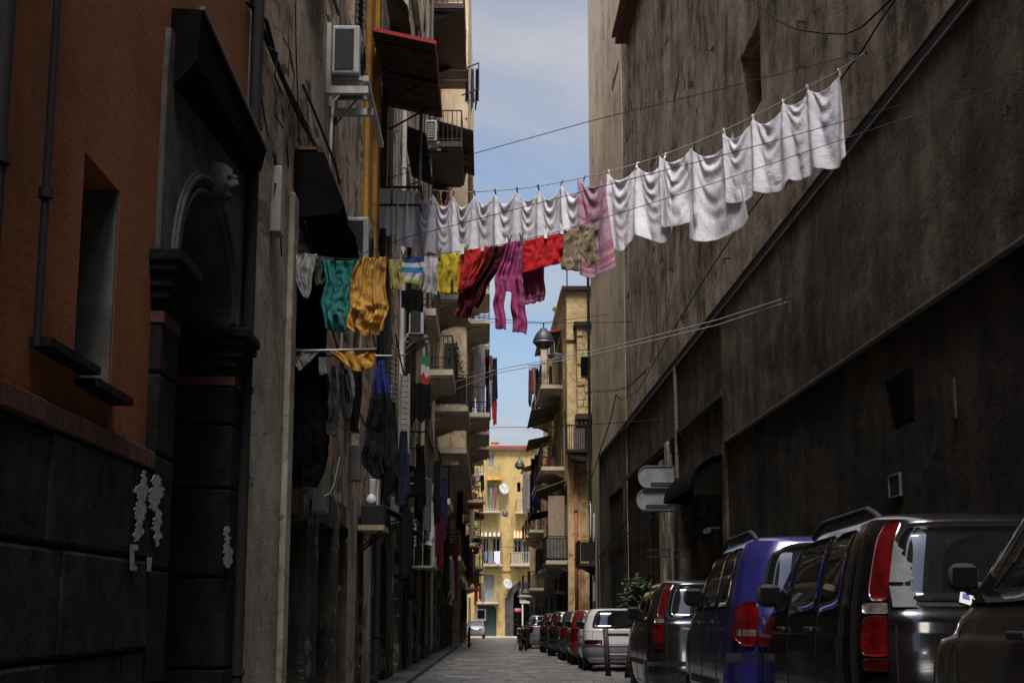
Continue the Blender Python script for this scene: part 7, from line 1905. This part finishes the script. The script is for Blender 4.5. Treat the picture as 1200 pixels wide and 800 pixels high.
# clothes and curtains on the far balconies
gf = 'washing on the far left balconies'; gr = 'washing on the far right balconies'
M['c_pink'] = cm_('rose_cotton', (.36, .09, .12)); M['c_ltblue'] = cm_('pale_blue_cotton', (.25, .30, .38)); M['c_cream'] = cm_('cream_cloth', (.52, .42, .26)); M['c_wstripe'] = cloth_mat('grey_striped_curtain', (.33, .31, .27), (.24, .22, .19), transl=.2)
lite('long white curtain hanging down the balconies of the cream house', at(556.5, 388, 57), at(567.5, 392, 57.6), 3.1, M['sheet'], seed=11, nu=22, nv=14, folds=3, amp=.07, name='curtain', cat='curtain')
for i, (px, py, w_, h_, mt, lb) in enumerate(((569.5, 418, 4, 1.6, 'c_navy', 'navy towel first outside the white curtain'), (573.5, 416, 4, 1.1, 'c_pink', 'rose shirt beside the navy towel above the street'), (577, 418, 5, 2.0, 'c_navy', 'long navy garment at the sky edge'), (574, 447, 5, 1.0, 'c_white', 'white top under the rose shirt'), (578, 470, 4, .9, 'c_red', 'small red top lowest at the sky edge'), (570, 460, 4, 1.2, 'c_black', 'black top beside the white curtain hem'))):
    lite(lb + ', cream house', at(px, py, 60), at(px + w_, py + .5, 60.3), h_, M[mt], seed=20 + i, nu=10, amp=.04, name='garment', cat='laundry', group=gf)
T_ = thing('drying_rack', 'iron drying rack jutting out at roof height against the sky, left side', 'rack', at(545, 90, 50)); mb = MB()
for py in (78, 108): mb.bar(at(541, py + 4, 50), at(561, py - 4, 50), .04)
mb.bar(at(561, 74, 50), at(561, 106, 50), .04); make('frame', mb, M['dkmetal'], T_)
for i, (px, h_, mt, lb) in enumerate(((547, 1.25, 'c_navy', 'navy sock-thin garment'), (553, 1.5, 'c_tweed', 'grey long garment'), (558, 1.4, 'c_black', 'black garment'))): lite(lb + ' hanging on the rack against the sky', at(px - 1.2, 80, 50), at(px + 1.8, 80, 50.2), h_, M[mt], seed=30 + i, nu=8, amp=.03, name='garment', group='clothes on the rack against the sky')
for i, (px, py, y, w_, h_, mt, lb) in enumerate(((519, 196, 49, 3, 1.2, 'c_navy', 'navy cloth below the grey corrugated awning'), (523, 198, 49, 3.5, 1.3, 'c_mag', 'magenta cloth below the grey corrugated awning'), (528, 608, 62, 5, .9, 'c_white', 'white shirt on the low rack of the cream house'), (536, 603, 66, 5, 1.0, 'c_white', 'second white shirt farther along the low rack'), (540, 612, 66, 6, 1.9, 'c_black', 'black trousers on the low rack'),
        (545, 625, 70, 5, 2.2, 'c_maroon', 'maroon towel on the low rack'), (549, 640, 72, 5, 1.6, 'c_maroon', 'dark red sheet under the maroon towel'), (553, 645, 80, 4, 1.2, 'c_white', 'white cloth by the red-edged canopy'), (549, 596, 74, 7, 1.6, 'c_cream', 'cream cloth bunched below the red-edged canopy'), (548, 668, 84, 14, .9, 'c_cream', 'beige awning cloth over the low balcony'), (556, 682, 90, 4, 1.3, 'c_red', 'red towel on the lowest far balcony'), (561, 682, 90, 3.5, 1.1, 'c_pink', 'rose towel on the lowest far balcony'), (565, 682, 90, 3, 1.2, 'c_white', 'white towel on the lowest far balcony'),
        (547, 520, 78, 4, .8, 'c_cream', 'cream cloth near the leafy balcony'), (563, 556, 80, 4, .9, 'c_black', 'black top near the leafy balcony'), (557, 548, 80, 4, .8, 'c_white', 'white top near the leafy balcony'))):
    lite(lb, at(px, py, y), at(px + w_, py, y + .2), h_, M[mt], seed=40 + i, nu=8, amp=.04, name='garment', group=gf)
for i, (px, py, y, w_, h_, mt, lb) in enumerate(((622, 536, 78, 4.5, 1.9, 'c_navy', 'navy garment above the blue sheet'), (626.5, 532, 78, 4, 1.4, 'c_pink', 'rose garment above the blue sheet'), (630, 535, 78, 4, 1.6, 'c_white', 'white garment above the blue sheet'), (620.5, 556, 80, 12.5, 2.0, 'c_blue', 'royal blue sheet hanging from a right balcony'), (612.5, 551, 82, 6, 2.5, 'c_wstripe', 'grey striped curtain beside the royal blue sheet'), (618.5, 553, 82, 2, 2.0, 'c_white', 'narrow white towel between curtain and blue sheet'),
        (620, 433, 70, 2.3, 1.6, 'c_tweed', 'grey garment farthest out on the top right line'), (622.8, 431, 70, 2.2, 1.2, 'c_red', 'red garment on the top right line'), (625.5, 430, 70, 2.2, 1.5, 'c_white', 'white garment on the top right line'), (628, 431, 70, 2.5, 2.0, 'c_navy', 'navy garment on the top right line'), (638, 428, 68, 9, .9, 'c_cream', 'cream cloth over the top balcony railing'), (646, 535, 66, 5, .8, 'c_ltblue', 'pale blue cloth over the middle balcony railing'), (640, 534, 66, 4, .7, 'c_red', 'red cloth over the middle balcony railing'))):
    lite(lb, at(px, py, y), at(px + w_, py, y + .2), h_, M[mt], seed=70 + i, nu=10, amp=.04, name='garment', group=gr)
T_ = thing('drying_rack', 'drying rack arms reaching out from the top balcony of the tufa house', 'rack', at(625, 430, 70)); mb = MB().bar(at(619, 432, 70), at(640, 428, 70), .03).bar(at(619, 428, 69), at(640, 426, 69), .03); make('arm', mb, M['dkmetal'], T_)
mb = MB().bar(at(521, 607, 62), at(537, 600, 64), .03).bar(at(530, 606, 66), at(548, 598, 66), .03); T_ = thing('drying_rack', 'low drying rack projecting from the cream house over the pavement', 'rack', at(530, 605, 62)); make('arm', mb, M['galv'], T_)
for i, (px, py, w_, h_, mt, lb) in enumerate(((568, 645, 3, .9, 'c_ltblue', 'pale blue shirt'), (573, 645, 4, 1.1, 'c_ltblue', 'blue-grey cloth'), (579, 645, 7, 1.2, 'sheet', 'white shirt'), (574, 571, 3, 1.8, 'c_khaki', 'khaki towel'), (579, 571, 3, 1.9, 'c_pink', 'rose towel'))):
    lite(lb + ' drying on a left balcony of the yellow end house', at(px, py, YE - 1.05), at(px + w_, py, YE - 1.05), h_, M[mt], seed=90 + i, nu=8, amp=.04, name='garment', group='washing on the yellow end house')

# ------------------------------------------------------------------ wires across the street
def wire(label, pts, yl, yr, r=.006, mat=None, group='wires across the street'):
    """a wire seen through these pixels, running from depth yl at its first to depth yr at its last"""
    x0, x1 = pts[0][0], pts[-1][0]; a = at(*pts[0], yl); b = at(*pts[-1], yr)
    P_ = [a] + [vplane(a, b, *p) for p in pts[1:-1]] + [b]
    return cable(label, P_, r, mat or M['cable'], group=group)
yl_ = lambda px: LS.on(px, 300)[0]
yr_ = lambda px: RS.on(px, 300)[0]
wire('long thin wire rising from the left rack above the sheets to the right wall hook', [(443, 212), (475, 203), (552, 181), (692, 142), (850, 103), (1014, 61)], 22.7, yr_(1016), .006, M['dkmetal'])
wire('pale double-tied wire, upper of the two across the middle of the street', [(505, 455), (583, 433), (697, 411), (840, 375), (928, 347)], yl_(506), yr_(929), .009, M['line'])
wire('pale double-tied wire, lower of the two across the middle of the street', [(508, 466), (583, 433 + 4), (697, 415), (840, 381), (928, 352)], yl_(509), yr_(929), .009, M['line'])
wire('taut level wire low over the far street by the two direction boards', [(542, 501), (650, 500), (800, 490)], 62, yr_(798), .010)
wire('thin level wire behind the magenta trousers', [(553, 377), (640, 379), (742, 377)], 56, yr_(742), .010)
wire('sagging wire from the large street lamp to the pale building', [(660, 425), (672, 445), (700, 458), (735, 455), (760, 430)], 60, yr_(760), .010)
cable('cable sagging across the top of the right wall', [RS.pt(x, y, .06) for x, y in [(876, -6), (890, 8), (915, 26), (935, 35), (965, 39), (992, 40), (1010, 32), (1046, -2)]], .014)
cable('thick cable slanting down the right wall behind the last sheet and on to the gateway', [RS.pt(x, y, .13) for x, y in [(1056, -10), (1035, 20), (1010, 60), (990, 86), (960, 130), (905, 215), (868, 262), (830, 320), (790, 385), (766, 425), (748, 458), (728, 468)]], .013)
cable('cable bending down the pale building to its low end', [RS.pt(x, y, .14) for x, y in [(728, 468), (722, 462), (716, 490), (706, 520), (698, 545), (693, 560)]], .02)
cable('cable loop with white insulator on the pale building', [RS.pt(x, y, .12) for x, y in [(690, 458), (705, 459), (722, 458), (740, 450), (757, 435)]], .014)
cable('slanting cable above the shrubs on the right wall', [RS.pt(x, y, .08) for x, y in [(703, 652), (735, 625), (760, 610), (792, 585)]], .02)
cable('short hooked wire tied on the lower white sheet', [U(x, y) for x, y in [(780, 197), (790, 199), (803, 197), (804, 210)]], .006)
for i, (px0, py0, px1, py1) in enumerate(((700, 655, 735, 610), (740, 560, 800, 508))):
    cable(['second slanting cable low on the right wall', 'sloping cable under the string course of the right wall'][i], [RS.pt(px0, py0, .09), RS.pt(px1, py1, .09)], .018)
wire('overhead wire high across the far street behind the lamp', [(553, 640), (590, 641), (640, 638)], 112, 112, .015)

# ------------------------------------------------------------------ more of the clutter on the left facades
rc = random.Random(77)
clut = [(452, 470, 'c_black', 9, 1.0, 'black vest'), (468, 505, 'c_navy', 8, .9, 'navy top'), (474, 600, 'c_black', 9, 1.1, 'black skirt'), (488, 520, 'c_black', 8, 1.2, 'black coat'), (497, 560, 'c_tweed', 7, 1.0, 'grey jumper'),
        (500, 585, 'c_white', 5, .8, 'grey-white vest'), (508, 540, 'c_black', 7, 1.3, 'black sheet'), (512, 600, 'c_maroon', 6, 1.2, 'maroon top'), (517, 560, 'c_navy', 6, 1.4, 'navy trousers'), (521, 630, 'c_black', 6, 1.5, 'black towel'),
        (526, 655, 'c_tweed', 5, 1.3, 'grey towel'), (531, 640, 'c_maroon', 5, 1.7, 'dark red towel'), (536, 575, 'c_black', 6, 1.6, 'black jacket'), (541, 690, 'c_navy', 5, 1.5, 'navy towel'), (546, 540, 'c_tweed', 5, 1.5, 'grey sheet'), (551, 575, 'c_maroon', 4, 1.4, 'dark red cloth')]
for i, (px, py, mt, w_, h_, lb) in enumerate(clut):
    y, z = LS.on(px, py, .55); y = min(y, 112)
    lite(lb + ' among the dark washing low on the left facades', at(px, py, y), at(px + w_, py + rc.uniform(-1, 1), y + .15), h_, M[mt], seed=200 + i, nu=12, nv=10, amp=.06, name='garment', group='dark washing low on the left facades')
for i in range(9):
    y0 = 12.5 + i * 4.3; z0 = rc.uniform(2.2, 6.5); y1 = y0 + rc.uniform(3, 8); z1 = z0 + rc.uniform(-1.4, .9)
    cable('slack cable %s along the left facades' % ('low' if z0 < 3.4 else 'strung' if z0 < 5 else 'high'), [LS.P(y0, z0, .12), LS.P(y1, z1, .12)], rc.uniform(.008, .018), M['cable'], group='slack cables along the left facades', sag=rc.uniform(.15, .5))
for i, (y, z, w_, h_, mt) in enumerate(((14.5, 1.95, .35, .5, 'greyshut'), (18.4, 2.6, .3, .45, 'pipe'), (21.6, 2.3, .4, .6, 'ac'), (26.4, 2.5, .4, .5, 'greyshut'), (29.6, 2.6, .5, .6, 'pipe'), (33.2, 2.4, .4, .5, 'ac'), (37.5, 2.6, .5, .7, 'greyshut'), (46, 2.5, .5, .7, 'ac'))):
    o = make('meter_box', MB().wbox(LS, y, y + w_, z, z + h_, .004, .14), M[mt]); bevel(o, .012); tag(o, 'small wall box beside the dark ground-floor openings on the left', 'box', 'small boxes on the left facades')
for i, (y0, y1, z) in enumerate(((23.4, 25.5, 2.45), (30.2, 32.6, 2.5), (38.2, 40.8, 2.4))):
    awning(['short dark shop hood nearest on the sooty left wall', 'short dark shop hood midway along the sooty left wall', 'short dark shop hood farthest along the sooty left wall'][i], LS.P(y0, z + .25, .02), LS.P(y1, z + .25, .02), LS.P(y1, z, .5), LS.P(y0, z, .5), M['corr'], None, n=7, amp=.012)
lf = random.Random(5)
for i, (px, y, z) in enumerate(((556, 80, 7.2), (560, 84, 10.0), (563, 90, 7.2), (558, 78.5, 4.2))):
    c = Vector((at(px, 600, y).x, y, z)); leafy('potted_plant', ['leafy plant behind the railing nearest on the low cream house', 'bushy plant on the upper railing of the low cream house', 'small plant on the far railing of the low cream house', 'plant on the lowest railing of the low cream house'][i], 'plant', c, .35, .5, .4, 220, .15, [M['leaf'], M['leaf_lt']], 60 + i, .18, 'pot plants on the far left balconies')
